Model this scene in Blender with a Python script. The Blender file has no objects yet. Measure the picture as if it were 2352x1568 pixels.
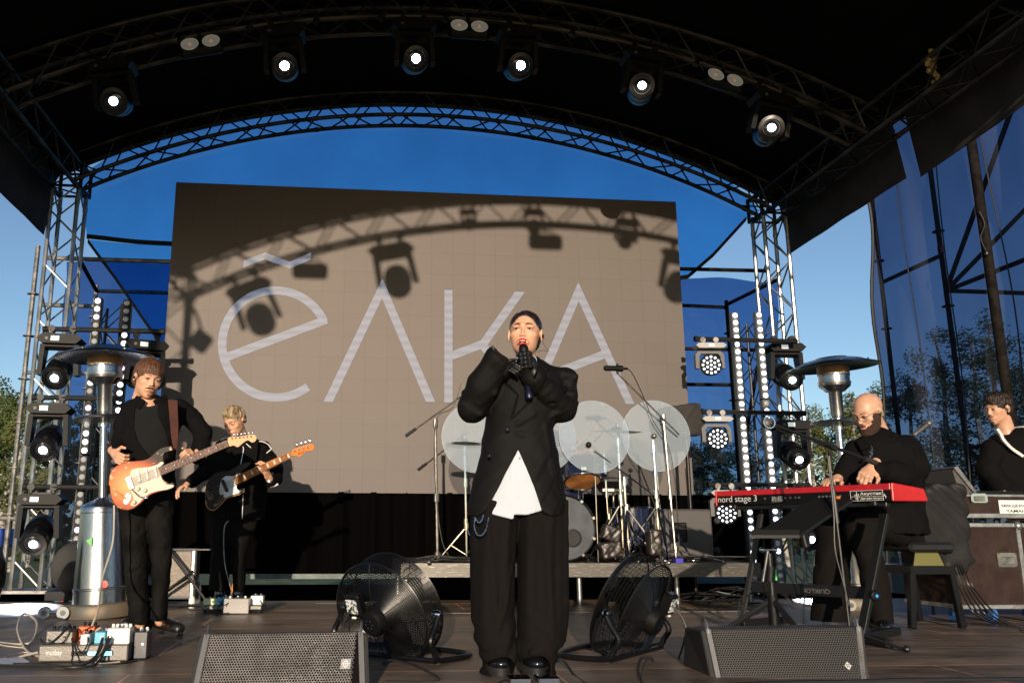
import bpy, math, random
import numpy as np
from mathutils import Vector, Matrix
random.seed(7)
C = bpy.context.scene
R_ = math.radians
# ---------------------------------------------------------------- camera, sky, sun, exposure
FPX, CXP, CYP, CAMH = 1950.0, 985.0, 784.0, 0.68
cam_rot = Matrix.Rotation(-R_(5.3), 3, 'Z') @ Matrix.Rotation(math.pi/2+math.atan(426/FPX), 3, 'X') @ Matrix.Rotation(R_(.21), 3, 'Z')
cd = bpy.data.cameras.new('camera'); cam = bpy.data.objects.new('camera', cd); C.collection.objects.link(cam)
cam.matrix_world = Matrix.Translation((0, 0, CAMH)) @ cam_rot.to_4x4()
cd.sensor_width = 36; cd.lens = 36*FPX/2352; cd.shift_x = (1176-CXP)/2352; cd.clip_start = .05; cd.clip_end = 2000
C.camera = cam
SUN = Vector((.165, 1, -.161)).normalized()
SUN_EL = math.asin(-SUN.z)
w = bpy.data.worlds.new('World'); C.world = w; w.use_nodes = True
nt = w.node_tree; bg = nt.nodes['Background']
sky = nt.nodes.new('ShaderNodeTexSky'); sky.sky_type = 'NISHITA'; sky.sun_disc = False
sky.sun_elevation = SUN_EL+R_(5); sky.sun_rotation = math.atan2(-SUN.x, -SUN.y)
sky.air_density = 1.0; sky.dust_density = .25; sky.ozone_density = 2.8
nt.links.new(sky.outputs[0], bg.inputs[0]); bg.inputs[1].default_value = .128
sl = bpy.data.lights.new('sun', 'SUN'); sl.energy = 5; sl.angle = R_(.5); sl.color = (1, .83, .64)
so = bpy.data.objects.new('sun', sl); C.collection.objects.link(so)
so.rotation_euler = SUN.to_track_quat('-Z', 'Y').to_euler()
C.view_settings.view_transform = 'Standard'; C.view_settings.look = 'None'; C.view_settings.exposure = .05; C.view_settings.gamma = 1
C.cycles.max_bounces = 6; C.cycles.transparent_max_bounces = 16; C.cycles.sample_clamp_indirect = 4
# ---------------------------------------------------------------- helpers
col = C.collection
def P(x, y, Y):
    d = cam_rot @ Vector(((x-CXP)/FPX, (CYP-y)/FPX, -1)); return Vector((0, 0, CAMH)) + d*(Y/d.y)
def PF(x, y, z=0.):
    d = cam_rot @ Vector(((x-CXP)/FPX, (CYP-y)/FPX, -1)); return Vector((0, 0, CAMH)) + d*((z-CAMH)/d.z)
def crop(x0, y0, s):
    return lambda x, y: ((x0+x/s)/1.08844, (y0+y/s)/1.08844)
V = Vector
def mat(name, c, rough=.5, metal=0., bump=0., bs=60., var=0., vs=8., emit=None, es=1., coat=0., sheen=0., spec=.5, c2=None, vt=(.4, .6), stretch=None, trans=0.):
    m = bpy.data.materials.new(name); m.use_nodes = True; n = m.node_tree.nodes; l = m.node_tree.links
    b = n['Principled BSDF']
    b.inputs['Base Color'].default_value = (*c, 1); b.inputs['Roughness'].default_value = rough; b.inputs['Metallic'].default_value = metal
    b.inputs['Specular IOR Level'].default_value = spec
    b.inputs['Coat Weight'].default_value = coat; b.inputs['Coat Roughness'].default_value = .1
    if sheen: b.inputs['Sheen Weight'].default_value = sheen; b.inputs['Sheen Roughness'].default_value = .5
    if trans: b.inputs['Transmission Weight'].default_value = trans
    if emit: b.inputs['Emission Color'].default_value = (*emit, 1); b.inputs['Emission Strength'].default_value = es
    tc = n.new('ShaderNodeTexCoord'); out = tc.outputs['Object']
    if stretch:
        mp = n.new('ShaderNodeMapping'); mp.inputs['Scale'].default_value = stretch; l.new(out, mp.inputs[0]); out = mp.outputs[0]
    if var or c2:
        t = n.new('ShaderNodeTexNoise'); t.inputs['Scale'].default_value = vs; t.inputs['Detail'].default_value = 6; l.new(out, t.inputs[0])
        r = n.new('ShaderNodeValToRGB'); l.new(t.outputs[0], r.inputs[0])
        a = c; d = c2 if c2 else tuple(min(1, x*(1+var)) for x in c)
        if var and not c2: a = tuple(x*(1-var) for x in c)
        r.color_ramp.elements[0].color = (*a, 1); r.color_ramp.elements[1].color = (*d, 1)
        r.color_ramp.elements[0].position = vt[0]; r.color_ramp.elements[1].position = vt[1]
        l.new(r.outputs[0], b.inputs['Base Color'])
    if bump:
        t = n.new('ShaderNodeTexNoise'); t.inputs['Scale'].default_value = bs; t.inputs['Detail'].default_value = 4; l.new(out, t.inputs[0])
        bp = n.new('ShaderNodeBump'); bp.inputs['Strength'].default_value = bump; bp.inputs['Distance'].default_value = .01
        l.new(t.outputs[0], bp.inputs['Height']); l.new(bp.outputs[0], b.inputs['Normal'])
    return m
def frame(d):
    d = V(d).normalized(); u = V((0, 0, 1)) if abs(d.z) < .95 else V((1, 0, 0))
    a = d.cross(u).normalized(); return a, a.cross(d).normalized(), d
class MB:
    def __init__(s): s.v = []; s.f = []; s.m = []; s.cm = 0
    def add(s, vs, fs):
        o = len(s.v); s.v += [tuple(p) for p in vs]; s.f += [tuple(i+o for i in f) for f in fs]; s.m += [s.cm]*len(fs); return s
    def box(s, c, size, rot=None, taper=1., bev=0.):
        h = [x/2 for x in size]; vs = []
        b = min(bev, min(h)*.9)
        if b:
            for z in (-1, 1):
                for (ix, iy, kz) in ((0, 0, 0),):
                    pass
            rings = [(-h[2], b), (-h[2]+b, 0), (h[2]-b, 0), (h[2], b)]
            for z, ins in rings:
                X = h[0]-ins; Y = h[1]-ins; e = b if not ins else 0
                for (x, y) in ((X-e, -Y), (X, -Y+e), (X, Y-e), (X-e, Y), (-X+e, Y), (-X, Y-e), (-X, -Y+e), (-X+e, -Y)):
                    vs.append(V((x, y, z)))
            fs = [tuple(range(7, -1, -1)), tuple(range(24, 32))]
            for r in range(3):
                for i in range(8): j = (i+1) % 8; fs.append((r*8+i, r*8+j, r*8+8+j, r*8+8+i))
        else:
            for z in (-1, 1):
                t = taper if z > 0 else 1
                for x, y in ((-1, -1), (1, -1), (1, 1), (-1, 1)): vs.append(V((x*h[0]*t, y*h[1]*t, z*h[2])))
            fs = [(3, 2, 1, 0), (4, 5, 6, 7), (0, 1, 5, 4), (1, 2, 6, 5), (2, 3, 7, 6), (3, 0, 4, 7)]
        if rot is not None: vs = [rot @ p for p in vs]
        return s.add([p+V(c) for p in vs], fs)
    def cyl(s, a, b, r, r2=None, n=12, cap=True):
        a = V(a); b = V(b); r2 = r if r2 is None else r2; x, y, d = frame(b-a); vs = []
        for p, q in ((a, r), (b, r2)):
            for i in range(n): t = 2*math.pi*i/n; vs.append(p+x*math.cos(t)*q+y*math.sin(t)*q)
        fs = [(i, (i+1) % n, n+(i+1) % n, n+i) for i in range(n)]
        if cap: fs += [tuple(range(n-1, -1, -1)), tuple(range(n, 2*n))]
        return s.add(vs, fs)
    def lathe(s, o, d, prof, n=24):      # prof: (radius, height along d)
        x, y, d = frame(d); o = V(o); vs = []
        for r, h in prof:
            for i in range(n): t = 2*math.pi*i/n; vs.append(o+d*h+(x*math.cos(t)+y*math.sin(t))*max(r, .0002))
        fs = []
        for k in range(len(prof)-1):
            for i in range(n): j = (i+1) % n; fs.append((k*n+i, k*n+j, k*n+n+j, k*n+n+i))
        fs.append(tuple(range(n-1, -1, -1))); fs.append(tuple(range((len(prof)-1)*n, len(prof)*n)))
        return s.add(vs, fs)
    def tube(s, pts, r, n=6, closed=False):
        pts = [V(p) for p in pts]; vs = []; N = len(pts); up = None
        for i, p in enumerate(pts):
            a = pts[(i-1) % N] if (closed or i > 0) else p; b = pts[(i+1) % N] if (closed or i < N-1) else p
            d = (b-a).normalized() if (b-a).length > 1e-9 else V((0, 0, 1))
            if up is None: up, _, _ = frame(d)
            up = (up-d*up.dot(d)); up = up.normalized() if up.length > 1e-6 else frame(d)[0]
            w2 = d.cross(up); q = r[i] if isinstance(r, (list, tuple)) else r
            for k in range(n): t = 2*math.pi*k/n; vs.append(p+(up*math.cos(t)+w2*math.sin(t))*q)
        fs = []; M = N if closed else N-1
        for i in range(M):
            j = (i+1) % N
            for k in range(n): l = (k+1) % n; fs.append((i*n+k, i*n+l, j*n+l, j*n+k))
        if not closed: fs += [tuple(range(n-1, -1, -1)), tuple(range((N-1)*n, N*n))]
        return s.add(vs, fs)
    def sph(s, c, r, n=12, m=8, sc=(1, 1, 1), rot=None):
        vs = []; c = V(c)
        for j in range(m+1):
            f = math.pi*j/m
            for i in range(n):
                t = 2*math.pi*i/n; p = V((math.sin(f)*math.cos(t)*r*sc[0], math.sin(f)*math.sin(t)*r*sc[1], -math.cos(f)*r*sc[2]))
                if rot is not None: p = rot @ p
                vs.append(c+p)
        fs = [(j*n+i, j*n+(i+1) % n, j*n+n+(i+1) % n, j*n+n+i) for j in range(m) for i in range(n)]
        return s.add(vs, fs)
    def prism(s, pts, nrm):               # extrude polygon of world points along vector nrm
        n = len(pts); nrm = V(nrm); vs = [V(p) for p in pts]+[V(p)+nrm for p in pts]
        fs = [tuple(range(n-1, -1, -1)), tuple(range(n, 2*n))]+[(i, (i+1) % n, n+(i+1) % n, n+i) for i in range(n)]
        return s.add(vs, fs)
    def build(s, name, m, parent=None, world=True, smooth=True, loc=None):
        v = s.v
        if parent is not None and world:
            o = V((0, 0, 0)); q = parent
            while q is not None: o += q.location; q = q.parent
            v = [(p[0]-o.x, p[1]-o.y, p[2]-o.z) for p in v]
        elif parent is None and loc is None and v:
            A = np.array(v); loc = V(((A[:, 0].min()+A[:, 0].max())/2, (A[:, 1].min()+A[:, 1].max())/2, A[:, 2].min()))
            v = [(p[0]-loc.x, p[1]-loc.y, p[2]-loc.z) for p in v]
        elif loc is not None:
            v = [(p[0]-loc[0], p[1]-loc[1], p[2]-loc[2]) for p in v]
        me = bpy.data.meshes.new(name); me.from_pydata(v, [], s.f)
        for x in (m if isinstance(m, (list, tuple)) else [m]): me.materials.append(x)
        me.polygons.foreach_set('material_index', s.m)
        if smooth:
            me.polygons.foreach_set('use_smooth', [True]*len(me.polygons)); me.set_sharp_from_angle(angle=R_(35))
        me.update()
        o = bpy.data.objects.new(name, me); col.objects.link(o)
        if parent is not None: o.parent = parent
        elif loc is not None: o.location = loc
        return o
def tag(o, label, cat=None, group=None, kind=None):
    if label: o['label'] = label
    if cat: o['category'] = cat
    if group: o['group'] = group
    if kind: o['kind'] = kind
    return o
def thing(name, label, cat, loc=(0, 0, 0), group=None, rot=None):
    o = bpy.data.objects.new(name, None); o.empty_display_size = .1; col.objects.link(o); o.location = loc
    if rot: o.rotation_euler = rot
    return tag(o, label, cat, group)
def dup(r, loc, label, rot=None, group=None):
    def rec(o, par):
        c = o.copy(); col.objects.link(c); c.parent = par
        for ch in list(o.children):
            rec(ch, c)
        return c
    c = rec(r, None); c.location = loc
    if rot is not None: c.rotation_euler = rot
    c['label'] = label
    if group: c['group'] = group
    return c
def bez(pts, n=12):                       # Catmull-Rom through points
    pts = [V(p) for p in pts]; out = []
    for i in range(len(pts)-1):
        p0 = pts[max(i-1, 0)]; p1 = pts[i]; p2 = pts[i+1]; p3 = pts[min(i+2, len(pts)-1)]
        for k in range(n):
            t = k/n; out.append(.5*((2*p1)+(p2-p0)*t+(2*p0-5*p1+4*p2-p3)*t*t+(3*p1-p0-3*p2+p3)*t**3))
    out.append(pts[-1]); return out
def text_obj(s, mt, parent, origin, xdir, ydir, height, name='lettering', off=.002, bold=0.):
    cu = bpy.data.curves.new(name, 'FONT'); cu.body = s; cu.size = 1; cu.align_x = 'LEFT'; cu.extrude = .004; cu.offset = bold
    tmp = bpy.data.objects.new(name, cu); col.objects.link(tmp); dg = bpy.context.evaluated_depsgraph_get()
    me = bpy.data.meshes.new_from_object(tmp.evaluated_get(dg)); bpy.data.objects.remove(tmp)
    xs = [v.co.x for v in me.vertices]; ys = [v.co.y for v in me.vertices]
    x = V(xdir); y = V(ydir).normalized(); k = height/(max(ys)-min(ys)); kx = x.length/(max(xs)-min(xs)); x = x.normalized(); z = x.cross(y).normalized()
    x0 = min(xs); y0 = min(ys); o = V((0, 0, 0)); q = parent
    while q is not None: o += q.location; q = q.parent
    for v in me.vertices:
        v.co = V(origin)+x*((v.co.x-x0)*kx)+y*((v.co.y-y0)*k)+z*(off+v.co.z*.1)-o
    me.materials.append(mt); ob = bpy.data.objects.new(name, me); col.objects.link(ob); ob.parent = parent
    return ob
# ---------------------------------------------------------------- signed distance sculpting (numpy surface nets)
A3 = lambda p: np.array(p, dtype=np.float32)
def s_cap(p, a, b, ra, rb=None):
    a = A3(a); b = A3(b); rb = ra if rb is None else rb; ab = b-a; q = p-a
    t = np.clip((q@ab)/max(float(ab@ab), 1e-9), 0, 1); return np.linalg.norm(q-t[:, None]*ab, axis=1)-(ra+(rb-ra)*t)
def smin(a, b, k):
    h = np.clip(.5+.5*(b-a)/k, 0, 1); return b+(a-b)*h-k*h*(1-h)
def smax(a, b, k): return -smin(-a, -b, k)
def s_chain(p, pts, rs, k=.02):
    d = s_cap(p, pts[0], pts[1], rs[0], rs[1])
    for i in range(1, len(pts)-1): d = smin(d, s_cap(p, pts[i], pts[i+1], rs[i], rs[i+1]), k)
    return d
def s_ell(p, c, r, M=None):
    q = p-A3(c)
    if M is not None: q = q@np.array(M, dtype=np.float32)
    r = A3(r); k0 = np.linalg.norm(q/r, axis=1); k1 = np.linalg.norm(q/(r*r), axis=1); return k0*(k0-1)/np.maximum(k1, 1e-6)
def s_box(p, c, h, r=0., M=None):
    q = p-A3(c)
    if M is not None: q = q@np.array(M, dtype=np.float32)
    q = np.abs(q)-(A3(h)-r); return np.linalg.norm(np.maximum(q, 0), axis=1)+np.minimum(q.max(1), 0)-r
def s_col(p, rows, k=1.):                 # stack of ellipses (z, cx, cy, rx, ry)
    rows = sorted(rows); Z = [r[0] for r in rows]; z = p[:, 2]
    f = [np.interp(z, Z, [r[i] for r in rows]).astype(np.float32) for i in (1, 2, 3, 4)]
    u = (p[:, 0]-f[0])/f[2]; w_ = (p[:, 1]-f[1])/f[3]; e = np.sqrt(u*u+w_*w_)+1e-6
    g = np.sqrt((u/f[2])**2+(w_/f[3])**2)+1e-6
    d = e*(e-1)/g
    return smax(d, np.maximum(Z[0]-z, z-Z[-1]), .012)
def s_poly(p, poly, ax=(0, 2)):           # 2-D polygon signed distance
    x = p[:, ax[0]]; y = p[:, ax[1]]; n = len(poly); d = np.full(len(p), 1e9, np.float32); s = np.ones(len(p), np.float32)
    for i in range(n):
        ax_, ay = poly[i]; bx, by = poly[i-1]; ex, ey = bx-ax_, by-ay; wx, wy = x-ax_, y-ay
        t = np.clip((wx*ex+wy*ey)/(ex*ex+ey*ey+1e-12), 0, 1); d = np.minimum(d, (wx-ex*t)**2+(wy-ey*t)**2)
        c1 = y >= ay; c2 = y < by; c3 = ex*wy > ey*wx
        s = np.where((c1 & c2 & c3) | (~c1 & ~c2 & ~c3), -s, s)
    return s*np.sqrt(d)
def wob(p, f, s=0.):
    x, y, z = p[:, 0]*f, p[:, 1]*f, p[:, 2]*f
    a = np.sin(x*1.7+1.3*np.sin(z*.9+s)+s)*np.sin(z*1.3+1.1*np.sin(y*1.4+x*.7)+2*s)
    return a+.5*np.sin(2.3*x+1.9*y-1.5*z+1.7*np.sin(1.2*z-x+s))
def nets(f, lo, hi, h):
    lo = A3(lo)-2*h; hi = A3(hi)+2*h; n = np.ceil((hi-lo)/h).astype(int)+1; B = 8
    nb = (n+B-1)//B; n = nb*B
    g = np.stack(np.meshgrid(*[np.arange(k) for k in nb], indexing='ij'), -1).reshape(-1, 3)
    cen = (lo+(g*B+(B-1)/2)*h).astype(np.float32); dc = f(cen)
    D = np.empty(tuple(n), np.float32); keep = np.abs(dc) < B*h*1.35+.02
    Dv = D.reshape(nb[0], B, nb[1], B, nb[2], B)
    Dv[:] = np.where(dc > 0, 1., -1.).reshape(nb)[:, None, :, None, :, None]
    loc = np.stack(np.meshgrid(*[np.arange(B)]*3, indexing='ij'), -1).reshape(-1, 3)
    kb = g[keep]
    for i in range(0, len(kb), 400):
        q = kb[i:i+400]; pts = (lo+(q[:, None, :]*B+loc[None])*h).astype(np.float32).reshape(-1, 3)
        d = f(pts).reshape(len(q), B, B, B)
        for j, b in enumerate(q): D[b[0]*B:b[0]*B+B, b[1]*B:b[1]*B+B, b[2]*B:b[2]*B+B] = d[j]
    S = D < 0; c = [D[i:D.shape[0]-1+i, j:D.shape[1]-1+j, k:D.shape[2]-1+k] for i in (0, 1) for j in (0, 1) for k in (0, 1)]
    cnt = sum((x < 0).astype(np.int8) for x in c); act = (cnt > 0) & (cnt < 8); idx = np.argwhere(act)
    cv = np.stack([x[act] for x in c], 1); off = np.array([(i, j, k) for i in (0, 1) for j in (0, 1) for k in (0, 1)], np.float32)
    acc = np.zeros((len(idx), 3), np.float32); w_ = np.zeros(len(idx), np.float32)
    for a in range(8):
        for b in range(a+1, 8):
            if np.abs(off[a]-off[b]).sum() != 1: continue
            da, db = cv[:, a], cv[:, b]; m = (da < 0) != (db < 0); t = np.where(m, da/np.where(m, da-db, 1), 0)
            acc += m[:, None]*(off[a]+(off[b]-off[a])*t[:, None]); w_ += m
    vs = lo+(idx+acc/w_[:, None])*h
    ID = np.full(act.shape, -1, np.int32); ID[tuple(idx.T)] = np.arange(len(idx)); F = []
    for ax in range(3):
        s0 = [slice(1, -1)]*3; s1 = [slice(1, -1)]*3; s0[ax] = slice(0, -1); s1[ax] = slice(1, None)
        a = S[tuple(s0)]; b = S[tuple(s1)]; e = np.argwhere(a != b); sg = a[tuple(e.T)]
        o = np.array([1, 1, 1]); o[ax] = 0; e = e+o; u = np.zeros(3, int); v_ = np.zeros(3, int); u[(ax+1) % 3] = 1; v_[(ax+2) % 3] = 1
        q = [ID[tuple((e-u-v_).T)], ID[tuple((e-v_).T)], ID[tuple(e.T)], ID[tuple((e-u).T)]]
        q = np.stack(q, 1); q[~sg] = q[~sg][:, ::-1]; F.append(q)
    F = np.concatenate(F); F = F[(F >= 0).all(1)]
    return vs, F
def sculpt(name, f, lo, hi, h, m, parent=None, picks=None):
    parts = f if isinstance(f, list) else [(f, lo, hi, h)]
    vs = []; fs = []; n = 0
    for (g, l, u, hh) in parts:
        a, b = nets(g, l, u, hh); vs.append(a); fs.append(b+n); n += len(a)
    vs = np.concatenate(vs); fs = np.concatenate(fs)
    o = V((0, 0, 0)); q = parent; loc = None
    if parent is None: loc = V(((vs[:, 0].min()+vs[:, 0].max())/2, (vs[:, 1].min()+vs[:, 1].max())/2, vs[:, 2].min())); o = loc
    while q is not None: o += q.location; q = q.parent
    me = bpy.data.meshes.new(name); vv = vs-np.array(o)
    me.vertices.add(len(vv)); me.vertices.foreach_set('co', vv.astype(np.float32).ravel())
    me.loops.add(len(fs)*4); me.loops.foreach_set('vertex_index', fs.astype(np.int32).ravel())
    me.polygons.add(len(fs)); me.polygons.foreach_set('loop_start', np.arange(0, len(fs)*4, 4, dtype=np.int32))
    me.update(calc_edges=True); me.validate()
    me.polygons.foreach_set('use_smooth', np.ones(len(me.polygons), bool))
    for x in (m if isinstance(m, list) else [m]): me.materials.append(x)
    if picks is not None:
        cen = vs[fs].mean(1).astype(np.float32); me.polygons.foreach_set('material_index', picks(cen).astype(np.int32))
    ob = bpy.data.objects.new(name, me); col.objects.link(ob)
    if parent is not None: ob.parent = parent
    else: ob.location = loc
    return ob
# ================================================================ materials
M = {}
M['alu'] = mat('truss_aluminium', (.34, .34, .33), .38, .9, bump=.15, bs=30, var=.25, vs=5)
M['shade_alu'] = mat('shaded_truss_aluminium', (.055, .048, .04), .5, .7, bump=.15, bs=30, var=.5, vs=4)  # roof shade put into a darker copy of the tower aluminium
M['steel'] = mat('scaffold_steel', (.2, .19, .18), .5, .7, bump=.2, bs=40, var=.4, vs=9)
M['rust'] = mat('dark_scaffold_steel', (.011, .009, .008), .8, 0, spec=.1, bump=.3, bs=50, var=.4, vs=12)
M['black'] = mat('black_paint', (.008, .008, .008), .5, 0, spec=.35, bump=.1, bs=80)
M['gloss'] = mat('black_gloss', (.005, .005, .006), .28, 0, coat=.15, spec=.35)
M['fanb'] = mat('black_fan_steel', (.004, .004, .0045), .32, 0, spec=.35)
M['drape'] = mat('black_drape_cloth', (.0022, .002, .002), 1., 0, spec=0.)
M['wallsk'] = None
M['plast'] = mat('black_plastic', (.0045, .0045, .005), .5, 0, bump=.2, bs=150, spec=.22)
M['greyp'] = mat('grey_plastic', (.10, .10, .10), .5, 0, bump=.2, bs=150)
M['canopy'] = mat('black_canopy_fabric', (.006, .0055, .0055), .95, 0, spec=.1, bump=.5, bs=4, var=.3, vs=2)
M['skirt'] = mat('grey_black_skirt_fabric', (.032, .028, .026), .9, 0, bump=.6, bs=5, var=.25, vs=3)
M['chrome'] = mat('chrome', (.72, .72, .74), .12, 1., var=.06, vs=20)
M['inox'] = mat('brushed_stainless', (.46, .46, .47), .24, 1., bump=.06, bs=3, stretch=(40, 40, 1), var=.1, vs=6)
M['white'] = mat('white_paint', (.75, .74, .70), .5, var=.05)
M['red'] = mat('red_lacquer', (.50, .008, .010), .35, 0, coat=.3, var=.08, vs=14)
M['lens'] = mat('dark_lens_glass', (.02, .022, .03), .05, 0, coat=1.)
M['ledon'] = mat('lit_led', (.8, .8, .9), .3, emit=(.80, .90, 1.), es=3)
M['leddim'] = mat('unlit_led_lens', (.32, .33, .33), .12, emit=(.5, .6, .65), es=.06, coat=.6)
M['ledvio'] = mat('violet_led', (.6, .5, .8), .3, emit=(.85, .6, 1.), es=2.2)
M['lamp'] = mat('lit_lamp_lens', (.8, .9, 1), .2, emit=(.72, .86, 1.), es=9)
M['lamp2'] = mat('bright_lamp_lens', (.8, .9, 1), .2, emit=(.85, .93, 1.), es=90)
M['disp'] = mat('fixture_display', (.4, .42, .42), .3, emit=(.75, .85, .85), es=.55)
M['rubber'] = mat('rubber', (.015, .015, .015), .7)
M['cable'] = mat('black_cable', (.014, .014, .014), .45)
M['beige'] = mat('beige_cable', (.50, .43, .34), .5, var=.1)
M['stand'] = mat('dull_stand_metal', (.30, .27, .24), .35, .9, var=.3, vs=14)
M['bstand'] = mat('black_stand_metal', (.008, .008, .008), .42, 0, spec=.4)
def mesh_fabric(name, tr, df, mixf=.16):
    m = bpy.data.materials.new(name); m.use_nodes = True; t = m.node_tree; nd = t.nodes; l = t.links
    b = nd['Principled BSDF']; b.inputs['Base Color'].default_value = (*df, 1); b.inputs['Roughness'].default_value = .9
    tr_ = nd.new('ShaderNodeBsdfTransparent'); mx = nd.new('ShaderNodeMixShader'); out = nd['Material Output']
    tc = nd.new('ShaderNodeTexCoord'); no = nd.new('ShaderNodeTexNoise'); no.inputs['Scale'].default_value = 220; l.new(tc.outputs['Object'], no.inputs[0])
    n2 = nd.new('ShaderNodeTexNoise'); n2.inputs['Scale'].default_value = .9; n2.inputs['Detail'].default_value = 5; l.new(tc.outputs['Object'], n2.inputs[0])
    ad = nd.new('ShaderNodeMath'); ad.operation = 'MULTIPLY'; l.new(no.outputs[0], ad.inputs[0]); l.new(n2.outputs[0], ad.inputs[1])
    r = nd.new('ShaderNodeMapRange'); r.inputs['From Min'].default_value = .1; r.inputs['From Max'].default_value = .4; r.inputs['To Min'].default_value = .82; r.inputs['To Max'].default_value = 1.12
    l.new(ad.outputs[0], r.inputs[0]); mu = nd.new('ShaderNodeMix'); mu.data_type = 'RGBA'; mu.blend_type = 'MULTIPLY'; mu.inputs[0].default_value = 1
    mu.inputs[6].default_value = (*tr, 1); l.new(r.outputs[0], mu.inputs[7]); l.new(mu.outputs[2], tr_.inputs[0])
    mx.inputs[0].default_value = mixf; l.new(tr_.outputs[0], mx.inputs[1]); l.new(b.outputs[0], mx.inputs[2]); l.new(mx.outputs[0], out.inputs[0])
    return m
M['netA'] = mesh_fabric('blue_scrim_net', (.14, .46, .82), (.014, .022, .035))
M['netB'] = mesh_fabric('dark_scrim_net', (.13, .24, .48), (.020, .022, .028))
M['netC'] = mesh_fabric('sunlit_dusty_net', (.16, .22, .36), (.075, .080, .105), mixf=.26)  # paler than the rear nets: dust and grazing sunlight put into the colour
# ================================================================ the setting
m = mat('grass', (.035, .055, .014), .9, bump=.8, bs=8, c2=(.10, .12, .03), vs=1.5)
s = MB(); s.add([(-400, -60, -1.3), (400, -60, -1.3), (400, 700, -1.3), (-400, 700, -1.3)], [(0, 1, 2, 3)]); tag(s.build('ground', m, loc=(0, 0, -1.3)), 'flat grass field around the stage', kind='structure')
# stage floor: worn dark plywood with sheet joints
def floor_mat():
    m = bpy.data.materials.new('dark_plywood_floor'); m.use_nodes = True; t = m.node_tree; nd = t.nodes; l = t.links; b = nd['Principled BSDF']
    tc = nd.new('ShaderNodeTexCoord'); br = nd.new('ShaderNodeTexBrick'); l.new(tc.outputs['Object'], br.inputs[0])
    br.inputs['Scale'].default_value = 1; br.inputs['Brick Width'].default_value = 2.0; br.inputs['Row Height'].default_value = .62; br.inputs['Mortar Size'].default_value = .0055; br.inputs['Mortar Smooth'].default_value = 0
    br.inputs['Color1'].default_value = (.135, .106, .085, 1); br.inputs['Color2'].default_value = (.175, .136, .108, 1); br.inputs['Mortar'].default_value = (.62, .36, .22, 1)
    n1 = nd.new('ShaderNodeTexNoise'); n1.inputs['Scale'].default_value = 2.2; n1.inputs['Detail'].default_value = 8; n1.inputs['Roughness'].default_value = .65
    mp = nd.new('ShaderNodeMapping'); mp.inputs['Scale'].default_value = (.8, 1.9, 1); l.new(tc.outputs['Object'], mp.inputs[0]); l.new(mp.outputs[0], n1.inputs[0])
    r = nd.new('ShaderNodeValToRGB'); l.new(n1.outputs[0], r.inputs[0]); r.color_ramp.elements[0].position = .3; r.color_ramp.elements[0].color = (.30, .29, .28, 1); r.color_ramp.elements[1].position = .74; r.color_ramp.elements[1].color = (2.1, 1.9, 1.7, 1)
    mu = nd.new('ShaderNodeMix'); mu.data_type = 'RGBA'; mu.blend_type = 'MULTIPLY'; mu.inputs[0].default_value = 1; l.new(br.outputs[0], mu.inputs[6]); l.new(r.outputs[0], mu.inputs[7])
    n2 = nd.new('ShaderNodeTexNoise'); n2.inputs['Scale'].default_value = 9; n2.inputs['Detail'].default_value = 7; mp2 = nd.new('ShaderNodeMapping'); mp2.inputs['Scale'].default_value = (.35, 5, 1); l.new(tc.outputs['Object'], mp2.inputs[0]); l.new(mp2.outputs[0], n2.inputs[0])
    r2 = nd.new('ShaderNodeValToRGB'); l.new(n2.outputs[0], r2.inputs[0]); r2.color_ramp.elements[0].position = .625; r2.color_ramp.elements[0].color = (0, 0, 0, 1); r2.color_ramp.elements[1].position = .68; r2.color_ramp.elements[1].color = (.8, .8, .8, 1)
    m2 = nd.new('ShaderNodeMix'); m2.data_type = 'RGBA'; l.new(r2.outputs[0], m2.inputs[0]); l.new(mu.outputs[2], m2.inputs[6]); m2.inputs[7].default_value = (.48, .28, .16, 1)
    l.new(m2.outputs[2], b.inputs['Base Color'])
    r3 = nd.new('ShaderNodeMapRange'); l.new(n1.outputs[0], r3.inputs[0]); r3.inputs['To Min'].default_value = .30; r3.inputs['To Max'].default_value = .62; l.new(r3.outputs[0], b.inputs['Roughness'])
    n3 = nd.new('ShaderNodeTexNoise'); n3.inputs['Scale'].default_value = 140; l.new(tc.outputs['Object'], n3.inputs[0]); bp = nd.new('ShaderNodeBump'); bp.inputs['Strength'].default_value = .25; bp.inputs['Distance'].default_value = .004
    l.new(n3.outputs[0], bp.inputs['Height']); l.new(bp.outputs[0], b.inputs['Normal']); return m
s = MB(); s.box((1.3, 3.9, -.06), (11.4, 9.0, .12)); tag(s.build('floor', floor_mat(), loc=(0, 0, 0)), 'dark brown plywood stage floor with light scratches', kind='structure')
s = MB(); s.box((1.3, 9.9, -.08), (10.0, 2.9, .08)); tag(s.build('rear_floor', M['drape'], loc=(0, 0, 0)), 'plain black floor behind the stage deck', kind='structure')  # plain black box filling the recess where the deck ends
s = MB(); s.box((1.0, 5.3, -.75), (10.0, 11.2, 1.12)); tag(s.build('stage_base', M['black'], loc=(0, 0, 0)), 'dark understage', kind='structure')
mt = mat('white_gaffer_tape', (.55, .52, .47), .6, var=.1)
def tape(a, b, wd, label, z=.004):
    a = V(a); b = V(b); d = (b-a).normalized().cross(V((0, 0, 1)))*wd/2; s = MB()
    s.prism([a-d+V((0, 0, z)), b-d+V((0, 0, z)), b+d+V((0, 0, z)), a+d+V((0, 0, z))], (0, 0, .001)); return tag(s.build('floor_tape', mt), label, 'tape', 'strips of tape on the stage floor')
tape(PF(1003, 1409), PF(1740, 1404), .018, 'long thin white tape line crossing the floor behind the fans')
tape(PF(725, 1386), PF(1005, 1382), .015, 'thin pale tape line on the floor left of the drum riser')
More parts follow.
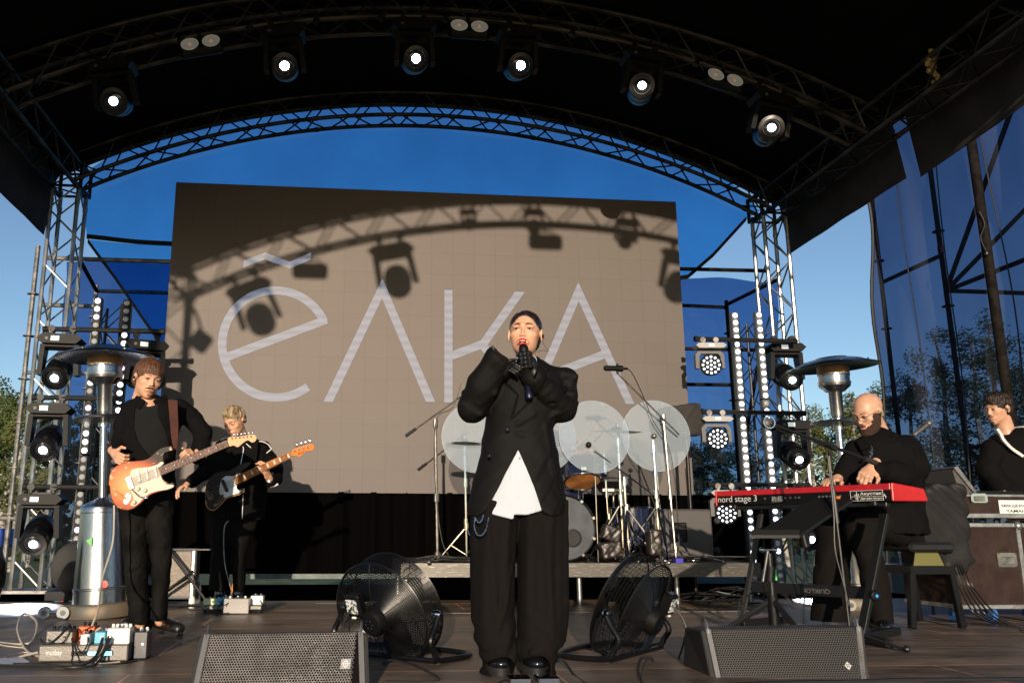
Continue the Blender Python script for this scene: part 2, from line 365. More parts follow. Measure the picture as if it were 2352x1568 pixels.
tape(PF(1600, 1582-1), PF(1545, 1576-2), .03, 'short white tape strip by the right floor monitor')
for a, b, l in (((1583, 1527), (1616, 1530), 'small white tape scrap beside the right fan foot'), ((1575, 1449), (1600, 1452), 'small white tape scrap behind the right fan'), ((800, 1406), (813, 1408), 'tiny square of pale tape behind the left fan')):
    tape(PF(*a), PF(*b), .035, l)
# ---------------------------------------------------------------- trees beyond the field
m_bark = mat('birch_bark', (.42, .38, .32), .8, c2=(.08, .07, .06), vs=3, stretch=(1, 1, 4))
m_leafs = [mat('leaves_%s' % n, c, .7, var=.35, vs=.8) for n, c in (('dark', (.035, .05, .014)), ('mid', (.06, .085, .02)), ('yellow', (.10, .11, .03)))]
rnd = random.Random(3)
tree_n = [0]
def tree(x, y, h, wd, lm, label, birch=True, dens=1.):
    t = thing('birch_tree' if birch else 'leafy_tree', label, 'tree', (x, y, -1.3), 'trees beyond the field')
    a = MB(); top = V((x+rnd.uniform(-.4, .4), y, -1.3+h*.93)); b0 = V((x, y, -1.3))
    pts = [b0.lerp(top, k/6)+V((rnd.uniform(-.12, .12), rnd.uniform(-.1, .1), 0)) for k in range(7)]
    a.tube(pts, [.17*h/10*(1-.14*k)+.015 for k in range(7)], 7)
    br = []
    for k in range(18):
        f = rnd.uniform(.3, .92); p = b0.lerp(top, f); an = rnd.uniform(0, 6.28); L = wd*(1.15-f)*rnd.uniform(.5, 1.1)
        e = p+V((math.cos(an)*L, math.sin(an)*L, L*rnd.uniform(.3, 1.0))); a.tube([p, p.lerp(e, .5)+V((0, 0, .1)), e], [.05, .03, .012], 4); br.append((p, e))
    a.build('trunk', m_bark, t)
    c = MB(); N = int(5200*dens)
    clumps = [(p.lerp(e, rnd.uniform(.35, 1.15))+V((rnd.gauss(0, .3), rnd.gauss(0, .3), rnd.gauss(0, .3))), rnd.uniform(.35, .8)*wd*.36) for p, e in br for _ in range(3)]
    clumps += [(top+V((rnd.gauss(0, .25), rnd.gauss(0, .25), rnd.uniform(-.8, .25))), .5) for _ in range(3)]
    vs = []; fs = []
    for i in range(N):
        q, r = clumps[i % len(clumps)]; d = V((rnd.gauss(0, 1), rnd.gauss(0, 1), rnd.gauss(0, .9))); d = d.normalized()*r*rnd.random()**.4; o = q+d
        if o.z < -.6: continue
        s_ = rnd.uniform(.045, .105); u = V((rnd.gauss(0, 1), rnd.gauss(0, 1), rnd.gauss(0, 1))).normalized(); v_ = u.orthogonal().normalized()
        n = len(vs); vs += [o-u*s_, o+v_*s_*.6, o+u*s_, o-v_*s_*.6]; fs.append((n, n+1, n+2, n+3))
    c.add(vs, fs); c.build('crown', lm, t, smooth=False)
words = ['tall', 'slender', 'bushy', 'ragged', 'leaning', 'dense', 'thin', 'broad']
def tl(px, Y, ptop, wd, lm, label, **k):
    p = P(px, 1200, Y); q = P(px, ptop, Y); tree(p.x, Y, q.z+1.3, wd, m_leafs[lm], label, **k)
tl(12, 42, 880, 1.9, 1, 'tall birch at the left edge of the photo beyond the field')
tl(40, 40, 915, 1.5, 2, 'yellowish birch just left of the left scaffold')
tl(-25, 45, 860, 2., 1, 'birch cut by the left edge of the photo')
tl(75, 44, 925, 1.7, 0, 'dark birch behind the left truss tower')
tl(120, 46, 930, 1.8, 1, 'tree behind the left column of moving heads, seen between truss legs', birch=False)
tl(170, 43, 905, 1.9, 0, 'dark tree behind the upper left moving head')
tl(225, 45, 940, 2.0, 1, 'tree behind the left patio heater pole', birch=False)
tl(275, 42, 960, 1.9, 0, 'tree behind the first guitarist seen through the net')
tl(330, 46, 950, 2.0, 0, 'tree behind the net at the left edge of the LED screen')
tl(1600, 50, 1010, 1.9, 0, 'tree behind the net between the screen and the right light bars')
tl(1660, 48, 985, 2.0, 0, 'dark tree behind the right round LED lights')
tl(1740, 50, 960, 2.1, 1, 'tree behind the right LED light bars')
tl(1800, 44, 935, 1.8, 0, 'tree directly behind the right truss tower')
tl(1868, 42, 915, 1.6, 2, 'pale green birch just right of the right truss tower')
tl(1905, 47, 950, 1.8, 1, 'tree behind the pole of the right patio heater')
tl(1945, 43, 925, 1.5, 1, 'birch behind the bald keyboard player', birch=True)
tl(1995, 41, 880, 1.7, 2, 'tallest tree rising left of the net wall over the keyboard player')
tl(2060, 44, 870, 2.0, 1, 'tree behind the left edge of the right net wall')
tl(2120, 38, 840, 2.0, 0, 'tree behind the net wall, left of the pair of big crowns')
tl(2200, 36, 740, 2.3, 1, 'big round crowned tree seen through the net wall', birch=False)
tl(2265, 34, 730, 2.2, 0, 'big tree right of the thick scaffold pole seen through the net')
tl(2330, 34, 700, 2.4, 1, 'tallest tree at the right edge seen through the net', birch=False)
tl(2390, 36, 760, 2.4, 0, 'tree cut by the right edge of the photo', birch=False)
# under-storey hedge mass that nobody could count
s = MB(); vs = []; fs = []
for i in range(9000):
    x = rnd.uniform(-34, 60); y = rnd.uniform(50, 56); z = -1.3+rnd.random()**.8*rnd.uniform(2.2, 4.6); sz = rnd.uniform(.12, .3)
    u = V((rnd.gauss(0, 1), rnd.gauss(0, 1), rnd.gauss(0, 1))).normalized(); v_ = u.orthogonal(); o = V((x, y, z)); n = len(vs)
    vs += [o-u*sz, o+v_*sz, o+u*sz, o-v_*sz]; fs.append((n, n+1, n+2, n+3))
s.add(vs, fs); tag(s.build('undergrowth', m_leafs[0], smooth=False), 'dark bushes filling the far edge of the field', 'bushes', kind='stuff')
mb = mat('blue_tarpaulin', (.02, .06, .33), .6, var=.1); t = thing('market_stall', 'low blue topped stall at the left edge beyond the field', 'stall', P(0, 1285, 26))
a = P(-60, 1285, 26); b = P(20, 1285, 26); s = MB(); s.box(((a.x+b.x)/2, 26, a.z+.62), (b.x-a.x, 1.4, .5), bev=.04); s.build('cover', mb, t)
s = MB(); s.box(((a.x+b.x)/2, 26.1, a.z+.22), (b.x-a.x-.1, 1.2, .3)); s.build('counter', mat('wood_counter', (.25, .14, .07), .8), t)
for k in (0, 1, 2):
    s = MB(); s.cyl((a.x+.1+k*(b.x-a.x-.2)/2, 25.7, -1.3), (a.x+.1+k*(b.x-a.x-.2)/2, 25.7, a.z+.1), .04, n=8); s.build('leg', M['greyp'], t)
# ================================================================ roof structure
YR, YM, YF, XL, XR = 9.6, 7.45, 1.35, -3.3, 5.15
ZE = 4.47; XA = (XL+XR)/2; ZA = 5.49; TW = .29
half = (XR-XL)/2-.1; sag = ZA-ZE; RAD = (half*half+sag*sag)/(2*sag)
def arcp(x, off=0.):                     # lower chord height, with offset outwards
    dx = x-XA; a = math.asin(max(-1, min(1, dx/RAD))); r = RAD+off; return V((XA+r*math.sin(a), 0, ZA-RAD+r*math.cos(a)))
def truss(name, label, path, side, upf, group='aluminium roof trusses', rc=.025, n_b=None, m=None, tw=TW, single=False):
    """path: centre line of the lower chord pair; side: unit vector across; upf(i): local up"""
    t = thing(name, label, 'truss', path[0], group); side = V(side); N = len(path); L = {}
    for sx in (-1, 1):
        for u in (0, 1):
            pts = [path[i]+side*sx*tw/2+upf(i)*u*tw for i in range(N)]; L[(sx, u)] = pts
            s = MB(); s.tube(pts, rc, 8)
            for f in (.0, .33, .66, .985):
                i = int(f*(N-1)); a, b = pts[i], pts[i+1]; s.cyl(a, a+(b-a).normalized()*.05, rc*1.22, n=8)
            s.build('chord', m or M['alu'], t)
    s = MB(); rb = rc*.42
    tot = sum((path[i+1]-path[i]).length for i in range(N-1)); nb = n_b or max(4, int(tot/(tw*1.0)))
    def at(k, key):
        f = k/nb*(N-1); i = min(int(f), N-2); return L[key][i].lerp(L[key][i+1], f-i)
    for (k1, k2) in (((-1, 0), (1, 0)), ((-1, 0), (-1, 1)), ((1, 0), (1, 1)), ((-1, 1), (1, 1))):
        for k in range(nb):
            a, b = (k1, k2) if k % 2 else (k2, k1); s.cyl(at(k+.06, a), at(k+.94, b), rb, n=5, cap=False)
    s.build('lattice', m or M['alu'], t)
    return t
def arch(Y, label):
    xs = np.linspace(XL+.12, XR-.12, 41); pa = [arcp(x)+V((0, Y, 0)) for x in xs]
    def up(i): a = math.asin((xs[i]-XA)/RAD); return V((math.sin(a), 0, math.cos(a)))
    return truss('arch_truss', label, pa, (0, 1, 0), up, m=M['shade_alu'])
arch(YR-.15, 'curved roof truss at the back of the stage above the LED screen')
arch(YM, 'curved roof truss in the middle carrying the moving heads')
arch(YF, 'curved roof truss at the front edge of the roof')
for x, lab in ((XL, 'straight truss along the left eave'), (XR, 'straight truss along the right eave')):
    n = 24; pa = [V((x, YR+.1-(YR-YF)*k/n, ZE-.02)) for k in range(n+1)]
    truss('eave_truss', lab, pa, (1, 0, 0), lambda i: V((0, 0, 1)), m=M['shade_alu'])
def tower(x, Y, zb, label):
    n = 18; pa = [V((x, Y+TW/2, zb+(ZE+.05-zb)*k/n)) for k in range(n+1)]
    t = truss('truss_tower', label, pa, (1, 0, 0), lambda i: V((0, -1, 0)), 'upright truss towers', n_b=int((ZE-zb)/.30))
    s = MB(); s.box((x, Y, ZE+.14), (.36, .36, .30), bev=.01)
    s2 = MB()
    for dx in (-.17, .17):
        for dy in (-.17, .17): s2.cyl((x+dx, Y+dy, ZE-.02), (x+dx, Y+dy, ZE+.3), .022, n=6)
    for z in (ZE, ZE+.28):
        for dx in (-.17, .17): s2.cyl((x+dx, Y-.17, z), (x+dx, Y+.17, z), .016, n=6); s2.cyl((x-.17, Y+dx, z), (x+.17, Y+dx, z), .016, n=6)
    s2.build('corner_block', M['black'], t)
    s = MB(); s.box((x, Y, zb-.015), (.5, .5, .03)); s.build('base_plate', M['steel'], t)
tower(XL, YR, .03, 'left rear truss tower beside the LED screen')
tower(XR, YR, .03, 'right rear truss tower beside the light bars')
tower(XL, YF, .03, 'left front truss tower')
tower(XR, YF, .03, 'right front truss tower')
# canopy
s = MB(); xs = np.linspace(XL-.15, XR+.15, 49); ys = np.linspace(YF-.12, YR+.15, 14); vs = []
for th in (0., .012):
    for y in ys:
        for x in xs: vs.append(arcp(max(XL+.0, min(XR, x)), TW+.05+th-.02*math.sin((y-YF)*2.9)**2)+V((x-max(XL, min(XR, x)), y, 0)))
nx = len(xs); ny = len(ys); fs = [(j*nx+i, j*nx+i+1, j*nx+nx+i+1, j*nx+nx+i) for j in range(ny-1) for i in range(nx-1)]
o = nx*ny; fs += [(o+a, o+d, o+c_, o+b) for a, b, c_, d in fs[:]]
for j in range(ny-1): fs += [(j*nx, j*nx+nx, o+j*nx+nx, o+j*nx), (j*nx+nx-1, o+j*nx+nx-1, o+j*nx+2*nx-1, j*nx+2*nx-1)]
for i in range(nx-1): fs += [(i, o+i, o+i+1, i+1), ((ny-1)*nx+i, (ny-1)*nx+i+1, o+(ny-1)*nx+i+1, o+(ny-1)*nx+i)]
s.add(vs, fs); tag(s.build('roof_canopy', M['canopy']), 'black fabric barrel roof stretched over the curved trusses', 'canopy')
def cloth(x0fn, n1, n2, th=.006):         # generic thin cloth from a parametric function of (u,v)
    vs = []; fs = []
    for k in (0, 1):
        for j in range(n2+1):
            for i in range(n1+1): vs.append(V(x0fn(i/n1, j/n2))+V((th*k, th*k, 0)))
    W = n1+1; O = W*(n2+1)
    for j in range(n2):
        for i in range(n1):
            a = j*W+i; fs.append((a, a+1, a+W+1, a+W)); fs.append((O+a, O+a+W, O+a+W+1, O+a+1))
    for j in range(n2): a = j*W; fs.append((a, a+W, O+a+W, O+a)); a += n1; fs.append((a, O+a, O+a+W, a+W))
    for i in range(n1): a = i; fs.append((a, O+a, O+a+1, a+1)); a = n2*W+i; fs.append((a, a+1, O+a+1, O+a))
    return vs, fs
def skirt(label, x, y0, y1, zt, zb0, zb1, out):
    def f(u, v): y = y0+(y1-y0)*u; zb = zb0+(zb1-zb0)*u; return (x+out*v*.10+.012*math.sin(y*7+v)*v*(1-.7*v), y, zt+(zb-zt)*v+.002*math.sin(y*9)*v)
    s = MB(); s.add(*cloth(f, 40, 6)); return tag(s.build('eave_skirt', M['skirt']), label, 'skirt', 'fabric skirts hanging from the eaves')
skirt('grey black skirt hanging from the rear half of the right eave', XR+.22, 9.75, 7.45, ZE+.36, 4.06, 4.10, 1)
skirt('grey black skirt hanging from the front half of the right eave', XR+.22, 7.25, 1.35, ZE+.36, 4.02, 4.34, 1)
skirt('grey black skirt hanging from the left eave', XL-.20, 9.75, 1.35, ZE+.36, 3.98, 4.02, -1)
# ---------------------------------------------------------------- nets
def net(name, label, pts, m, parent=None):     # pts: polygon in world; fill by fan strips with slight folds
    pass
YN = 10.25
def net_poly(name, label, poly, Y, m, amp=.03, group=None, hem=True):
    """poly in photo coordinates projected on to the plane y=Y (top edge follows first list, bottom edge second)"""
    top, bot = poly; t = thing(name, label, 'net', P(*top[0], Y), group)
    W = [[P(a[0], a[1], Y) for a in e] for e in (top, bot)]
    def edge(e, u):
        f = u*(len(e)-1); i = min(int(f), len(e)-2); return e[i].lerp(e[i+1], f-i)
    def f(u, v): a = edge(W[0], u); b = edge(W[1], u); p = a.lerp(b, v); return (p.x, p.y+amp*math.sin(p.x*5+p.z*2.1)+amp*.6*math.sin(p.x*2-p.z*7), p.z)
    s = MB(); vs = []; fs = []; n1, n2 = 48, 20
    for j in range(n2+1):
        for i in range(n1+1): vs.append(f(i/n1, j/n2))
    fs = [(j*(n1+1)+i, j*(n1+1)+i+1, (j+1)*(n1+1)+i+1, (j+1)*(n1+1)+i) for j in range(n2) for i in range(n1)]
    s.add(vs, fs); s.build('fabric', m, t)
    if hem:
        h = MB(); e = [V(f(i/n1, 1)) for i in range(n1+1)]
        vv = []
        for p in e: vv += [p+V((0, -.01, -.02)), p+V((0, -.01, .035)), p+V((0, .01, .035)), p+V((0, .01, -.02))]
        ff = []
        for i in range(n1):
            for k in range(4): ff.append((i*4+k, i*4+(k+1) % 4, i*4+4+(k+1) % 4, i*4+4+k))
        h.add(vv, ff); h.build('hem', M['black'], t, smooth=False)
    return t
net_poly('scrim_net', 'bright blue tinted scrim net stretched behind the LED screen under the back arch',
    ([(186, 400), (300, 318), (430, 260), (560, 222), (720, 205), (985, 205), (1250, 230), (1400, 272), (1560, 345), (1700, 440), (1745, 485)],
     [(200, 545), (385, 562), (500, 575), (600, 590), (800, 600), (985, 600), (1250, 600), (1400, 600), (1570, 645), (1640, 585), (1712, 505)]), YN, M['netA'])
net_poly('scrim_net', 'left corner flap of net hanging on a diagonal hem beside the screen',
    ([(203, 551), (260, 556), (320, 560), (400, 566)], [(203, 556), (265, 640), (330, 735), (400, 835)]), YN+.02, M['netA'])
net_poly('scrim_net', 'dark net wall behind the left lighting column', ([(150, 598), (250, 600), (420, 602)], [(110, 1350), (250, 1350), (420, 1350)]), 11.6, M['netB'], .06)
net_poly('scrim_net', 'dark net wall behind the right lighting column', ([(1540, 638), (1650, 640), (1790, 645)], [(1540, 1350), (1650, 1350), (1800, 1350)]), 11.6, M['netB'], .06)
# side wall of net on the right: plane x = 7.05
NE = []
for _x, _y in ((2030, 1250), (2027, 1100), (2018, 900), (2008, 700), (1995, 460)):
    _d = P(_x, _y, 1.); NE.append(7.05/_d.x-10.55)
t = thing('net_wall', 'tall dark net wall hung on scaffold at the right side', 'net', (7.05, 9, 0)); XN = 7.05
s = MB(); vs = []; n1, n2 = 70, 34
for j in range(n2+1):
    for i in range(n1+1):
        y = 10.55-5.3*i/n1; z = 5.9-6.6*j/n2; u = i/n1; y += float(np.interp(z, [0, 1.2, 2.2, 3.5, 5.1], NE))*(1-u)
        vs.append((XN+.05*math.sin(y*6+.8*z)+.03*math.sin(y*13-z*1.7)-.03*max(0, 1-u*5)*math.sin(z*2.4), y+.025*max(0, 1-u*4)*math.sin(z*1.1+1), z))
s.add(vs, [(j*(n1+1)+i, j*(n1+1)+i+1, (j+1)*(n1+1)+i+1, (j+1)*(n1+1)+i) for j in range(n2) for i in range(n1)]); s.build('fabric', M['netC'], t)
s = MB(); s.tube([V(vs[j*(n1+1)])+V((0, 0, 0)) for j in range(n2+1)], .022, 6); s.build('hem', M['black'], t)
s = MB()
for j in range(1, n2, 3): p = V(vs[j*(n1+1)]); s.sph(p+V((-.02, 0, 0)), .012, 6, 4)
tag(s.build('eyelet', M['chrome'], t), None, kind='stuff')
for k, y0 in enumerate((9.7, 9.1, 8.25)):
    s = MB(); s.tube([(XN-.012+.05*math.sin(y0*6+.8*z)+.03*math.sin(y0*13-z*1.7), y0, z) for z in np.linspace(5.8, -.6, 24)], .008, 5); s.build('seam', M['black'], t)
# scaffold on the right wing
def pole(s, a, b, r=.024): s.cyl(a, b, r, n=10)
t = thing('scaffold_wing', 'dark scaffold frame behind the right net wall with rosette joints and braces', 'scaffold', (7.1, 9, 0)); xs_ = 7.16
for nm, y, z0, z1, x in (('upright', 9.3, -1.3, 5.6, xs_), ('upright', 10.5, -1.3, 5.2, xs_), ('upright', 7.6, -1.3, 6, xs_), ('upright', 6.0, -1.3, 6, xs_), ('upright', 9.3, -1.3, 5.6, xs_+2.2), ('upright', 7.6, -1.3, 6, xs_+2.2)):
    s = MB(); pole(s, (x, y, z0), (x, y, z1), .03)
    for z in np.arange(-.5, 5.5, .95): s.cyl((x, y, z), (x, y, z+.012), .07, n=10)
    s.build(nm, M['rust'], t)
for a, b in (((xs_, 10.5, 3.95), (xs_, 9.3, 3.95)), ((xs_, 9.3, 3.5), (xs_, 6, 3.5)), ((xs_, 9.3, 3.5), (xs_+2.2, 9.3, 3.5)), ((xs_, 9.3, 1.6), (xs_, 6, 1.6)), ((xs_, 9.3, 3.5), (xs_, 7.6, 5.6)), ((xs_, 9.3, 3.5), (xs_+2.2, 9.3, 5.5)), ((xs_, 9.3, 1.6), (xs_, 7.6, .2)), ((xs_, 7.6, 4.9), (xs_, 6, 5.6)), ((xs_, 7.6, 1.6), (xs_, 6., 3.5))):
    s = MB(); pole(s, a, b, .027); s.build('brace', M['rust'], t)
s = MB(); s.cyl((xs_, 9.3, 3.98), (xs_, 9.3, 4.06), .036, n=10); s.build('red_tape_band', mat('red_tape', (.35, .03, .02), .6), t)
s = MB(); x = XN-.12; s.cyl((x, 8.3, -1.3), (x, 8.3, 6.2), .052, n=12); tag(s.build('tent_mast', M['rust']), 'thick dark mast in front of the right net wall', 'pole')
s = MB(); p = V((x-.06, 8.25, 4.1)); s.tube(bez([p, p+V((.02, -.02, -.15)), p+V((-.03, 0, -.3)), p+V((.01, 0, -.45))]), .006, 5); s.sph(p+V((.01, 0, -.48)), .02, 8, 6, (1, 1, 1.5)); tag(s.build('tie_cord', M['cable']), 'looped tie cord hanging from the thick mast', 'cord')
# left scaffold
t = thing('scaffold', 'steel scaffold poles left of and behind the left truss tower', 'scaffold', (-3.8, 10, 0))
def spole(nm, a, b, r=.024, ros=(), m='steel'):
    s = MB(); s.cyl(a, b, r, n=10)
    for z in ros: s.cyl((a[0], a[1], z), (a[0], a[1], z+.012), .065, n=10)
    s.build(nm, M[m], t)
a = P(98, 565, 9.9); b = P(12, 1375, 9.9); spole('upright', (a.x-.05, 9.9, -1.3), (a.x-.05, 9.9, a.z), .027, np.arange(.3, a.z-.1, .5))
a = P(222, 655, 11.2); spole('upright', (a.x, 11.2, -1.3), (a.x, 11.2, a.z), .027, np.arange(.5, a.z-.1, .95))
for y0, x0, x1, Y in ((592, 100, 395, 10.1), (668, 222, 410, 11.2), (855, 60, 410, 11.2), (1190, -10, 120, 9.9), (700, 95, 225, 10.6)):
    a = P(x0, y0, Y); b = P(x1, y0, Y); s = MB(); s.cyl((a.x, Y, a.z), (b.x, Y, a.z), .026, n=10); s.build('ledger', M['steel'], t)
a = P(185, 600, 9.9); b = P(222, 668, 11.2); s = MB(); s.cyl(a, b, .026, n=8); s.build('ledger', M['rust'], t)
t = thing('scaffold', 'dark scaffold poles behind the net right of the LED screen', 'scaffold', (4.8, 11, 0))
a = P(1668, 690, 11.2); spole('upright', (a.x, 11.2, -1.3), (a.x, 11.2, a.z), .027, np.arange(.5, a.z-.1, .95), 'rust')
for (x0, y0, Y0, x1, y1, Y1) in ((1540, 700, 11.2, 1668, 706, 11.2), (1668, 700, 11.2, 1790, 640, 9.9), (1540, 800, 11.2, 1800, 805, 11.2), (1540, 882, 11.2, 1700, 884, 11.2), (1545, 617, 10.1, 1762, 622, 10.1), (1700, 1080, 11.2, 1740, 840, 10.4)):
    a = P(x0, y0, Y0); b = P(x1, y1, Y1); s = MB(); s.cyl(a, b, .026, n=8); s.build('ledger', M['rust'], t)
# ================================================================ LED screen
def screen_mat():
    m = bpy.data.materials.new('led_screen_surface'); m.use_nodes = True; t = m.node_tree; nd = t.nodes; l = t.links; b = nd['Principled BSDF']
    tc = nd.new('ShaderNodeTexCoord'); n1 = nd.new('ShaderNodeTexNoise'); n1.inputs['Scale'].default_value = 170; n1.inputs['Detail'].default_value = 2; l.new(tc.outputs['Object'], n1.inputs[0])
    r = nd.new('ShaderNodeValToRGB'); l.new(n1.outputs[0], r.inputs[0]); r.color_ramp.elements[0].position = .35; r.color_ramp.elements[0].color = (.110, .094, .086, 1); r.color_ramp.elements[1].position = .72; r.color_ramp.elements[1].color = (.190, .166, .152, 1)
    br = nd.new('ShaderNodeTexBrick'); br.offset = 0; mp = nd.new('ShaderNodeMapping'); mp.inputs['Rotation'].default_value = (math.pi/2, 0, 0); l.new(tc.outputs['Object'], mp.inputs[0]); l.new(mp.outputs[0], br.inputs[0])
    br.inputs['Scale'].default_value = 1; br.inputs['Brick Width'].default_value = .25; br.inputs['Row Height'].default_value = .25; br.inputs['Mortar Size'].default_value = .003
    br.inputs['Color1'].default_value = (1, 1, 1, 1); br.inputs['Color2'].default_value = (.965, .965, .97, 1); br.inputs['Mortar'].default_value = (.82, .82, .82, 1)
    mu = nd.new('ShaderNodeMix'); mu.data_type = 'RGBA'; mu.blend_type = 'MULTIPLY'; mu.inputs[0].default_value = 1; l.new(r.outputs[0], mu.inputs[6]); l.new(br.outputs[0], mu.inputs[7])
    l.new(mu.outputs[2], b.inputs['Base Color']); b.inputs['Roughness'].default_value = .62; b.inputs['Metallic'].default_value = .45
    bp = nd.new('ShaderNodeBump'); bp.inputs['Strength'].default_value = .5; bp.inputs['Distance'].default_value = .003; l.new(n1.outputs[0], bp.inputs['Height']); l.new(bp.outputs[0], b.inputs['Normal']); return m
YS = 9.4; sx0, sx1, sz0, sz1 = -2.06, 3.88, 1.04, 4.55
t = thing('led_screen', 'huge dark LED video wall showing the thin letter logo', 'screen', (.9, YS, sz0))
s = MB(); s.box(((sx0+sx1)/2, YS+.05, (sz0+sz1)/2), (sx1-sx0, .10, sz1-sz0)); s.build('panel', screen_mat(), t)
def logo_mat():
    m = mat('lit_letters', (.15, .14, .135), .6, emit=(.56, .68, .95), es=.42); n = m.node_tree.nodes; l = m.node_tree.links; b = n['Principled BSDF']
    tc = n['Texture Coordinate'] if 'Texture Coordinate' in n else n.new('ShaderNodeTexCoord'); wv = n.new('ShaderNodeTexWave'); wv.bands_direction = 'Z'; wv.inputs['Scale'].default_value = 3.2; wv.inputs['Distortion'].default_value = 2.5; wv.inputs['Detail Scale'].default_value = .3
    l.new(tc.outputs['Object'], wv.inputs[0]); r = n.new('ShaderNodeMapRange'); r.inputs['To Min'].default_value = .17; r.inputs['To Max'].default_value = .26; l.new(wv.outputs[0], r.inputs[0]); l.new(r.outputs[0], b.inputs['Emission Strength']); return m
LM = logo_mat(); K = crop(400, 440, 1.7818)
def stroke(pts, wd, caps=None):
    """flat mitred stroke on the screen plane, 3 mm proud"""
    q = [P(*K(*p), YS-.003) for p in pts]; q = [V((p.x, p.z)) for p in q]; n = len(q); Lf = []; Rt = []
    for i in range(n):
        d1 = (q[i]-q[i-1]).normalized() if i else None; d2 = (q[i+1]-q[i]).normalized() if i < n-1 else None
        if d1 is None: d1 = d2
        if d2 is None: d2 = d1
        n1 = V((-d1.y, d1.x)); n2 = V((-d2.y, d2.x)); mi = (n1+n2).normalized(); k = wd/2/max(.35, mi.dot(n1))
        if caps and i in (0, n-1): c = V(caps); k = wd/2/abs(c.dot(n1)); mi = c if c.dot(n1) > 0 else -c
        Lf.append(q[i]+mi*k); Rt.append(q[i]-mi*k)
    s = MB(); poly = Lf+Rt[::-1]; vs = [(p.x, YS-.004, p.y) for p in Lf]+[(p.x, YS-.004, p.y) for p in Rt]
    s.add(vs, [(i, i+1, n+i+1, n+i) for i in range(n-1)]); return s
u = .094
arc = [(515+238*math.cos(R_(a)), 748-238*math.sin(R_(a))) for a in range(25, 313, 6)]
letters = []
s = stroke(arc, u); s2 = stroke([(742, 640), (292, 808)], u); off = len(s.v); s.v += [(p[0], p[1]-.001, p[2]) for p in s2.v]; s.f += [tuple(i+off for i in f) for f in s2.f]; s.m += [0]*len(s2.f)
s.build('letter', LM, t, smooth=False)
stroke([(372, 393), (468, 356), (578, 397), (672, 357)], u*.8, (0, 1)).build('letter', LM, t, smooth=False)
stroke([(749, 1005), (990, 500), (1205, 1005)], u, (1, 0)).build('letter', LM, t, smooth=False)
s = stroke([(1285, 508), (1285, 1008)], u)
for k, (a, w_) in enumerate((([(1603, 516), (1437, 752), (1640, 1010)], u), ([(1300, 800), (1437, 748)], u))):
    s2 = stroke(a, w_, (1, 0) if k == 0 else None); off = len(s.v); s.v += [(p[0], p[1]-.001*(k+1), p[2]) for p in s2.v]; s.f += [tuple(i+off for i in f) for f in s2.f]; s.m += [0]*len(s2.f)
s.build('letter', LM, t, smooth=False)
s = stroke([(1650, 1012), (1864, 515), (2094, 1014)], u, (1, 0)); s2 = stroke([(1700, 900), (1975, 795)], u); off = len(s.v); s.v += [(p[0], p[1]-.001, p[2]) for p in s2.v]; s.f += [tuple(i+off for i in f) for f in s2.f]; s.m += [0]*len(s2.f)
s.build('letter', LM, t, smooth=False)
# black drape below the screen
def f(u_, v_): x = sx0+.02+(sx1-sx0+.9)*u_*1.0-.02; return (x, YS+.03+.03*math.sin(x*16)+.02*math.sin(x*37+1), 1.05-.86*v_)
s = MB(); s.add(*cloth(f, 160, 4)); tag(s.build('stage_drape', M['drape']), 'black drape hanging under the LED screen', 'drape')
s = MB(); s.box((-.05, YS-.05, .17), (1.9, .04, .05)); tag(s.build('screen_base_beam', mat('pale_green_beam', (.09, .12, .11), .5, var=.3)), 'pale beam along the bottom of the LED screen', 'beam')
# ================================================================ stage lighting fixtures
def moving_head(label, loc, group, aim=(0, -1, -.75), lens='lamp', yaw=0., scale=1., disp='disp'):
    """hangs from its clamps at the origin, lens looking along aim"""
    t = thing('moving_head', label, 'stage light', (0, 0, 0), group)
    s = MB()
    s.box((0, 0, -.058), (.24, .03, .015))
    for x in (-.1, .1): s.box((x, 0, -.03), (.035, .05, .07), bev=.008); s.cyl((x, -.03, .0), (x, .03, .0), .034, n=12)
    s.build('clamp', M['black'], t)
    s = MB(); s.prism([V((-.21, -.12, -.115)), V((-.16, -.12, -.07)), V((.16, -.12, -.07)), V((.21, -.12, -.115)), V((.16, -.12, -.165)), V((-.16, -.12, -.165))], (0, .24, 0)); bs = s.build('base', M['plast'], t)
    s = MB(); s.box((-.035, -.123, -.118), (.075, .008, .045)); s.build('display', M[disp], bs)
    s = MB(); s.lathe((-.115, -.12, -.118), (0, -1, 0), [(.016, 0), (.016, .004), (.004, .005)], 12); s.build('dial', M['greyp'], bs)
    s = MB(); s.box((0, 0, -.185), (.36, .16, .045), bev=.015)
    for x in (-1, 1):
        s.prism([V((x*.18, -.08, -.17)), V((x*.18, .08, -.17)), V((x*.195, .055, -.47)), V((x*.195, -.055, -.47))], (-x*.045, 0, 0))
    s.build('yoke', M['plast'], t)
    a = V(aim).normalized(); c = V((0, 0, -.43)); s = MB()
    s.lathe(c-a*.20, a, [(.06, 0), (.105, .015), (.125, .05), (.130, .14), (.128, .20), (.118, .225), (.122, .23), (.125, .38), (.118, .395), (.085, .40), (.08, .385)], 28)
    h = s.build('head', M['fanb'], t)
    s = MB(); s.lathe(c+a*.175, a, [(.082, .0), (.082, .006), (.06, .016), (.03, .022), (.0, .024)], 24); s.build('lens', M['lens'], h)
    s = MB(); s.lathe(c+a*.190, a, [(.040, 0), (.038, .010), (.02, .0145), (.0, .016)], 20); s.build('bulb', M[lens], h)
    t.location = loc; t.rotation_euler = (0, 0, yaw)
    if scale != 1: t.scale = (scale,)*3
    return t
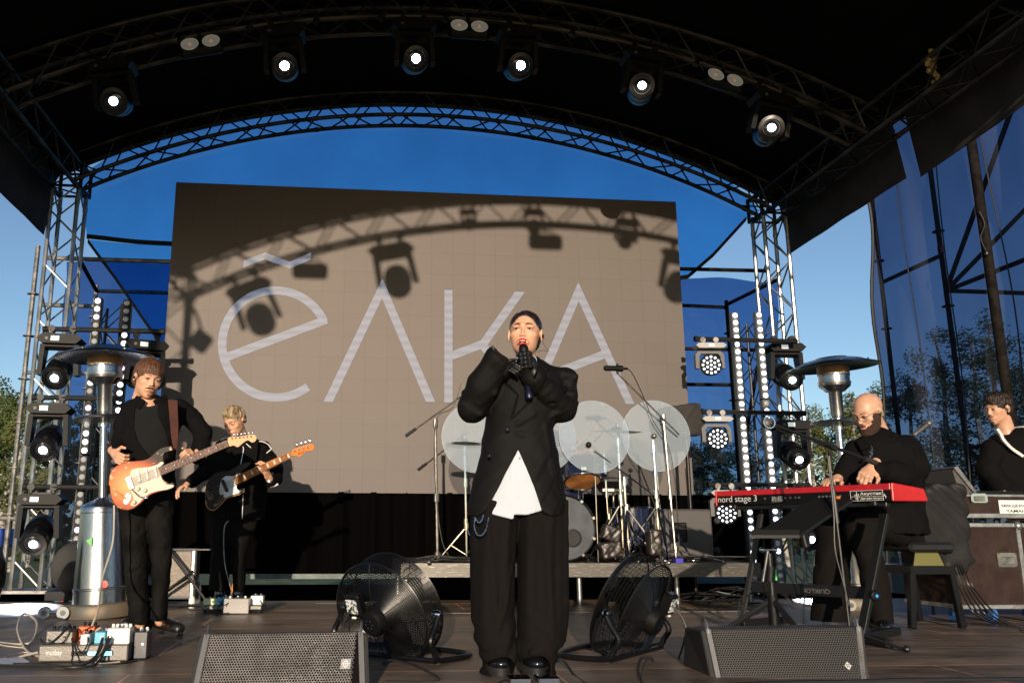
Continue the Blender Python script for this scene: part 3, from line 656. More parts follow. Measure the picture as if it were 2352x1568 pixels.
def spot(t, aim, e, blend=.3, size=30):
    l = bpy.data.lights.new('beam', 'SPOT'); l.energy = e; l.spot_size = R_(size); l.spot_blend = blend; l.color = (.75, .86, 1); l.shadow_soft_size = .04
    o = bpy.data.objects.new('beam', l); col.objects.link(o); o.parent = t; a = V(aim).normalized(); o.location = V((0, 0, -.43))+a*.24
    o.rotation_euler = a.to_track_quat('-Z', 'Y').to_euler()
G = 'moving heads hanging from the curved roof truss'
roof = [(232, 236, 'lamp', 'leftmost moving head under the middle roof truss'), (640, 138, 'lamp2', 'brightly lit moving head between the left twin lamp and the roof centre'),
        (952, 118, 'lamp2', 'brightest moving head just left of the central twin lamp'), (1200, 130, 'lamp2', 'brightly lit moving head just right of the central twin lamp'),
        (1497, 186, 'lamp', 'moving head left of the right hand twin lamp'), (1803, 290, 'lamp', 'rightmost moving head near the right eave truss')]
for px, py, ln, lab in roof:
    q = P(px, py, YM-.3); a = (.0, -1, -.5) if px < 1400 else (-.25, -1, -.35)
    x = q.x; zc = arcp(x).z-.035
    t = moving_head(lab, (x, YM-TW/2, zc), G, aim=a, lens=ln, disp='plast'); t.rotation_euler = (0, -(-(x-XA)/RAD)*.6, 0)
    if ln == 'lamp2':
        for c in t.children:
            pass
for x, dz, sc, lab in ((-2.55, 0, 1.22, 'moving head near the left end of the front roof truss'), (-.92, 0, 1.22, 'moving head left of centre on the front roof truss'), (0, .28, .5, 'raised small moving head left of the top of the front roof truss'), (.80, .28, .62, 'raised small moving head at the top of the front roof truss'), (1.95, .26, .72, 'raised small moving head right of centre on the front roof truss'), (2.62, 0, 1.2, 'moving head toward the right end of the front roof truss')):
    t = moving_head(lab, (x, YF+.05, arcp(x).z-.05+dz), 'moving heads on the front roof truss', aim=(.1, 1, -.5), scale=sc); t.rotation_euler = (0, (x-XA)/RAD, 0)
t = thing('hanging_lamp', 'small lamp hung on a cable beside the left front truss tower', 'stage light', (-3.02, YF, 4.3)); s = MB(); s.tube(bez([(-3.3, YF, 4.6), (-3.1, YF, 4.35), (-3.0, YF, 4.1)]), .02, 6); s.build('cable', M['cable'], t); s = MB(); s.box((-3.0, YF, 3.98), (.2, .2, .22), Matrix.Rotation(.6, 3, 'Y'), bev=.03); s.build('housing', M['plast'], t)
def twin(label, loc, g='twin round blinder lamps under the roof', tilt=0., ry=0.):
    t = thing('twin_blinder', label, 'stage light', (0, 0, 0), g)
    s = MB(); s.box((0, 0, -.14), (.40, .10, .19), bev=.03); s.build('housing', M['plast'], t)
    s = MB(); s.tube([(-.1, 0, -.05), (-.1, 0, 0), (.1, 0, 0), (.1, 0, -.05)], .012, 6); s.cyl((0, 0, -.02), (0, 0, .04), .018); s.build('bracket', M['black'], t)
    for x in (-.097, .097):
        s = MB(); s.lathe((x, -.052, -.14), (0, -1, 0), [(.078, 0), (.082, .006), (.076, .010), (.074, .004), (.02, -.004), (0, -.004)], 24); r = s.build('reflector', mat_refl, t)
        s = MB(); s.lathe((x, -.058, -.14), (0, -1, 0), [(.016, 0), (.014, .004), (0, .005)], 12); s.build('bulb', mat_amb, r)
    t.location = loc; t.rotation_euler = (tilt, ry, 0); return t
mat_refl = mat('pale_reflector', (.50, .49, .44), .35, .3, emit=(.8, .78, .68), es=.10, bump=.4, bs=90)
mat_amb = mat('amber_bulb', (.5, .22, .06), .4, emit=(1, .5, .2), es=.25)
for px, py, lab in ((455, 105, 'twin round lamp at the left of the middle roof truss'), (1077, 62, 'twin round lamp at the centre of the middle roof truss'), (1668, 178, 'twin round lamp at the right of the middle roof truss')):
    q = P(px, py, YM-.25); twin(lab, (q.x, YM-TW/2-.05, arcp(q.x).z-.06), tilt=-.35, ry=(q.x-XA)/RAD*.9)
for x, lab in ((-1.84, 'twin lamp left on the front roof truss'), (.91, 'twin lamp right of centre on the front roof truss')):
    twin(lab, (x, YF-.1, arcp(x).z-.06), 'twin lamps on the front roof truss')
# lamp clamps cables along the truss
s = MB()
for x in np.arange(-2.9, 4.9, .62):
    a = arcp(x); s.cyl((a.x, YM-TW/2, a.z-.04), (a.x+.03, YM-TW/2, a.z+.03), .034, n=8)
tag(s.build('cable_tie', M['black']), 'black ties wrapped along the middle roof truss chord', 'cable ties', kind='stuff')
s = MB(); pts = [(arcp(x).x, YM-TW/2-.01, arcp(x).z+.028-.03*abs(math.sin(x*5))) for x in np.linspace(-3, 5, 70)]; s.tube(pts, .012, 5); tag(s.build('power_cable', M['cable']), 'black power cable strung along the middle roof truss', 'cable')
# ---- light towers
G = 'moving heads in the left lighting column'
def clampbar(name, label, a, b, m='black', grp='horizontal pipes holding the side lights', r=.025):
    s = MB(); s.cyl(a, b, r, n=10)
    for f in (0.0, .97): q = V(a).lerp(V(b), f); s.cyl(q, q+(V(b)-V(a)).normalized()*.03, r*1.3, n=10)
    return tag(s.build(name, M[m]), label, 'pipe', grp)
lt = [(145, 768, 8.55, 'top moving head of the left column, above the heater dish rim'), (120, 925, 8.5, 'second moving head of the left column'), (99, 1130, 8.45, 'lowest moving head of the left column, lighting the floor'), (338, 782, 8.6, 'moving head half hidden behind the first guitarist and the heater dish')]
for i, (px, py, Y, lab) in enumerate(lt):
    q = P(px, py-12, Y); aim = (.05, -1, -.55) if i < 3 else (.5, -1, -.2)
    t = moving_head(lab, q, G, aim=aim, lens='lamp', yaw=R_(4) if i < 3 else R_(20))
    if i == 2: spot(t, (.05, -.75, -1.0), 480, .9, 72)
    a = P(px-45, py-18, Y); b = P(px+(235 if i == 0 else 160 if i < 3 else 40), py-18+4, Y)
    if i < 3: clampbar('support_pipe', ['upper', 'middle', 'lower'][i]+' black pipe crossing the left lighting column', (a.x, Y, q.z), (b.x, Y, q.z))
G = 'moving heads in the right lighting column'
for i, (px, py, Y, lab) in enumerate(((1797, 790, 9.0, 'upper moving head of the right column beside the right heater dish'), (1812, 965, 8.95, 'second moving head of the right column behind the boom arm'), (1838, 1140, 8.9, 'lowest moving head of the right column behind the keyboard'))):
    q = P(px, py-12, Y); t = moving_head(lab, q, G, aim=(-.05, -1, -.42), yaw=R_(-4))
    if i == 2: spot(t, (-.25, -1.1, -1.1), 600, .7, 50)
def led_wash(label, loc, yaw=0.):
    t = thing('round_led_light', label, 'stage light', (0, 0, 0), 'round multi lens LED lights left of the right light bars')
    s = MB(); s.prism([V((-.165, -.08, -.06)), V((-.13, -.08, -.035)), V((.13, -.08, -.035)), V((.165, -.08, -.06)), V((.13, -.08, -.09)), V((-.13, -.08, -.09))], (0, .16, 0)); bs = s.build('base', mat_silver, t)
    s = MB(); s.box((.0, -.083, -.06), (.06, .006, .03)); s.build('display', M['disp'], bs)
    s = MB()
    for x in (-.07, .07): s.box((x, 0, -.015), (.03, .04, .06)); s.cyl((x, -.025, 0.01), (x, .025, .01), .03)
    s.build('clamp', M['steel'], t)
    s = MB(); s.prism([V((x, 0, z)) for x, z in ((-.12, -.11), (.12, -.11), (.155, -.15), (.155, -.30), (.115, -.30), (.115, -.17), (.09, -.14), (-.09, -.14), (-.115, -.17), (-.115, -.30), (-.155, -.30), (-.155, -.15))], (0, .06, 0)); s.build('yoke', M['greyp'], t)
    a = V((0, -1, -.12)).normalized(); c = V((0, .0, -.265)); s = MB(); s.lathe(c-a*.12, a, [(.07, 0), (.1, .03), (.118, .10), (.118, .15), (.112, .155), (.108, .145)], 30); h = s.build('head', M['gloss'], t)
    x, y, _ = frame(a)
    s = MB()
    for R__, n in ((0, 1), (.045, 6), (.088, 12)):
        for k in range(n):
            th = 2*math.pi*(k+.5*(n == 6))/n; s.lathe(c+a*.026+x*math.cos(th)*R__+y*math.sin(th)*R__, a, [(.0125, 0), (.011, .006), (0, .009)], 10)
    o = s.build('led_cluster', M['ledon'], h)
    t.location = loc; t.rotation_euler = (0, 0, yaw); return t
mat_silver = mat('silver_grey_paint', (.30, .29, .28), .4, .2)
for px, py, lab in ((1628, 783, 'top round LED light beside the screen edge'), (1643, 950, 'middle round LED light behind the covered speaker'), (1663, 1118, 'lowest round LED light under the left end of the red keyboard')):
    led_wash(lab, P(px, py, 8.7), R_(-6))
for k, (x0, x1, y, lab) in enumerate(((1595, 1830, 778, 'upper black pipe crossing the right light bars'), (1610, 1850, 945, 'middle black pipe crossing the right light bars'), (1625, 1860, 1112, 'lower steel pipe crossing the right light bars'))):
    a = P(x0, y, 8.75); b = P(x1, y, 8.75); clampbar('support_pipe', lab, (a.x, 8.75, a.z), (b.x, 8.75, a.z))
# LED bars: vertical battens of round lenses
def led_bar(label, p, pat, grp, lean=0., face='plast'):
    L = .083*len(pat); t = thing('led_bar', label, 'light bar', p, grp)
    s = MB(); s.box((0, .03, L/2), (.078, .075, L-.006), bev=.006); s.build('housing', M[face], t, world=False)
    for k, c in enumerate(pat):
        key = {'1': 'ledon', '0': 'leddim', 'v': 'ledvio'}[c]
        me = led_cache.get(key)
        if me is None:
            s = MB(); s.lathe((0, 0, 0), (0, -1, 0), [(.027, 0), (.027, .004), (.018, .010), (0, .013)], 16); o = s.build('lens', M[key], t, world=False); led_cache[key] = o.data
        else:
            o = bpy.data.objects.new('lens', me); col.objects.link(o); o.parent = t
        o.location = (0, -.008, L-(k+.5)*.083)
    return t
led_cache = {}
gL = 'LED light bars of the left column'; gR = 'LED light bars of the right column'
def bars(pxt, pyt, Y, pats, labs, grp, face='plast'):
    p = P(pxt, pyt, Y); z = p.z
    for pat, lab in zip(pats, labs):
        z -= .083*len(pat); led_bar(lab, (p.x, Y, z+.003), pat, grp, face=face); z -= .004
bars(226, 683, 8.55, ['11v00011', '01100v00111', '00000000v0v', '00000000'], ['topmost LED bar of the outer left column', 'second LED bar of the outer left column, behind the heater burner', 'third LED bar of the outer left column with violet lenses', 'lowest LED bar of the outer left column, behind the heater tank'], gL)
bars(293, 688, 8.55, ['0000110', '0v1111', '111v0000000'], ['topmost LED bar of the inner left column', 'LED bar of the inner left column behind the heater canopy', 'LED bar of the inner left column behind the first guitarist'], gL)
bars(1687, 717, 8.9, ['1'*12, '1'*12, '1'*5+'0011000'], ['topmost LED bar of the left string in the right column', 'middle LED bar of the left string, ending above the red keyboard', 'lowest LED bar of the left string, under the keyboard stand'], gR, 'greyp')
bars(1742, 716, 8.9, ['1'*12, '0'+'1'*11, '1'*4+'10010000'], ['topmost LED bar of the right string in the right column', 'middle LED bar of the right string behind the microphone boom tip', 'lowest LED bar of the right string below the keyboard'], gR, 'greyp')
def mini_truss(label, x, Y, z0, z1):
    n = 12; pa = [V((x, Y, z0+(z1-z0)*k/n)) for k in range(n+1)]
    return truss('lighting_ladder', label, pa, (1, 0, 0), lambda i: V((0, 1, 0)), 'black ladder trusses between light bars', rc=.016, n_b=int((z1-z0)/.24), m=M['bstand'], tw=.2)
a = P(260, 700, 8.7); mini_truss('black ladder truss between the left LED bars', a.x, 8.66, 0, a.z)
a = P(1714, 735, 9.0); mini_truss('black ladder truss between the right LED bars', a.x, 9.0, 0, a.z)
# ================================================================ patio heaters
mat_perf = mat('heat_stained_perforated_metal', (.42, .27, .15), .35, 1., bump=1., bs=120)
def heater(label, base, top, Rd=.40, tank=True, tilt=(0, 0)):
    t = thing('patio_heater', label, 'heater', base, 'stainless patio heaters'); b = V(base); d = (V(top)-b); H = d.length; d = d/H
    s = MB(); s.lathe(b, d, [(.27, 0), (.275, .01), (.275, .085), (.265, .10), (.23, .105)], 32); s.build('base', mat_basem, t)
    s = MB(); s.lathe(b, d, [(.202, .105), (.200, .20), (.204, .205), (.204, .215), (.196, .22), (.160, .78), (.164, .785), (.164, .82), (.155, .84), (.14, .85), (.06, .89), (.042, .90)], 36); tk = s.build('tank_housing', M['inox'], t)
    s = MB(); x, y, _ = frame(d)
    s.lathe(b+d*.25-V((0, .193, 0))+V((.08, .01, 0)), (0, -1, 0), [(.028, 0), (.028, .008), (.0, .009)], 16); s.build('red_sticker', mat_redst, tk)
    s = MB(); q = b+d*.55+V((-.03, -.186, 0)); s.add([q+V((-.035, 0, .02)), q+V((.01, -.001, -.025)), q+V((.01, -.001, .05))], [(0, 1, 2)]); s.build('green_logo', mat_green, tk)
    s = MB(); s.cyl(b+d*.88, b+d*(H*.80), .029, n=20); s.cyl(b+d*(H*.80-.14), b+d*(H*.80), .036, n=20); s.build('pole', M['inox'], t)
    trz = H*.745; s = MB(); s.lathe(b+d*trz, d, [(.20, 0), (.232, .004), (.236, .014), (.232, .024), (.05, .026)], 36); s.lathe(b+d*(trz-.05), d, [(.045, 0), (.045, .05)], 16); s.build('tray', M['inox'], t)
    s = MB(); s.lathe(b+d*(H*.80), d, [(.05, -.06), (.056, -.03), (.058, .17), (.07, .19)], 24); s.build('valve_housing', M['inox'], t)
    s = MB(); s.lathe(b+d*(H*.80+.185), d, [(.085, 0), (.105, .02), (.135, .045), (.142, .075), (.142, .085), (.134, .09), (.134, .14), (.14, .145), (.14, .15)], 32); bn = s.build('burner', M['inox'], t)
    s = MB(); s.lathe(b+d*(H*.80+.335), d, [(.138, 0), (.138, .075), (.12, .085)], 32); s.build('mesh_screen', mat_perf, bn)
    s = MB(); dd = (d+V((tilt[0], tilt[1], 0))).normalized(); c = b+d*(H*.80+.40); s.lathe(c, dd, [(.0, .085), (.14, .075), (.25, .052), (Rd-.02, .01), (Rd, 0), (Rd+.008, .006), (Rd, .014), (Rd-.1, .047), (.25, .068), (.14, .092), (.13, .10), (.0, .10)], 48); cn = s.build('canopy', M['inox'], t)
    s = MB(); x, y, _ = frame(dd)
    for k in range(6): th = k*math.pi/3+.3; s.sph(c+dd*.045+(x*math.cos(th)+y*math.sin(th))*.31, .010, 6, 4); 
    s.build('rivets', M['chrome'], cn); tag(bpy.data.objects[cn.children[0].name], None, kind='stuff')
    for k in (0, 1):
        s = MB(); q = b+V((-.29-.07*(1-k), -.17-.03*k, .045))
        if k: q = b+V((-.20, -.24, .05))
        s.cyl(q-V((0, .02, 0)), q+V((0, .02, 0)), .045, n=18); w_ = s.build('wheel', mat_wheel, t)
        s = MB(); s.cyl(q-V((0, .024, 0)), q+V((0, .024, 0)), .02, n=12); s.build('hub', M['greyp'], w_)
    s = MB(); s.cyl(b+V((-.36, -.17, .05)), b+V((-.17, -.23, .05)), .012); s.build('axle', M['inox'], t)
    return t
mat_basem = mat('dusty_base_metal', (.13, .12, .10), .55, .4, c2=(.20, .15, .10), vs=7)
mat_redst = mat('red_sticker', (.45, .01, .01), .4); mat_green = mat('green_sticker', (.05, .42, .04), .4); mat_wheel = mat('pale_wheel', (.33, .34, .33), .5)
b = P(230, 1410, 7.05); b.z = 0; tp = P(242, 822, 7.05); heater('patio heater at the left behind the first guitarist with round tank', b, tp, .385, tilt=(.02, -.03))
tp = P(1912, 838, 7.35); b = V((tp.x, 7.35, 0)); heater('patio heater at the right between the truss tower and the bald keyboard player', b, tp, .395, tilt=(-.07, -.02))
# ================================================================ drum riser and drums
YR0, ZR = 7.75, P(1500, 1293, 7.75).z
xa = P(924, 1299, YR0).x; xb = P(1745, 1292, YR0).x
t = thing('drum_riser', 'low black decked drum riser with scuffed aluminium edge', 'riser', ((xa+xb)/2, YR0, 0))
s = MB(); s.box(((xa+xb)/2, YR0+.76, ZR-.015), (xb-xa-.01, 1.5, .03)); s.build('deck', mat('black_riser_deck', (.03, .022, .018), .7, bump=.4, bs=20, var=.4, vs=6), t)
mat_edge = mat('scuffed_aluminium', (.13, .122, .11), .4, .8, c2=(.27, .255, .225), vs=14, stretch=(1, 1, 7), vt=(.55, .68))
s = MB(); s.box(((xa+xb)/2, YR0, ZR-.02), (xb-xa, .03, .045)); s.box(((xa+xb)/2, YR0+.008, ZR-.075), (xb-xa, .02, .065)); s.box(((xa+xb)/2, YR0, ZR-.112), (xb-xa, .03, .012)); s.build('edge_profile', mat_edge, t)
for x in (xa, xb):
    s = MB(); s.box((x, YR0+.76, ZR-.06), (.025, 1.5, .115)); s.build('edge_profile', mat_edge, t)
for px in (935, 1180, 1338, 1565, 1735):
    for Y in (YR0+.12, YR0+1.4):
        q = P(px, 1330, YR0); s = MB(); s.cyl((q.x, Y, .004), (q.x, Y, ZR-.06), .024, n=12); s.build('leg', M['alu'], t)
s = MB(); s.box(((xa+xb)/2+.02, YR0+1.5, (ZR-.1)/2), (xb-xa-.05, .02, ZR-.12)); s.build('rear_cloth', M['canopy'], t)
def stand_tripod(s, base, spread, hz, r=.009, n=3, a0=.5, lz=.012):
    b = V(base)
    for k in range(n):
        th = a0+k*2*math.pi/n; f = b+V((math.cos(th)*spread, math.sin(th)*spread, lz)); s.cyl(b+V((0, 0, hz)), f, r, n=6); s.cyl(b+V((0, 0, .05)), b.lerp(f, .55)+V((0, 0, hz*.45)), r*.6, n=5); s.sph(f, r*1.7, 8, 6)
def pole_stand(name, label, base, top, cat='stand', m='stand', spread=.28, hz=.3, r=.0125, grp=None, a0=.5, legs=True, joints=(.5,)):
    t = thing(name, label, cat, base, grp); b = V(base); tp = V(top); mm = M[m]
    s = MB(); s.cyl(b+V((0, 0, .05)), tp, r, n=10); L = (tp-b).length
    for j in joints: q = b.lerp(tp, j); s.cyl(q-V((0, 0, .04)), q+V((0, 0, .04)), r*1.75, n=10)
    s.build('pole', mm, t)
    if legs:
        for k in range(3):
            th = a0+k*2*math.pi/3; f = b+V((math.cos(th)*spread, math.sin(th)*spread, .012)); s = MB(); s.cyl(b+V((0, 0, hz)), f, r*.75, n=7); s.cyl(b+V((0, 0, .06)), (b+V((0, 0, hz))).lerp(f, .55), r*.5, n=5); s.sph(f, r*1.6, 8, 6); s.build('leg', mm, t)
        s = MB(); s.cyl(b+V((0, 0, hz-.03)), b+V((0, 0, hz+.03)), r*2, n=10); s.build('collar', mm, t)
    return t
def boom(t, a, b, r=.008, m='stand', grip=None):
    s = MB(); s.cyl(a, b, r, n=8); s.build('boom_arm', M[m], t)
    if grip is not None: s = MB(); s.cyl(V(a), V(a)+(V(b)-V(a)).normalized()*.12, r*2, n=10); s.build('grip', M['rubber'], t)
zr = ZR
def B(px, py, Y): p = P(px, py, Y); return V((p.x, Y, zr))
# boom microphone stand at the left of the riser
Y = 8.0; tp = P(1000, 966, Y); t = pole_stand('microphone_stand', 'boom microphone stand at the left front corner of the drum riser', B(1005, 1272, Y), tp, 'microphone stand', spread=.34, hz=.06, r=.014, joints=(.45, .98), a0=.2)
boom(t, P(932, 1001, Y), P(1066, 905, Y+.05), .008, grip=1); s = MB(); s.tube(bez([P(1060, 880, Y), P(1040, 935, Y), P(1004, 960, Y-.03), P(997, 1050, Y-.03), P(1004, 1160, Y-.03), P(1015, 1240, Y-.03), P(1030, 1275, Y-.03)]), .004, 5); s.build('cable', M['cable'], t)
# hi-hat
Y = 8.1; tp = P(1067, 1000, Y); t = pole_stand('hi_hat', 'pair of hi-hat cymbals on a chrome stand at the left of the drums', B(1072, 1272, Y), tp, 'cymbal', 'chrome', .27, .32, .012, joints=(.3, .62, .8, .9), a0=.9)
mat_cym = mat('bronze_cymbal', (.22, .19, .14), .32, .9, bump=.3, bs=6, stretch=(1, 1, 30)); mat_dcym = mat('dark_cymbal', (.06, .075, .09), .35, .9)
def cymbal(t, c, r, m, tilt=(0, 0)):
    d = V((tilt[0], tilt[1], 1)).normalized(); s = MB(); s.lathe(c, d, [(r, 0), (r*.6, .012), (r*.24, .022), (r*.18, .040), (r*.05, .050), (.0, .052), (0, .049), (r*.05, .047), (r*.18, .037), (r*.22, .019), (r*.6, .009), (r, -.002)], 40); s.build('cymbal', m, t); s = MB(); s.cyl(c+d*.05, c+d*.085, .010, n=8); s.build('wing_nut', mat('blue_felt', (.03, .05, .25), .8) if 'bf' not in M else M['bf'], t)
M['bf'] = mat('blue_felt', (.03, .05, .25), .8)
cymbal(t, P(1066, 1019, Y), .185, mat_cym, (.02, 0)); cymbal(t, P(1066, 1022, Y)-V((0, 0, .004)), .185, mat_cym, (.02, .04))
# ride cymbal on tall stand
Y = 8.15; tp = P(1418, 975, Y); t = pole_stand('cymbal_stand', 'chrome stand with the dark ride cymbal at the centre of the drums', B(1432, 1272, Y), tp, 'cymbal', 'chrome', .34, .55, .015, joints=(.45, .55, .75, .87), a0=.6)
cymbal(t, P(1416, 991, Y), .26, mat_dcym, (.0, -.10))
Y = 8.4; tp = P(1378, 1010, Y); t = pole_stand('cymbal_stand', 'thin chrome stand left of the ride cymbal stand', B(1402, 1270, Y), P(1387, 1040, Y), 'cymbal', 'chrome', .25, .42, .011, joints=(.3, .62, .85), a0=.1)
cymbal(t, P(1385, 1098, Y), .19, mat_dcym, (0, -.05))
Y = 7.95; t = pole_stand('cymbal_stand', 'chrome double braced stand with a boom behind the clear disc', B(1445, 1275, Y), P(1433, 1095, Y), 'cymbal', 'chrome', .36, .50, .014, joints=(.2, .6, .95), a0=2.2)
boom(t, P(1500, 1135, Y), P(1365, 1035, Y-.1), .008, 'chrome'); s = MB(); s.sph(P(1352, 1021, Y-.12), .028, 14, 10); s.build('microphone', M['gloss'], t)
Y = 7.95; t = pole_stand('cymbal_stand', 'bare chrome stand with a small mirror ball clip at the right of the drums', B(1516, 1275, Y), P(1500, 1010, Y), 'stand', 'chrome', .40, .52, .013, joints=(.32, .55, .74, .92), a0=.35)
s = MB(); s.sph(P(1502, 1001, Y), .028, 12, 8, (1, 1, .8)); s.build('clip', M['stand'], t)
# overhead microphone
Y = 7.9; tp = P(1526, 950, Y); t = pole_stand('microphone_stand', 'tall overhead microphone stand on the right half of the riser', B(1552, 1272, Y), P(1523, 952, Y), 'microphone stand', spread=.42, hz=.12, r=.012, joints=(.45, .97), a0=-.25)
boom(t, P(1560, 998, Y), P(1419, 858, Y-.15), .008)
s = MB(); a = P(1418, 846, Y-.15); s.cyl(a+V((.05, 0, 0)), a-V((.05, 0, 0))*.2, .030, n=14); s.cyl(a, a+V((-.11, 0, .0)), .026, n=14); s.sph(a+V((-.11, 0, 0)), .026, 12, 8); s.cyl(a+V((.05, 0, 0)), a+V((.10, 0, 0)), .012, n=10); s.cyl(a+V((0, 0, -.05)), a+V((0, 0, .045)), .012, n=8); s.build('microphone', M['plast'], t)
s = MB(); s.tube(bez([a+V((.10, 0, 0)), P(1455, 862, Y-.1), P(1480, 915, Y), P(1500, 965, Y), P(1540, 1040, Y), P(1556, 1180, Y), P(1560, 1270, Y)]), .0045, 5); s.build('cable', M['cable'], t)
Y = 8.5; t = pole_stand('microphone_stand', 'slanting boom stand behind the ride cymbal in front of the screen', B(1500, 1270, Y), P(1490, 1140, Y), 'microphone stand', spread=.3, hz=.1, r=.011, a0=1.)
boom(t, P(1517, 1192, Y), P(1445, 1010, Y), .007, 'bstand', grip=1)
Y = 8.9; t = pole_stand('microphone_stand', 'thin boom stand beside the right edge of the screen', B(1592, 1270, Y), P(1575, 1075, Y), 'microphone stand', spread=.25, hz=.1, r=.010); boom(t, P(1582, 1130, Y), P(1568, 960, Y), .008)
# clear discs
mat_disc = bpy.data.materials.new('frosted_acrylic'); mat_disc.use_nodes = True; n = mat_disc.node_tree.nodes; l = mat_disc.node_tree.links; b_ = n['Principled BSDF']; b_.inputs['Base Color'].default_value = (.52, .60, .66, 1); b_.inputs['Roughness'].default_value = .25
tr = n.new('ShaderNodeBsdfTransparent'); mx = n.new('ShaderNodeMixShader'); tcn = n.new('ShaderNodeTexCoord'); nn = n.new('ShaderNodeTexNoise'); nn.inputs['Scale'].default_value = 28; nn.inputs['Detail'].default_value = 5; mr = n.new('ShaderNodeMapRange'); mr.inputs['From Min'].default_value = .62; mr.inputs['From Max'].default_value = .76; mr.inputs['To Min'].default_value = .24; mr.inputs['To Max'].default_value = .36
l.new(tcn.outputs['Object'], nn.inputs[0]); l.new(nn.outputs[0], mr.inputs[0]); l.new(mr.outputs[0], mx.inputs[0]); tr.inputs[0].default_value = (.93, .96, 1, 1); l.new(tr.outputs[0], mx.inputs[1]); l.new(b_.outputs[0], mx.inputs[2]); l.new(mx.outputs[0], n['Material Output'].inputs[0])
M['frost'] = mat('frosted_acrylic_edge', (.6, .66, .72), .3)
for px, py, r, Y, lab in ((1095, 1004, 80, 8.0, 'leftmost translucent disc, in front of the hi-hat'), (1243, 1002, 80, 7.93, 'translucent disc half hidden behind the singer\'s elbow'), (1365, 1002, 81, 7.88, 'translucent disc in front of the drummer\'s hands'), (1507, 1000, 79, 7.98, 'rightmost translucent disc, in front of the covered speaker')):
    c = P(px, py, Y); rr = (P(px+r, py, Y)-c).length; t = thing('acrylic_disc', lab, 'disc', c, 'round translucent acrylic discs in front of the drums')
    s = MB(); s.lathe(c, (0.03, -1, .05), [(rr, 0), (rr, .003), (0, .0031)], 64); s.build('panel', mat_disc, t)
    s = MB(); x, y, _ = frame((0.03, -1, .05)); s.tube([c+(x*math.cos(a)+y*math.sin(a))*rr for a in np.linspace(0, 2*math.pi, 65)[:-1]], .0014, 5, True); s.build('rim', M['frost'], t)
    s = MB(); s.cyl((c.x, Y+.02, zr), c+V((0, .02, -rr*.9)), .006, n=8); s.build('rod', M['chrome'], t)
# bass drum
mat_drum = mat('dark_blue_drum_lacquer', (.012, .018, .05), .15, coat=1.); mat_head = mat('grey_drum_head', (.055, .062, .07), .35, var=.2)
Y = 7.95; c = P(1293, 1198, Y); rr = .30; c = V((c.x, Y, zr+rr+.01)); t = thing('bass_drum', 'large dark bass drum with grey head and black hoop', 'drum', (c.x, Y, zr))
s = MB(); s.lathe(c+V((0, .42, 0)), (0, -1, 0), [(rr-.012, 0), (rr-.012, .40)], 48); s.build('shell', mat_drum, t)
s = MB(); s.lathe(c, (0, -1, 0), [(rr-.01, 0), (rr-.01, .012), (0, .013)], 48); s.build('drum_head', mat_head, t)
s = MB(); s.tube([c+V((math.cos(a)*rr, -.005, math.sin(a)*rr)) for a in np.linspace(0, 2*math.pi, 65)[:-1]], .013, 8, True); s.build('hoop', M['gloss'], t)
s = MB(); s.lathe(c+V((.085, -.014, -.09)), (0, -1, 0), [(.085, 0), (.085, .004), (.072, .006), (.07, .002), (0, .001)], 32); s.build('port_hole', M['black'], t)
for a in np.linspace(0, 2*math.pi, 11)[:-1]+.31:
    s = MB(); q = c+V((math.cos(a)*rr, -.005, math.sin(a)*rr)); s.box(q, (.035, .05, .035), Matrix.Rotation(-a, 3, 'Y'), bev=.006); s.build('claw', M['chrome'], t)
for sg in (-1, 1):
    s = MB(); s.cyl(c+V((sg*rr*.86, .1, -rr*.4)), V((c.x+sg*(rr+.11), Y-.06, zr+.01)), .009, n=8); s.build('spur', M['chrome'], t)
mat_skinr = mat('amber_drum_head', (.42, .17, .05), .3, var=.3, vs=6, coat=.3)
def tom(label, c, d, r, L, legs=None, cat='drum', nm='tom_drum'):
    t = thing(nm, label, cat, c); c = V(c); d = V(d).normalized(); x, y, _ = frame(d)
    s = MB(); s.lathe(c, d, [(r, 0), (r, L)], 36); s.build('shell', mat_drum, t)
    s = MB(); s.lathe(c+d*-.004, d, [(0, 0), (r-.003, .0), (r-.003, .003)], 36); s.build('bottom_head', mat_skinr, t)
    s = MB(); s.lathe(c+d*(L+.001), d, [(r-.004, 0), (r-.004, .003), (0, .004)], 36); s.build('top_head', mat('white_drum_head', (.6, .6, .58), .5) if 'wh' not in M else M['wh'], t)
    for h in (.0, L): s = MB(); s.tube([c+d*h+(x*math.cos(a)+y*math.sin(a))*(r+.006) for a in np.linspace(0, 2*math.pi, 49)[:-1]], .009, 6, True); s.build('hoop', M['chrome'], t)
    for k in range(8):
        a = k*math.pi/4+.2; q = c+(x*math.cos(a)+y*math.sin(a))*(r+.012)
        s = MB(); s.cyl(q, q+d*L, .0035, n=5); s.cyl(q+d*(L*.38), q+d*(L*.62), .009, n=7); s.build('lug', M['chrome'], t)
    return t
M['wh'] = mat('white_drum_head', (.6, .6, .58), .5)
q = P(1338, 1105, 8.0); tom('blue lacquered rack tom tilted to show its amber underside', q, (.02, .45, 1), .165, .20)
s = MB(); q2 = q+V((-.03, -.165, .11)); s.box(q2, (.055, .006, .035), bev=.008); ob = s.build('badge', M['chrome'], bpy.data.objects['tom_drum'])
q = V((P(1450, 1200, 8.45).x, 8.45, zr+.15)); tom('floor tom standing behind the cymbal stands', q, (0, 0, 1), .20, .36)
q = V((P(1300, 1120, 8.35).x, 8.45, zr+.55)); tom('snare drum behind the rack tom', q, (0, -.1, 1), .175, .14, nm='snare_drum')
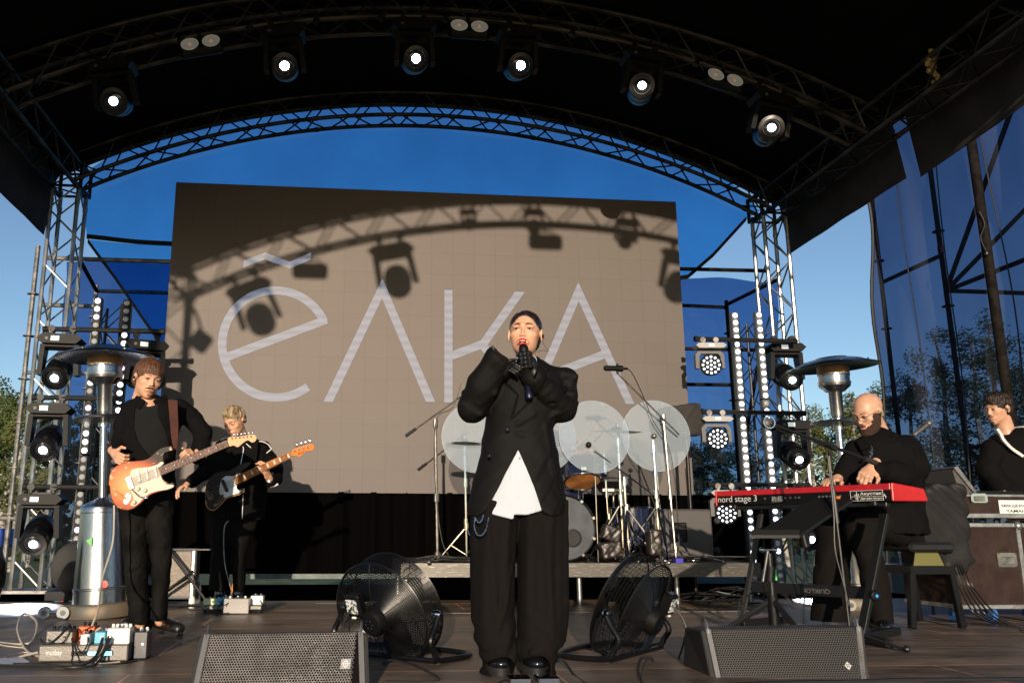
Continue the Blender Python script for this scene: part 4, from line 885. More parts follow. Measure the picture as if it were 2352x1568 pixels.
s = MB(); q = P(1408, 1118, 8.5); s.box(q, (.34, .22, .03), Matrix.Rotation(.5, 3, 'X'), bev=.01); t = thing('drum_pad', 'small grey electronic drum pad behind the chrome stands', 'drum pad', q); s.build('body', M['plast'], t)
s = MB(); s.box(q+V((-.03, -.10, -.035)), (.22, .02, .03), bev=.004); s.build('front_strip', M['white'], t); s = MB(); s.cyl((q.x, 8.52, zr), q-V((0, 0, .02)), .012); s.build('leg', M['stand'], t)
# grey cabinet, black bag-covered boxes and covered speaker on the riser
a = P(1492, 1168, 8.3); b = P(1642, 1283, 8.3); t = thing('speaker_cabinet', 'grey speaker cabinet turned backwards on the riser with handle and round knobs', 'speaker', ((a.x+b.x)/2, 8.3, zr)); mat_cab = mat('charcoal_cabinet', (.075, .07, .066), .6, bump=.3, bs=120)
s = MB(); s.box(((a.x+b.x)/2, 8.5, (a.z+zr)/2), (b.x-a.x, .4, a.z-zr), bev=.02); s.build('box', mat_cab, t)
s = MB(); q = P(1562, 1222, 8.297); s.box(q, (.13, .012, .19), bev=.004); s.build('handle_recess', M['black'], t); s = MB(); s.tube([q+V((sx*.06, -.012, sz)) for sx, sz in ((-1, -.08), (-1, .09), (1, .09), (1, -.08))], .007, 6, True); s.build('handle', M['plast'], t)
for yy in (1195, 1262):
    s = MB(); q = P(1646, yy, 8.28); s.lathe(q, (0, -1, 0), [(.03, 0), (.032, .02), (.02, .03), (0, .03)], 16); s.build('castor', M['rubber'], t)
a = P(1572, 965, 8.75); t = thing('covered_speaker', 'loudspeaker under a black rain cover on a pole beside the screen edge', 'speaker', (a.x, 8.75, 0))
def fcov(p): return s_box(p, (a.x, 8.85, a.z), (.19, .17, .17), .04, Matrix.Rotation(.25, 3, 'Z')@Matrix.Rotation(-.16, 3, 'Y'))+.008*wob(p, 16)
sculpt('cover', fcov, (a.x-.35, 8.5, a.z-.3), (a.x+.35, 9.2, a.z+.3), .012, M['skirt'], t)
s = MB(); s.cyl((a.x+.05, 8.85, -.04), (a.x+.05, 8.85, a.z-.15), .02); s.build('pole', M['bstand'], t)
for i, (px, py, w_, lab) in enumerate(((1402, 1225, .17, 'scuffed black bagged weight leaning on top at the foot of the ride stand'), (1400, 1262, .20, 'scuffed black bagged weight under the leaning one'), (1502, 1245, .14, 'tall scuffed black weight at the foot of the bare chrome stand'))):
    q = P(px, py, 7.86); q.z = max(q.z, zr+.08)
    Mx = Matrix.Rotation((.35, -.15, .02)[i], 3, 'Y'); hh = (.085, .07, .07) if i == 0 else (.10, .08, .075) if i == 1 else (.062, .07, .12)
    f = lambda p, q=q, hh=hh, Mx=Mx: s_box(p, q, hh, .02, Mx)+.004*wob(p, 40)
    tag(sculpt('weight_bag', f, q-V((.2,)*3), q+V((.2,)*3), .009, mat('scuffed_black_vinyl', (.018, .014, .012), .4, c2=(.06, .042, .03), vs=30, vt=(.5, .75)) if 'sv' not in M else M['sv']), lab, 'weight', 'black stand weights on the drum riser')
s = MB(); q = B(1557, 1275, 7.9); s.box(q+V((0, 0, .02)), (.07, .07, .04)); tag(s.build('adapter_box', mat('blue_plastic', (.05, .04, .42), .4)), 'small blue box on the riser at the foot of the overhead stand', 'box')
# heap of cable on the riser
rnd = random.Random(11)
s = MB()
for k in range(9):
    x0 = rnd.uniform(xa+.15, xa+.75); y0 = rnd.uniform(YR0+.1, YR0+.4); r0 = rnd.uniform(.08, .2)
    s.tube(bez([(x0+r0*math.cos(a)*1.5+rnd.uniform(-.02, .02), y0+r0*math.sin(a)*.6, zr+.008+rnd.uniform(0, .03)) for a in np.linspace(0, 6.5, 9)], 5), .006, 5)
tag(s.build('cable_coil', M['cable']), 'tangled black cables on the left end of the drum riser', 'cables', kind='stuff')
s = MB()
for k in range(10):
    x0 = rnd.uniform(1.9, xb-.1); s.tube(bez([(x0+rnd.uniform(-.3, .3), YR0+rnd.uniform(.1, .8), zr+.01+rnd.uniform(0, .05)) for a in range(6)], 5), .006, 5)
for k in range(10):
    x0 = rnd.uniform(3.3, 4.6); s.tube(bez([(x0+rnd.uniform(-.3, .3), rnd.uniform(7.7, 8.1), rnd.uniform(.01, .14)) for a in range(6)], 5), .008, 5)
tag(s.build('cable_tangle', M['cable']), 'loose black cables around the right end of the riser', 'cables', kind='stuff')
for k, (px, c_) in enumerate(((1755, (.03, .2, .5)), (1765, (.6, .45, .1)), (1774, (.6, .6, .6)), (1783, (.05, .4, .1)))):
    s = MB(); q = P(px, 1332, 8.05); s.cyl(q, q+V((0, 0, .10)), .012, n=10); tag(s.build('cable_connector', mat('connector_%d' % k, c_, .4, emit=c_, es=.15)), ['blue', 'amber', 'white', 'green'][k]+' lit connector under the right end of the riser', 'connector', 'coloured connectors under the riser')

rnd = random.Random(9); s = MB()
for k in range(14): s.sph((5.02+rnd.uniform(-.04, .04), 6.35+rnd.uniform(-.03, .03), 4.50+k*.022), rnd.uniform(.016, .034), 8, 6, (1, .8, 1.3))
tag(s.build('tape_bundle', mat('straw_coloured_tape', (.40, .30, .12), .7, var=.4, vs=30)), 'straw coloured bundle tied to the right eave truss', 'bundle')
# ================================================================ floor fans
M['fanm'] = mat('matt_black_fan_parts', (.004, .004, .004), .6, spec=.15)
def fan(label, c, n, D, foot, side, cut):
    """c: centre, n: blowing direction, D: cage diameter"""
    c = V(c); n = V(n).normalized(); t = thing('floor_fan', label, 'fan', (c.x, c.y, 0), 'black drum fans on the stage floor'); R = D/2; x, y, _ = frame(n)
    pt = lambda a, r, h: c+n*h+(x*math.cos(a)+y*math.sin(a))*r
    N = 56; rings = []
    for (h0, sgn, nm) in ((-.075, -1, 'rear_guard'), (.075, 1, 'front_guard')):
        s = MB()
        for k in range(27):
            f = (k+1)/28; r = R*(.16+.84*f); h = h0+sgn*.045*(1-f**3); s.tube([pt(a, r, h) for a in np.linspace(0, 2*math.pi, N+1)[:-1]], .0024, 4, True)
        for k in range(12):
            a = k*math.pi/6; s.tube([pt(a, R*(.16+.84*f), h0+sgn*.047*(1-f**3)) for f in np.linspace(0, 1, 8)], .0022, 4)
        s.build(nm, M['fanb'], t)
    s = MB()
    for k in range(9): s.tube([pt(a, R, -.075+.15*k/8) for a in np.linspace(0, 2*math.pi, N+1)[:-1]], .0014 if 0 < k < 8 else .006, 4, True)
    for k in range(60): a = 2*math.pi*k/60; s.cyl(pt(a, R, -.075), pt(a, R, .075), .0014, n=4, cap=False)
    s.build('side_guard', M['fanb'], t)
    s = MB()
    for k in range(3):
        a0 = k*2*math.pi/3+.5; vs = []; m = 7
        for i in range(m):
            r = .06+(R*.9-.06)*i/(m-1); w_ = .34+.38*math.sin(math.pi*min(1, i/(m-1)*.9+.1)); 
            for j in range(5): u = j/4-.5; vs.append(pt(a0+u*w_*1.15, r, .03+u*.07))
        o = len(s.v); s.v += [tuple(p) for p in vs]; f = [(o+i*5+j, o+i*5+j+1, o+i*5+5+j+1, o+i*5+5+j) for i in range(m-1) for j in range(4)]; s.f += f; s.m += [0]*len(f)
    s.build('blades', M['fanm'], t)
    s = MB(); s.lathe(c, n, [(.03, -.175), (.06, -.17), (.075, -.15), (.078, -.06), (.06, -.04), (.045, .05), (0, .06)], 24); mo = s.build('motor', M['fanm'], t)
    s = MB(); q = c-n*.172
    for k in range(6): a = k*math.pi/3; s.sph(q+(x*math.cos(a)+y*math.sin(a))*.022, .005, 6, 4)
    tag(s.build('screws', M['chrome'], mo), None, kind='stuff')
    q = pt(cut, R*.45, -.145); s = MB(); mx = Matrix((x, y, n)).transposed(); s.box(q, (.10, .12, .06), mx, bev=.012); sw = s.build('switch_box', M['fanb'], t)
    s = MB(); s.box(q-n*.0315+x*.0, (.07, .075, .003), mx); s.build('rating_sticker', mat_sticker, sw)
    s = MB(); s.box(q-n*.03+y*.06*(-1), (.03, .012, .012), mx, bev=.004); s.build('knob', M['white'], sw)
    # tube frame
    l = n.cross(V((0, 0, 1))).normalized(); pts = []
    for sg in (-1, 1):
        pv = c+l*sg*(R+.03); pts.append((pv, sg))
        s = MB(); s.lathe(pv-l*sg*.03, l*sg, [(.0, 0), (.022, 0), (.022, .03), (.014, .045), (0, .047)], 14); s.build('pivot_bolt', M['chrome'], t)
    a, b = pts[0][0], pts[1][0]; hz = V((n.x, n.y, 0)).normalized(); F = V(foot)
    z = .018
    loop = [a, a+V((0, 0, -.06))-hz*.03, a.lerp(V((a.x, a.y, z)), .55)-hz*.07, V((a.x, a.y, z+.05))-hz*.04, V((a.x, a.y, z))+hz*.02, V((a.x, a.y, z))+hz*.30+l*.02, V((b.x, b.y, z))+hz*.30-l*.02, V((b.x, b.y, z))+hz*.02, V((b.x, b.y, z+.05))-hz*.04, b.lerp(V((b.x, b.y, z)), .55)-hz*.07, b+V((0, 0, -.06))-hz*.03, b]
    s = MB(); s.tube(bez(loop, 6), .016, 10); s.build('tube_stand', M['fanb'], t)
    s = MB(); s.tube([V((a.x, a.y, .017))-hz*.02, V((b.x, b.y, .017))-hz*.02], .014, 8); s.build('rear_foot_bar', M['fanb'], t)
    s = MB(); e = V(foot); s.tube(bez([q-n*.03, q-n*.10+V((0, 0, -.1)), c-n*.2+V((0, 0, -R*.9)), V((c.x, c.y-.25, .03)), e, e+V((.25*side, -.02, 0))]), .005, 6); s.build('power_cord', M['cable'], t)
    return t
mat_sticker = mat('rating_sticker_paper', (.62, .62, .58), .6, c2=(.10, .12, .14), vs=60, vt=(.5, .52))
Yf = 4.75; c = P(893, 1402, Yf); fan('black drum fan left of the singer tilted up to the right', c, (.60, .70, .33), .585, PF(1010, 1560), -1, 2.35)
Yf = 4.75; c = P(1452, 1398, Yf); fan('black drum fan right of the singer tilted up to the left', c, (-.66, .62, .40), .585, PF(1480, 1572), 1, .9)
# ================================================================ floor monitors
def hexgrille():
    m = bpy.data.materials.new('hexagon_grille'); m.use_nodes = True; return m
mat_box = mat('textured_black_cabinet', (.022, .021, .020), .5, bump=.6, bs=260); mat_gr_shade = mat('shaded_grille_steel', (.035, .032, .030), .5, .3); mat_gr = mat('grille_steel', (.17, .155, .14), .4, .6, bump=.2, bs=90, var=.2, vs=12); mat_foam = mat('dark_foam', (.006, .005, .005), .95, spec=.1)  # right grille is a darker copy, the shade of its angle put into the colour
def monitor(label, tl, tr, bl, br, Y0, Yb, depth, side=None):
    """front grille quad given by four world points"""
    t = thing('floor_monitor', label, 'monitor speaker', ((tl+tr)/2).xy.to_3d(), 'black floor monitor speakers')
    br = bl+(tr-tl).normalized()*(br-bl).length
    n = (tr-tl).cross(bl-tl).normalized(); n = n if n.y < 0 else -n; bk = -n*.0+V((0, depth, 0)); ex = (tr-tl).normalized(); ez = (tl-bl).normalized(); e = .045
    s = MB(); q = [tl-ex*e, tr+ex*e, br+ex*e, bl-ex*e]; f = [p-n*.012 for p in q]; b = [V((q[0].x+.03, q[0].y+depth*.75, q[0].z-.02)), V((q[1].x-.03, q[1].y+depth*.75, q[1].z-.02)), V((q[2].x, q[2].y+depth, q[2].z)), V((q[3].x, q[3].y+depth, q[3].z))]
    s.add(f+b, [(0, 1, 2, 3), (7, 6, 5, 4), (0, 4, 5, 1), (1, 5, 6, 2), (2, 6, 7, 3), (3, 7, 4, 0)]); ob = s.build('cabinet', mat_box, t, smooth=False)
    bv = ob.modifiers.new('b', 'BEVEL'); bv.width = .012; bv.segments = 2
    s = MB(); s.add([tl-n*.010, tr-n*.010, br-n*.010, bl-n*.010], [(0, 3, 2, 1)]); s.build('foam', mat_foam, t, smooth=False)
    # hexagonal grille as real bars
    W = (tr-tl).length; H = (tl-bl).length; a = .0115; s = MB(); vs = []; fs = []; w_ = .0017; px = a*1.0; 
    cols = int(W/a); rows = int(H/(a*.866)); hx = a/2/.866
    for j in range(rows):
        for i in range(cols):
            cx = (i+.5+(j % 2)*.5)*a; cy = (j+.6)*a*.866
            if cx > W-a*.4 or cy > H-a*.3: continue
            o = len(vs)
            for k in range(6):
                th = math.pi/6+k*math.pi/3
                for r in (hx*1.0, hx*1.0-w_*1.25): vs.append(bl+(tr-tl).normalized()*(cx+r*math.cos(th))+(tl-bl).normalized()*(cy+r*math.sin(th))+n*.004)
            for k in range(6): k2 = (k+1) % 6; fs.append((o+k*2, o+k2*2, o+k2*2+1, o+k*2+1))
    s.add(vs, fs); s.build('grille', mat_gr if side is None else mat_gr_shade, t, smooth=False)
    for sg, p0, p1 in ((-1, bl, tl), (1, br, tr)):
        s = MB(); x0 = ex*sg*.012; s.prism([p0+x0-ex*.011+n*.004, p0+x0+ex*.011+n*.004, p1+x0+ex*.011+n*.004, p1+x0-ex*.011+n*.004], -n*.02); s.build('side_rail', M['greyp'], t)
        q = p1+x0+ez*.0; s = MB(); s.tube([q-ez*.02, q+ez*.03, q+ez*.045+V((0, .01, 0)), q+ez*.03+V((0, .02, 0)), q-ez*.02+V((0, .02, 0))], .005, 8); s.build('fly_link', M['stand'], t)
    p = tr.lerp(br, .53)-ex*.055 if side is None else tr.lerp(br, .64)-ex*.055
    s = MB(); s.prism([p+ex*u*.021+ez*v*.021+n*.006 for u, v in ((-1, -1), (1, -1), (1, 1), (-1, 1))], n*.004); bd = s.build('badge', mat_badge if side is None else M['black'], t)
    s = MB(); s.tube([p+n*.0115+(ex*math.cos(k*math.pi/12)*.0095+ez*math.sin(k*math.pi/12)*.0125) for k in range(24)], .0017, 5, True); s.cyl(p+n*.012-ez*.018, p+n*.012+ez*.018, .0012, n=5); s.cyl(p+n*.012-ex*.018, p+n*.012+ex*.018, .001, n=5); s.build('emblem', M['white'], bd)
    return t
mat_badge = mat('silver_badge', (.42, .40, .38), .35, .6)
Y = 3.75; q = [P(482, 1456, Y+.10), P(822, 1451, Y+.10), P(452, 1600, Y), P(826, 1600, Y)]
monitor('floor monitor at the bottom left with a silver badge', q[0], q[1], q[2], q[3], Y, Y, .30)
Y = 4.0; q = [P(1632, 1444, Y+.13), P(1965, 1438, Y+.02), P(1662, 1585, Y+.05), P(1985, 1585, Y-.08)]
t = monitor('floor monitor at the bottom right with a black badge, its left side in view', q[0], q[1], q[2], q[3], Y, Y, .38, side=1)
a = P(1600, 1505, Y+.2)
# ================================================================ pedalboards
def cable(name, pts, r, m, label, n=8, parent=None):
    s = MB(); s.tube(bez(pts, n), r, 7); o = s.build(name, m, parent)
    if parent is None: tag(o, label, 'cable')
    return o
b0 = PF(86, 1522); b1 = PF(292, 1520); Y = b0.y; ux = (b1-b0).normalized(); uy = V((-ux.y, ux.x, 0)); Wd = (b1-b0).length; rot = Matrix.Rotation(math.atan2(ux.y, ux.x), 3, 'Z'); sc = Wd/.56
t = thing('pedalboard', 'grey guitar pedalboard with muzbay lettering at the bottom left', 'pedalboard', b0)
def bp(u, v, w_): return b0+ux*u*Wd+uy*v+V((0, 0, w_))
Hb = .080; mat_pb = mat('grey_pedalboard_metal', (.17, .155, .14), .42, .3, bump=.2, bs=120)
s = MB(); s.box(bp(.5, .17, Hb/2+.006), (Wd, .34, Hb), rot, bev=.006); s.build('board', mat_pb, t)
s = MB(); s.box(bp(.49, -.003, .045), (Wd*.47*.0+.10, .008, .022), rot, bev=.003); 
s = MB(); s.box(bp(.6, -.002, .045), (Wd*.47, .008, .022), rot, bev=.0035); sl_ = s.build('window_slot', M['black'], t)
mat_cy = mat('cyan_glow', (.2, .7, .9), .4, emit=(.25, .80, 1.), es=2.6)
s = MB(); s.box(bp(.69, -.0075, .045), (Wd*.27, .004, .019), rot, bev=.0018); s.build('light_strip', mat_cy, sl_)
text_obj('muzbay', M['white'], t, bp(.085, -.001, .030), ux*Wd*.18, (0, 0, 1), .034, off=.002, bold=.012)
pedc = {'black': (.02, .02, .02), 'orange': (.60, .12, .01), 'white': (.72, .70, .65), 'blue': (.10, .42, .60), 'cream': (.75, .72, .66), 'dark': (.03, .03, .04), 'lime': (.6, .65, .35), 'grey': (.25, .23, .21)}
pm = {k: mat('%s_pedal_enamel' % k, v, .35, coat=.2, var=.05) for k, v in pedc.items()}
def pedal(label, c, size, m, rot, knobs=3, par=None, kn='plast', grp='effect pedals on the board'):
    t = thing('effect_pedal', label, 'pedal', c, grp); s = MB(); s.box(V(c)+V((0, 0, size[2]/2)), size, rot, bev=.004); s.build('case', m, t)
    for k in range(knobs):
        q = V(c)+rot@V(((k-(knobs-1)/2)*size[0]/(knobs+.3), size[1]*.15, size[2])); s = MB(); s.lathe(q, (0, 0, 1), [(.0085, 0), (.0085, .012), (.006, .016), (0, .016)], 10); s.build('knob', M[kn], t)
    q = V(c)+rot@V((0, -size[1]*.3, size[2])); s = MB(); s.lathe(q, (0, 0, 1), [(.007, 0), (.007, .012), (0, .014)], 10); s.build('footswitch', M['chrome'], t)
    s = MB(); q = V(c)+rot@V((size[0]*.2, -size[1]/2, size[2]*.55)); s.lathe(q, rot@V((0, -1, 0)), [(.007, 0), (.007, .01), (0, .01)], 10); s.build('jack', M['chrome'], t); return t
zt = Hb+.006
G = 'effect pedals on the left pedalboard'
pedal('wide grey pedal with black knobs at the left of the muzbay board', bp(.17, .12, zt), (Wd*.30, .11, .062), mat_pb, rot, 5, grp=G)
pedal('orange pedal at the back of the muzbay board', bp(.42, .19, zt), (Wd*.20, .10, .075), pm['orange'], rot, 3, grp=G)
pedal('small white pedal in the middle of the muzbay board', bp(.50, .05, zt), (Wd*.10, .09, .052), pm['white'], rot, 2, grp=G)
pedal('light blue pedal beside the big white pedal of the muzbay board', bp(.645, .09, zt), (Wd*.125, .10, .058), pm['blue'], rot, 2, kn='chrome', grp=G)
pedal('big white pedal at the right end of the muzbay board', bp(.865, .07, zt), (Wd*.26, .10, .078), pm['cream'], rot, 5, kn='white', grp=G)
pedal('black pedal with cream knobs standing right of the muzbay board', bp(1.09, .14, .004), (.07, .11, .135), pm['dark'], rot, 2, kn='white', grp=G)
for i, (pts, r, lab) in enumerate((
    ([bp(.02, -.02, .12), bp(.10, -.05, .10), bp(.2, -.04, .115), bp(.28, .03, .17), bp(.24, .1, .18), bp(.33, .03, .15)], .0065, 'black patch cable looping over the left of the muzbay board'),
    ([bp(.36, .0, .12), bp(.42, -.05, .05), bp(.45, -.10, .012), bp(.55, -.12, .01), bp(.68, -.08, .04), bp(.7, 0, .12)], .005, 'thin black cable hanging over the light strip of the muzbay board'),
    ([bp(.72, -.02, .12), bp(.70, -.07, .04), bp(.58, -.16, .01), bp(.3, -.17, .01), bp(.0, -.15, .01), bp(-.3, -.13, .01), bp(-.5, -.1, .01)], .0065, 'dark dotted cable running left along the floor in front of the muzbay board'),
    ([bp(.78, -.02, .13), bp(.75, -.06, .06), bp(.69, -.12, .01), bp(.8, -.13, .01), bp(1., -.10, .01), bp(1.12, -.02, .01)], .005, 'black cable falling from the big white pedal to the floor'),
    ([bp(.80, -.02, .12), bp(.765, -.07, .05), bp(.73, -.15, .012), bp(.62, -.20, .01), bp(.45, -.20, .01), bp(.2, -.12, .01), bp(-.2, -.08, .01)], .006, 'second dark cable lying in front of the muzbay board'),
    ([bp(.45, .02, .13), bp(.42, -.03, .08), bp(.5, -.04, .05), bp(.55, -.02, .09), bp(.52, .02, .14)], .004, 'short patch cable at the middle of the muzbay board'))):
    cable('patch_cable', pts, r, M['cable'], lab)
cable('red_cable', [bp(.4, .05, .15), bp(.46, 0, .14), bp(.5, -.02, .16), bp(.56, .04, .17)], .004, mat('red_cable', (.5, .03, .01), .4), 'thin red patch cable on the muzbay board')
g0 = P(205, 1462, Y+.08)
cable('beige_cable', [P(262, 1160, 5.62), P(262, 1195, 5.6), P(258, 1250, 5.58), P(235, 1330, 5.4), P(225, 1400, 5.0), P(207, 1450, 4.85), bp(.62, .08, .16)], .0058, M['beige'], 'long beige guitar cable hanging from the sunburst guitar to the muzbay board', 10)
cable('beige_cable', [bp(.02, .05, .02), PF(60, 1492), PF(38, 1462)+V((0, 0, .05)), PF(52, 1440)+V((0, 0, .09)), PF(82, 1450)+V((0, 0, .06)), PF(72, 1480)+V((0, 0, .02)), PF(30, 1478), PF(-30, 1470), PF(-60, 1468)], .0065, M['beige'], 'beige cable looped on the floor left of the muzbay board')
cable('beige_cable', [bp(.0, .02, .03), PF(60, 1498), PF(14, 1510), PF(30, 1522), PF(45, 1508), bp(-.02, 0, .05)], .0065, M['beige'], 'beige cable end folded by the left side of the muzbay board')
cable('beige_cable', [PF(60, 1488), PF(20, 1484), PF(-20, 1478), PF(-60, 1490)], .0055, M['beige'], 'thin beige cable going out of the photo at the left')
cable('beige_cable', [bp(.78, -.02, .12), bp(.74, -.05, .06), bp(.70, -.09, .02), bp(.78, -.12, .01), bp(.95, -.06, .01)], .006, M['beige'], 'beige cable drooping from the big white pedal')
s = MB(); q = [PF(-40, 1516), PF(50, 1512), PF(68, 1522), PF(30, 1530), PF(-40, 1530)]; s.prism([p+V((0, 0, .006)) for p in q], (0, 0, .002)); tag(s.build('paper_sheet', mat('set_list_paper', (.55, .57, .62), .6)), 'white paper lying on the floor left of the muzbay board', 'paper')
# middle pedalboard
b0 = PF(462, 1408); b1 = PF(600, 1408); ux = (b1-b0).normalized(); uy = V((-ux.y, ux.x, 0)); Wd = (b1-b0).length; rot = Matrix.Rotation(math.atan2(ux.y, ux.x), 3, 'Z')
t = thing('pedalboard', 'low dark pedalboard at the bass player\'s feet', 'pedalboard', b0)
s = MB(); s.box(bp(.5, .12, .045), (Wd, .26, .030), rot, bev=.004); s.build('board', mat_pb, t)
for u in (.05, .95):
    s = MB(); s.cyl(bp(u, .02, .0), bp(u, .02, .03), .012, n=8); s.build('foot', M['rubber'], t)
G = 'effect pedals at the bass player\'s feet'
pedal('pale yellow pedal at the left of the bass pedalboard', bp(.13, .07, .062), (.11, .09, .05), pm['lime'], rot, 2, grp=G)
pedal('small blue pedal next to the pale yellow one', bp(.27, .07, .062), (.045, .09, .05), pm['blue'], rot, 1, grp=G)
pedal('blue pedal behind the grey box of the bass pedalboard', bp(.37, .12, .062), (.07, .10, .06), pm['blue'], rot, 2, grp=G)
pedal('large plain grey box pedal in the middle of the bass pedalboard', bp(.60, -.02, .005), (.20, .10, .115), pm['grey'], rot, 3, kn='white', grp=G)
pedal('light grey pedal with chrome knobs at the right of the bass pedalboard', bp(.90, .10, .062), (.10, .10, .07), pm['white'], rot, 2, kn='chrome', grp=G)
cable('patch_cable', [bp(.95, .06, .10), bp(1.02, .0, .05), bp(.98, -.05, .02), bp(.85, -.02, .02)], .005, M['cable'], 'black cable curling off the right of the bass pedalboard')
cable('patch_cable', [bp(.35, .03, .1), bp(.28, -.05, .03), bp(.35, -.08, .01), bp(.5, -.09, .01)], .005, M['cable'], 'black cable looping in front of the bass pedalboard')
cable('patch_cable', [PF(500, 1394), PF(450, 1402), PF(430, 1396), PF(445, 1390), PF(400, 1398), PF(350, 1400)], .006, M['cable'], 'black cables lying left of the bass pedalboard')
cable('thin_cable', [P(525, 1195, 7.35), P(515, 1215, 7.35), P(516, 1290, 7.3), P(530, 1350, 7.25), P(532, 1375, 7.2), P(515, 1390, 7.1)], .004, M['stand'], 'thin grey cable hanging from the black bass')
q = PF(452, 1387); t = thing('water_bottle', 'clear water bottle with white cap behind the bass pedalboard', 'bottle', q); mat_clear = mat('clear_plastic', (.75, .8, .85), .08, trans=.9)
s = MB(); s.lathe(q, (0, 0, 1), [(.028, 0), (.032, .01), (.030, .07), (.032, .09), (.032, .15), (.014, .185), (.013, .20)], 18); s.build('body', mat_clear, t)
s = MB(); s.lathe(q, (0, 0, 1), [(.017, .20), (.017, .225), (0, .226)], 14); s.build('cap', M['white'], t)
q = PF(440, 1395); s = MB(); s.lathe(q, (0, 0, 1), [(.03, 0), (.028, .07), (.012, .10), (0, .10)], 12); tag(s.build('white_bottle', M['white']), 'small white plastic bottle on the floor by the amp stand', 'bottle')
q = PF(571-35, 1376); s = MB(); s.lathe(q+V((0, 0, .03)), (0, .1, 1), [(.012, 0), (.03, .02), (.024, .10), (.008, .13), (.006, .16), (0, .16)], 12); tag(s.build('orange_tool', mat('orange_plastic', (.75, .28, .02), .4)), 'orange pointed plastic bottle between the bass player\'s shoes', 'bottle')
# amp on a stand
a = P(394, 1258, 7.9); b = P(447, 1385, 7.9); t = thing('guitar_amp', 'beige cloth amplifier standing on end on a black folding stand', 'amplifier', V(((a.x+b.x)/2, 7.9, 0)))
s = MB(); s.box(((a.x+b.x)/2-.05, 8.02, (a.z+.05)/2), (.31, .2, a.z-.06), bev=.01); s.build('cabinet', M['greyp'], t)
s = MB(); s.box(((a.x+b.x)/2-.06, 7.915, (a.z+.05)/2), (.24, .006, a.z-.12)); s.build('grille_cloth', mat('beige_grille_cloth', (.30, .26, .22), .9, bump=.4, bs=200, var=.15, vs=60), t)
s = MB(); s.box((b.x-.035, 7.912, (a.z+.05)/2), (.02, .008, a.z-.08)); s.build('edge_strip', M['alu'], t)
s = MB(); s.box(((a.x+b.x)/2+.06, 7.92, a.z-.012), (.46, .10, .012)); s.build('top_plate', M['bstand'], t)
for p0, p1 in (((a.x-.12, 7.8, .62), (b.x+.16, 7.7, .02)), ((b.x-.05, 7.8, .25), (a.x-.18, 7.7, .02)), ((a.x-.1, 7.75, .02), (b.x+.2, 7.68, .02)), ((a.x+.02, 7.78, .14), (b.x-.0, 7.72, .30))):
    s = MB(); s.cyl(p0, p1, .014, n=8); s.build('stand_leg', M['bstand'], t)
# speaker bag at the extreme left
s = MB(); q = PF(-12, 1420); 
def fb(p): return s_ell(p, (q.x-.12, q.y, .30), (.15, .2, .30))+.006*wob(p, 20)
tag(sculpt('black_bag', fb, (q.x-.4, q.y-.3, 0), (q.x+.25, q.y+.3, .7), .014, M['gloss']), 'shiny black bag cut by the left edge of the photo', 'bag')
# dark drum case behind the left heater
q = P(150, 1330, 8.6); t = thing('equipment_box', 'dark round fan housing on the floor behind the left heater', 'box', (q.x, 8.6, 0)); s = MB(); s.lathe((q.x+.12, 8.6, .30), (.3, -1, 0), [(.24, 0), (.25, .02), (.25, .18), (.2, .2), (0, .2)], 28); s.build('housing', M['plast'], t); s = MB(); s.box((q.x+.1, 8.68, .04), (.5, .3, .08)); s.build('base', M['plast'], t)
for k, (px, c_) in enumerate(((132, (.05, .2, .55)), (142, (.5, .03, .02)))):
    s = MB(); q = PF(px, 1376); s.lathe(q, (.3, -1, .2), [(.035, 0), (.04, .05), (.03, .07), (0, .07)], 14); tag(s.build('power_connector', mat('connector_c%d' % k, c_, .5)), ['blue', 'red'][k]+' round power connector on the floor behind the left heater', 'connector')
# ================================================================ keyboard and stand
kl = P(1643, 1161, 6.5); kr = P(2053, 1147, 5.1); kl.z = kr.z = .853; e = (kr-kl); Lk = e.length; e = e/Lk; bk = V((-e.y, e.x, 0)); bk = bk if bk.x > 0 else -bk; HK = .112; DK = .34
t = thing('stage_piano', 'long red stage piano seen from behind with nord stage 3 lettering', 'keyboard', kl+e*Lk/2)
def kp(u, v, w_): return kl+e*u*Lk+bk*v+V((0, 0, w_))
def hexa(s, p): s.add(p, [(0, 3, 2, 1), (4, 5, 6, 7), (0, 1, 5, 4), (1, 2, 6, 5), (2, 3, 7, 6), (3, 0, 4, 7)])
s = MB(); hexa(s, [kp(.012, .006, 0), kp(.988, .006, 0), kp(.988, DK, 0), kp(.012, DK, 0), kp(.012, .006, HK*.63), kp(.988, .006, HK*.63), kp(.988, DK, HK*.5), kp(.012, DK, HK*.5)]); s.build('chassis', M['plast'], t, smooth=False)
s = MB(); hexa(s, [kp(.012, 0, HK*.60), kp(.988, 0, HK*.60), kp(.988, .19, HK*.60), kp(.012, .19, HK*.60), kp(.012, .004, HK*.97), kp(.988, .004, HK*.97), kp(.988, .20, HK*.80), kp(.012, .20, HK*.80)]); ob = s.build('top_panel', M['red'], t, smooth=False); bv = ob.modifiers.new('b', 'BEVEL'); bv.width = .004
for u0, u1 in ((0, .0118), (.9882, 1.0)):
    s = MB(); hexa(s, [kp(u0, -.004, -.004), kp(u1, -.004, -.004), kp(u1, DK, .0), kp(u0, DK, .0), kp(u0, 0, HK), kp(u1, 0, HK), kp(u1, DK-.03, HK*.72), kp(u0, DK-.03, HK*.72)]); ob = s.build('end_cheek', M['red'], t, smooth=False); bv = ob.modifiers.new('b', 'BEVEL'); bv.width = .007; bv.segments = 3
s = MB()
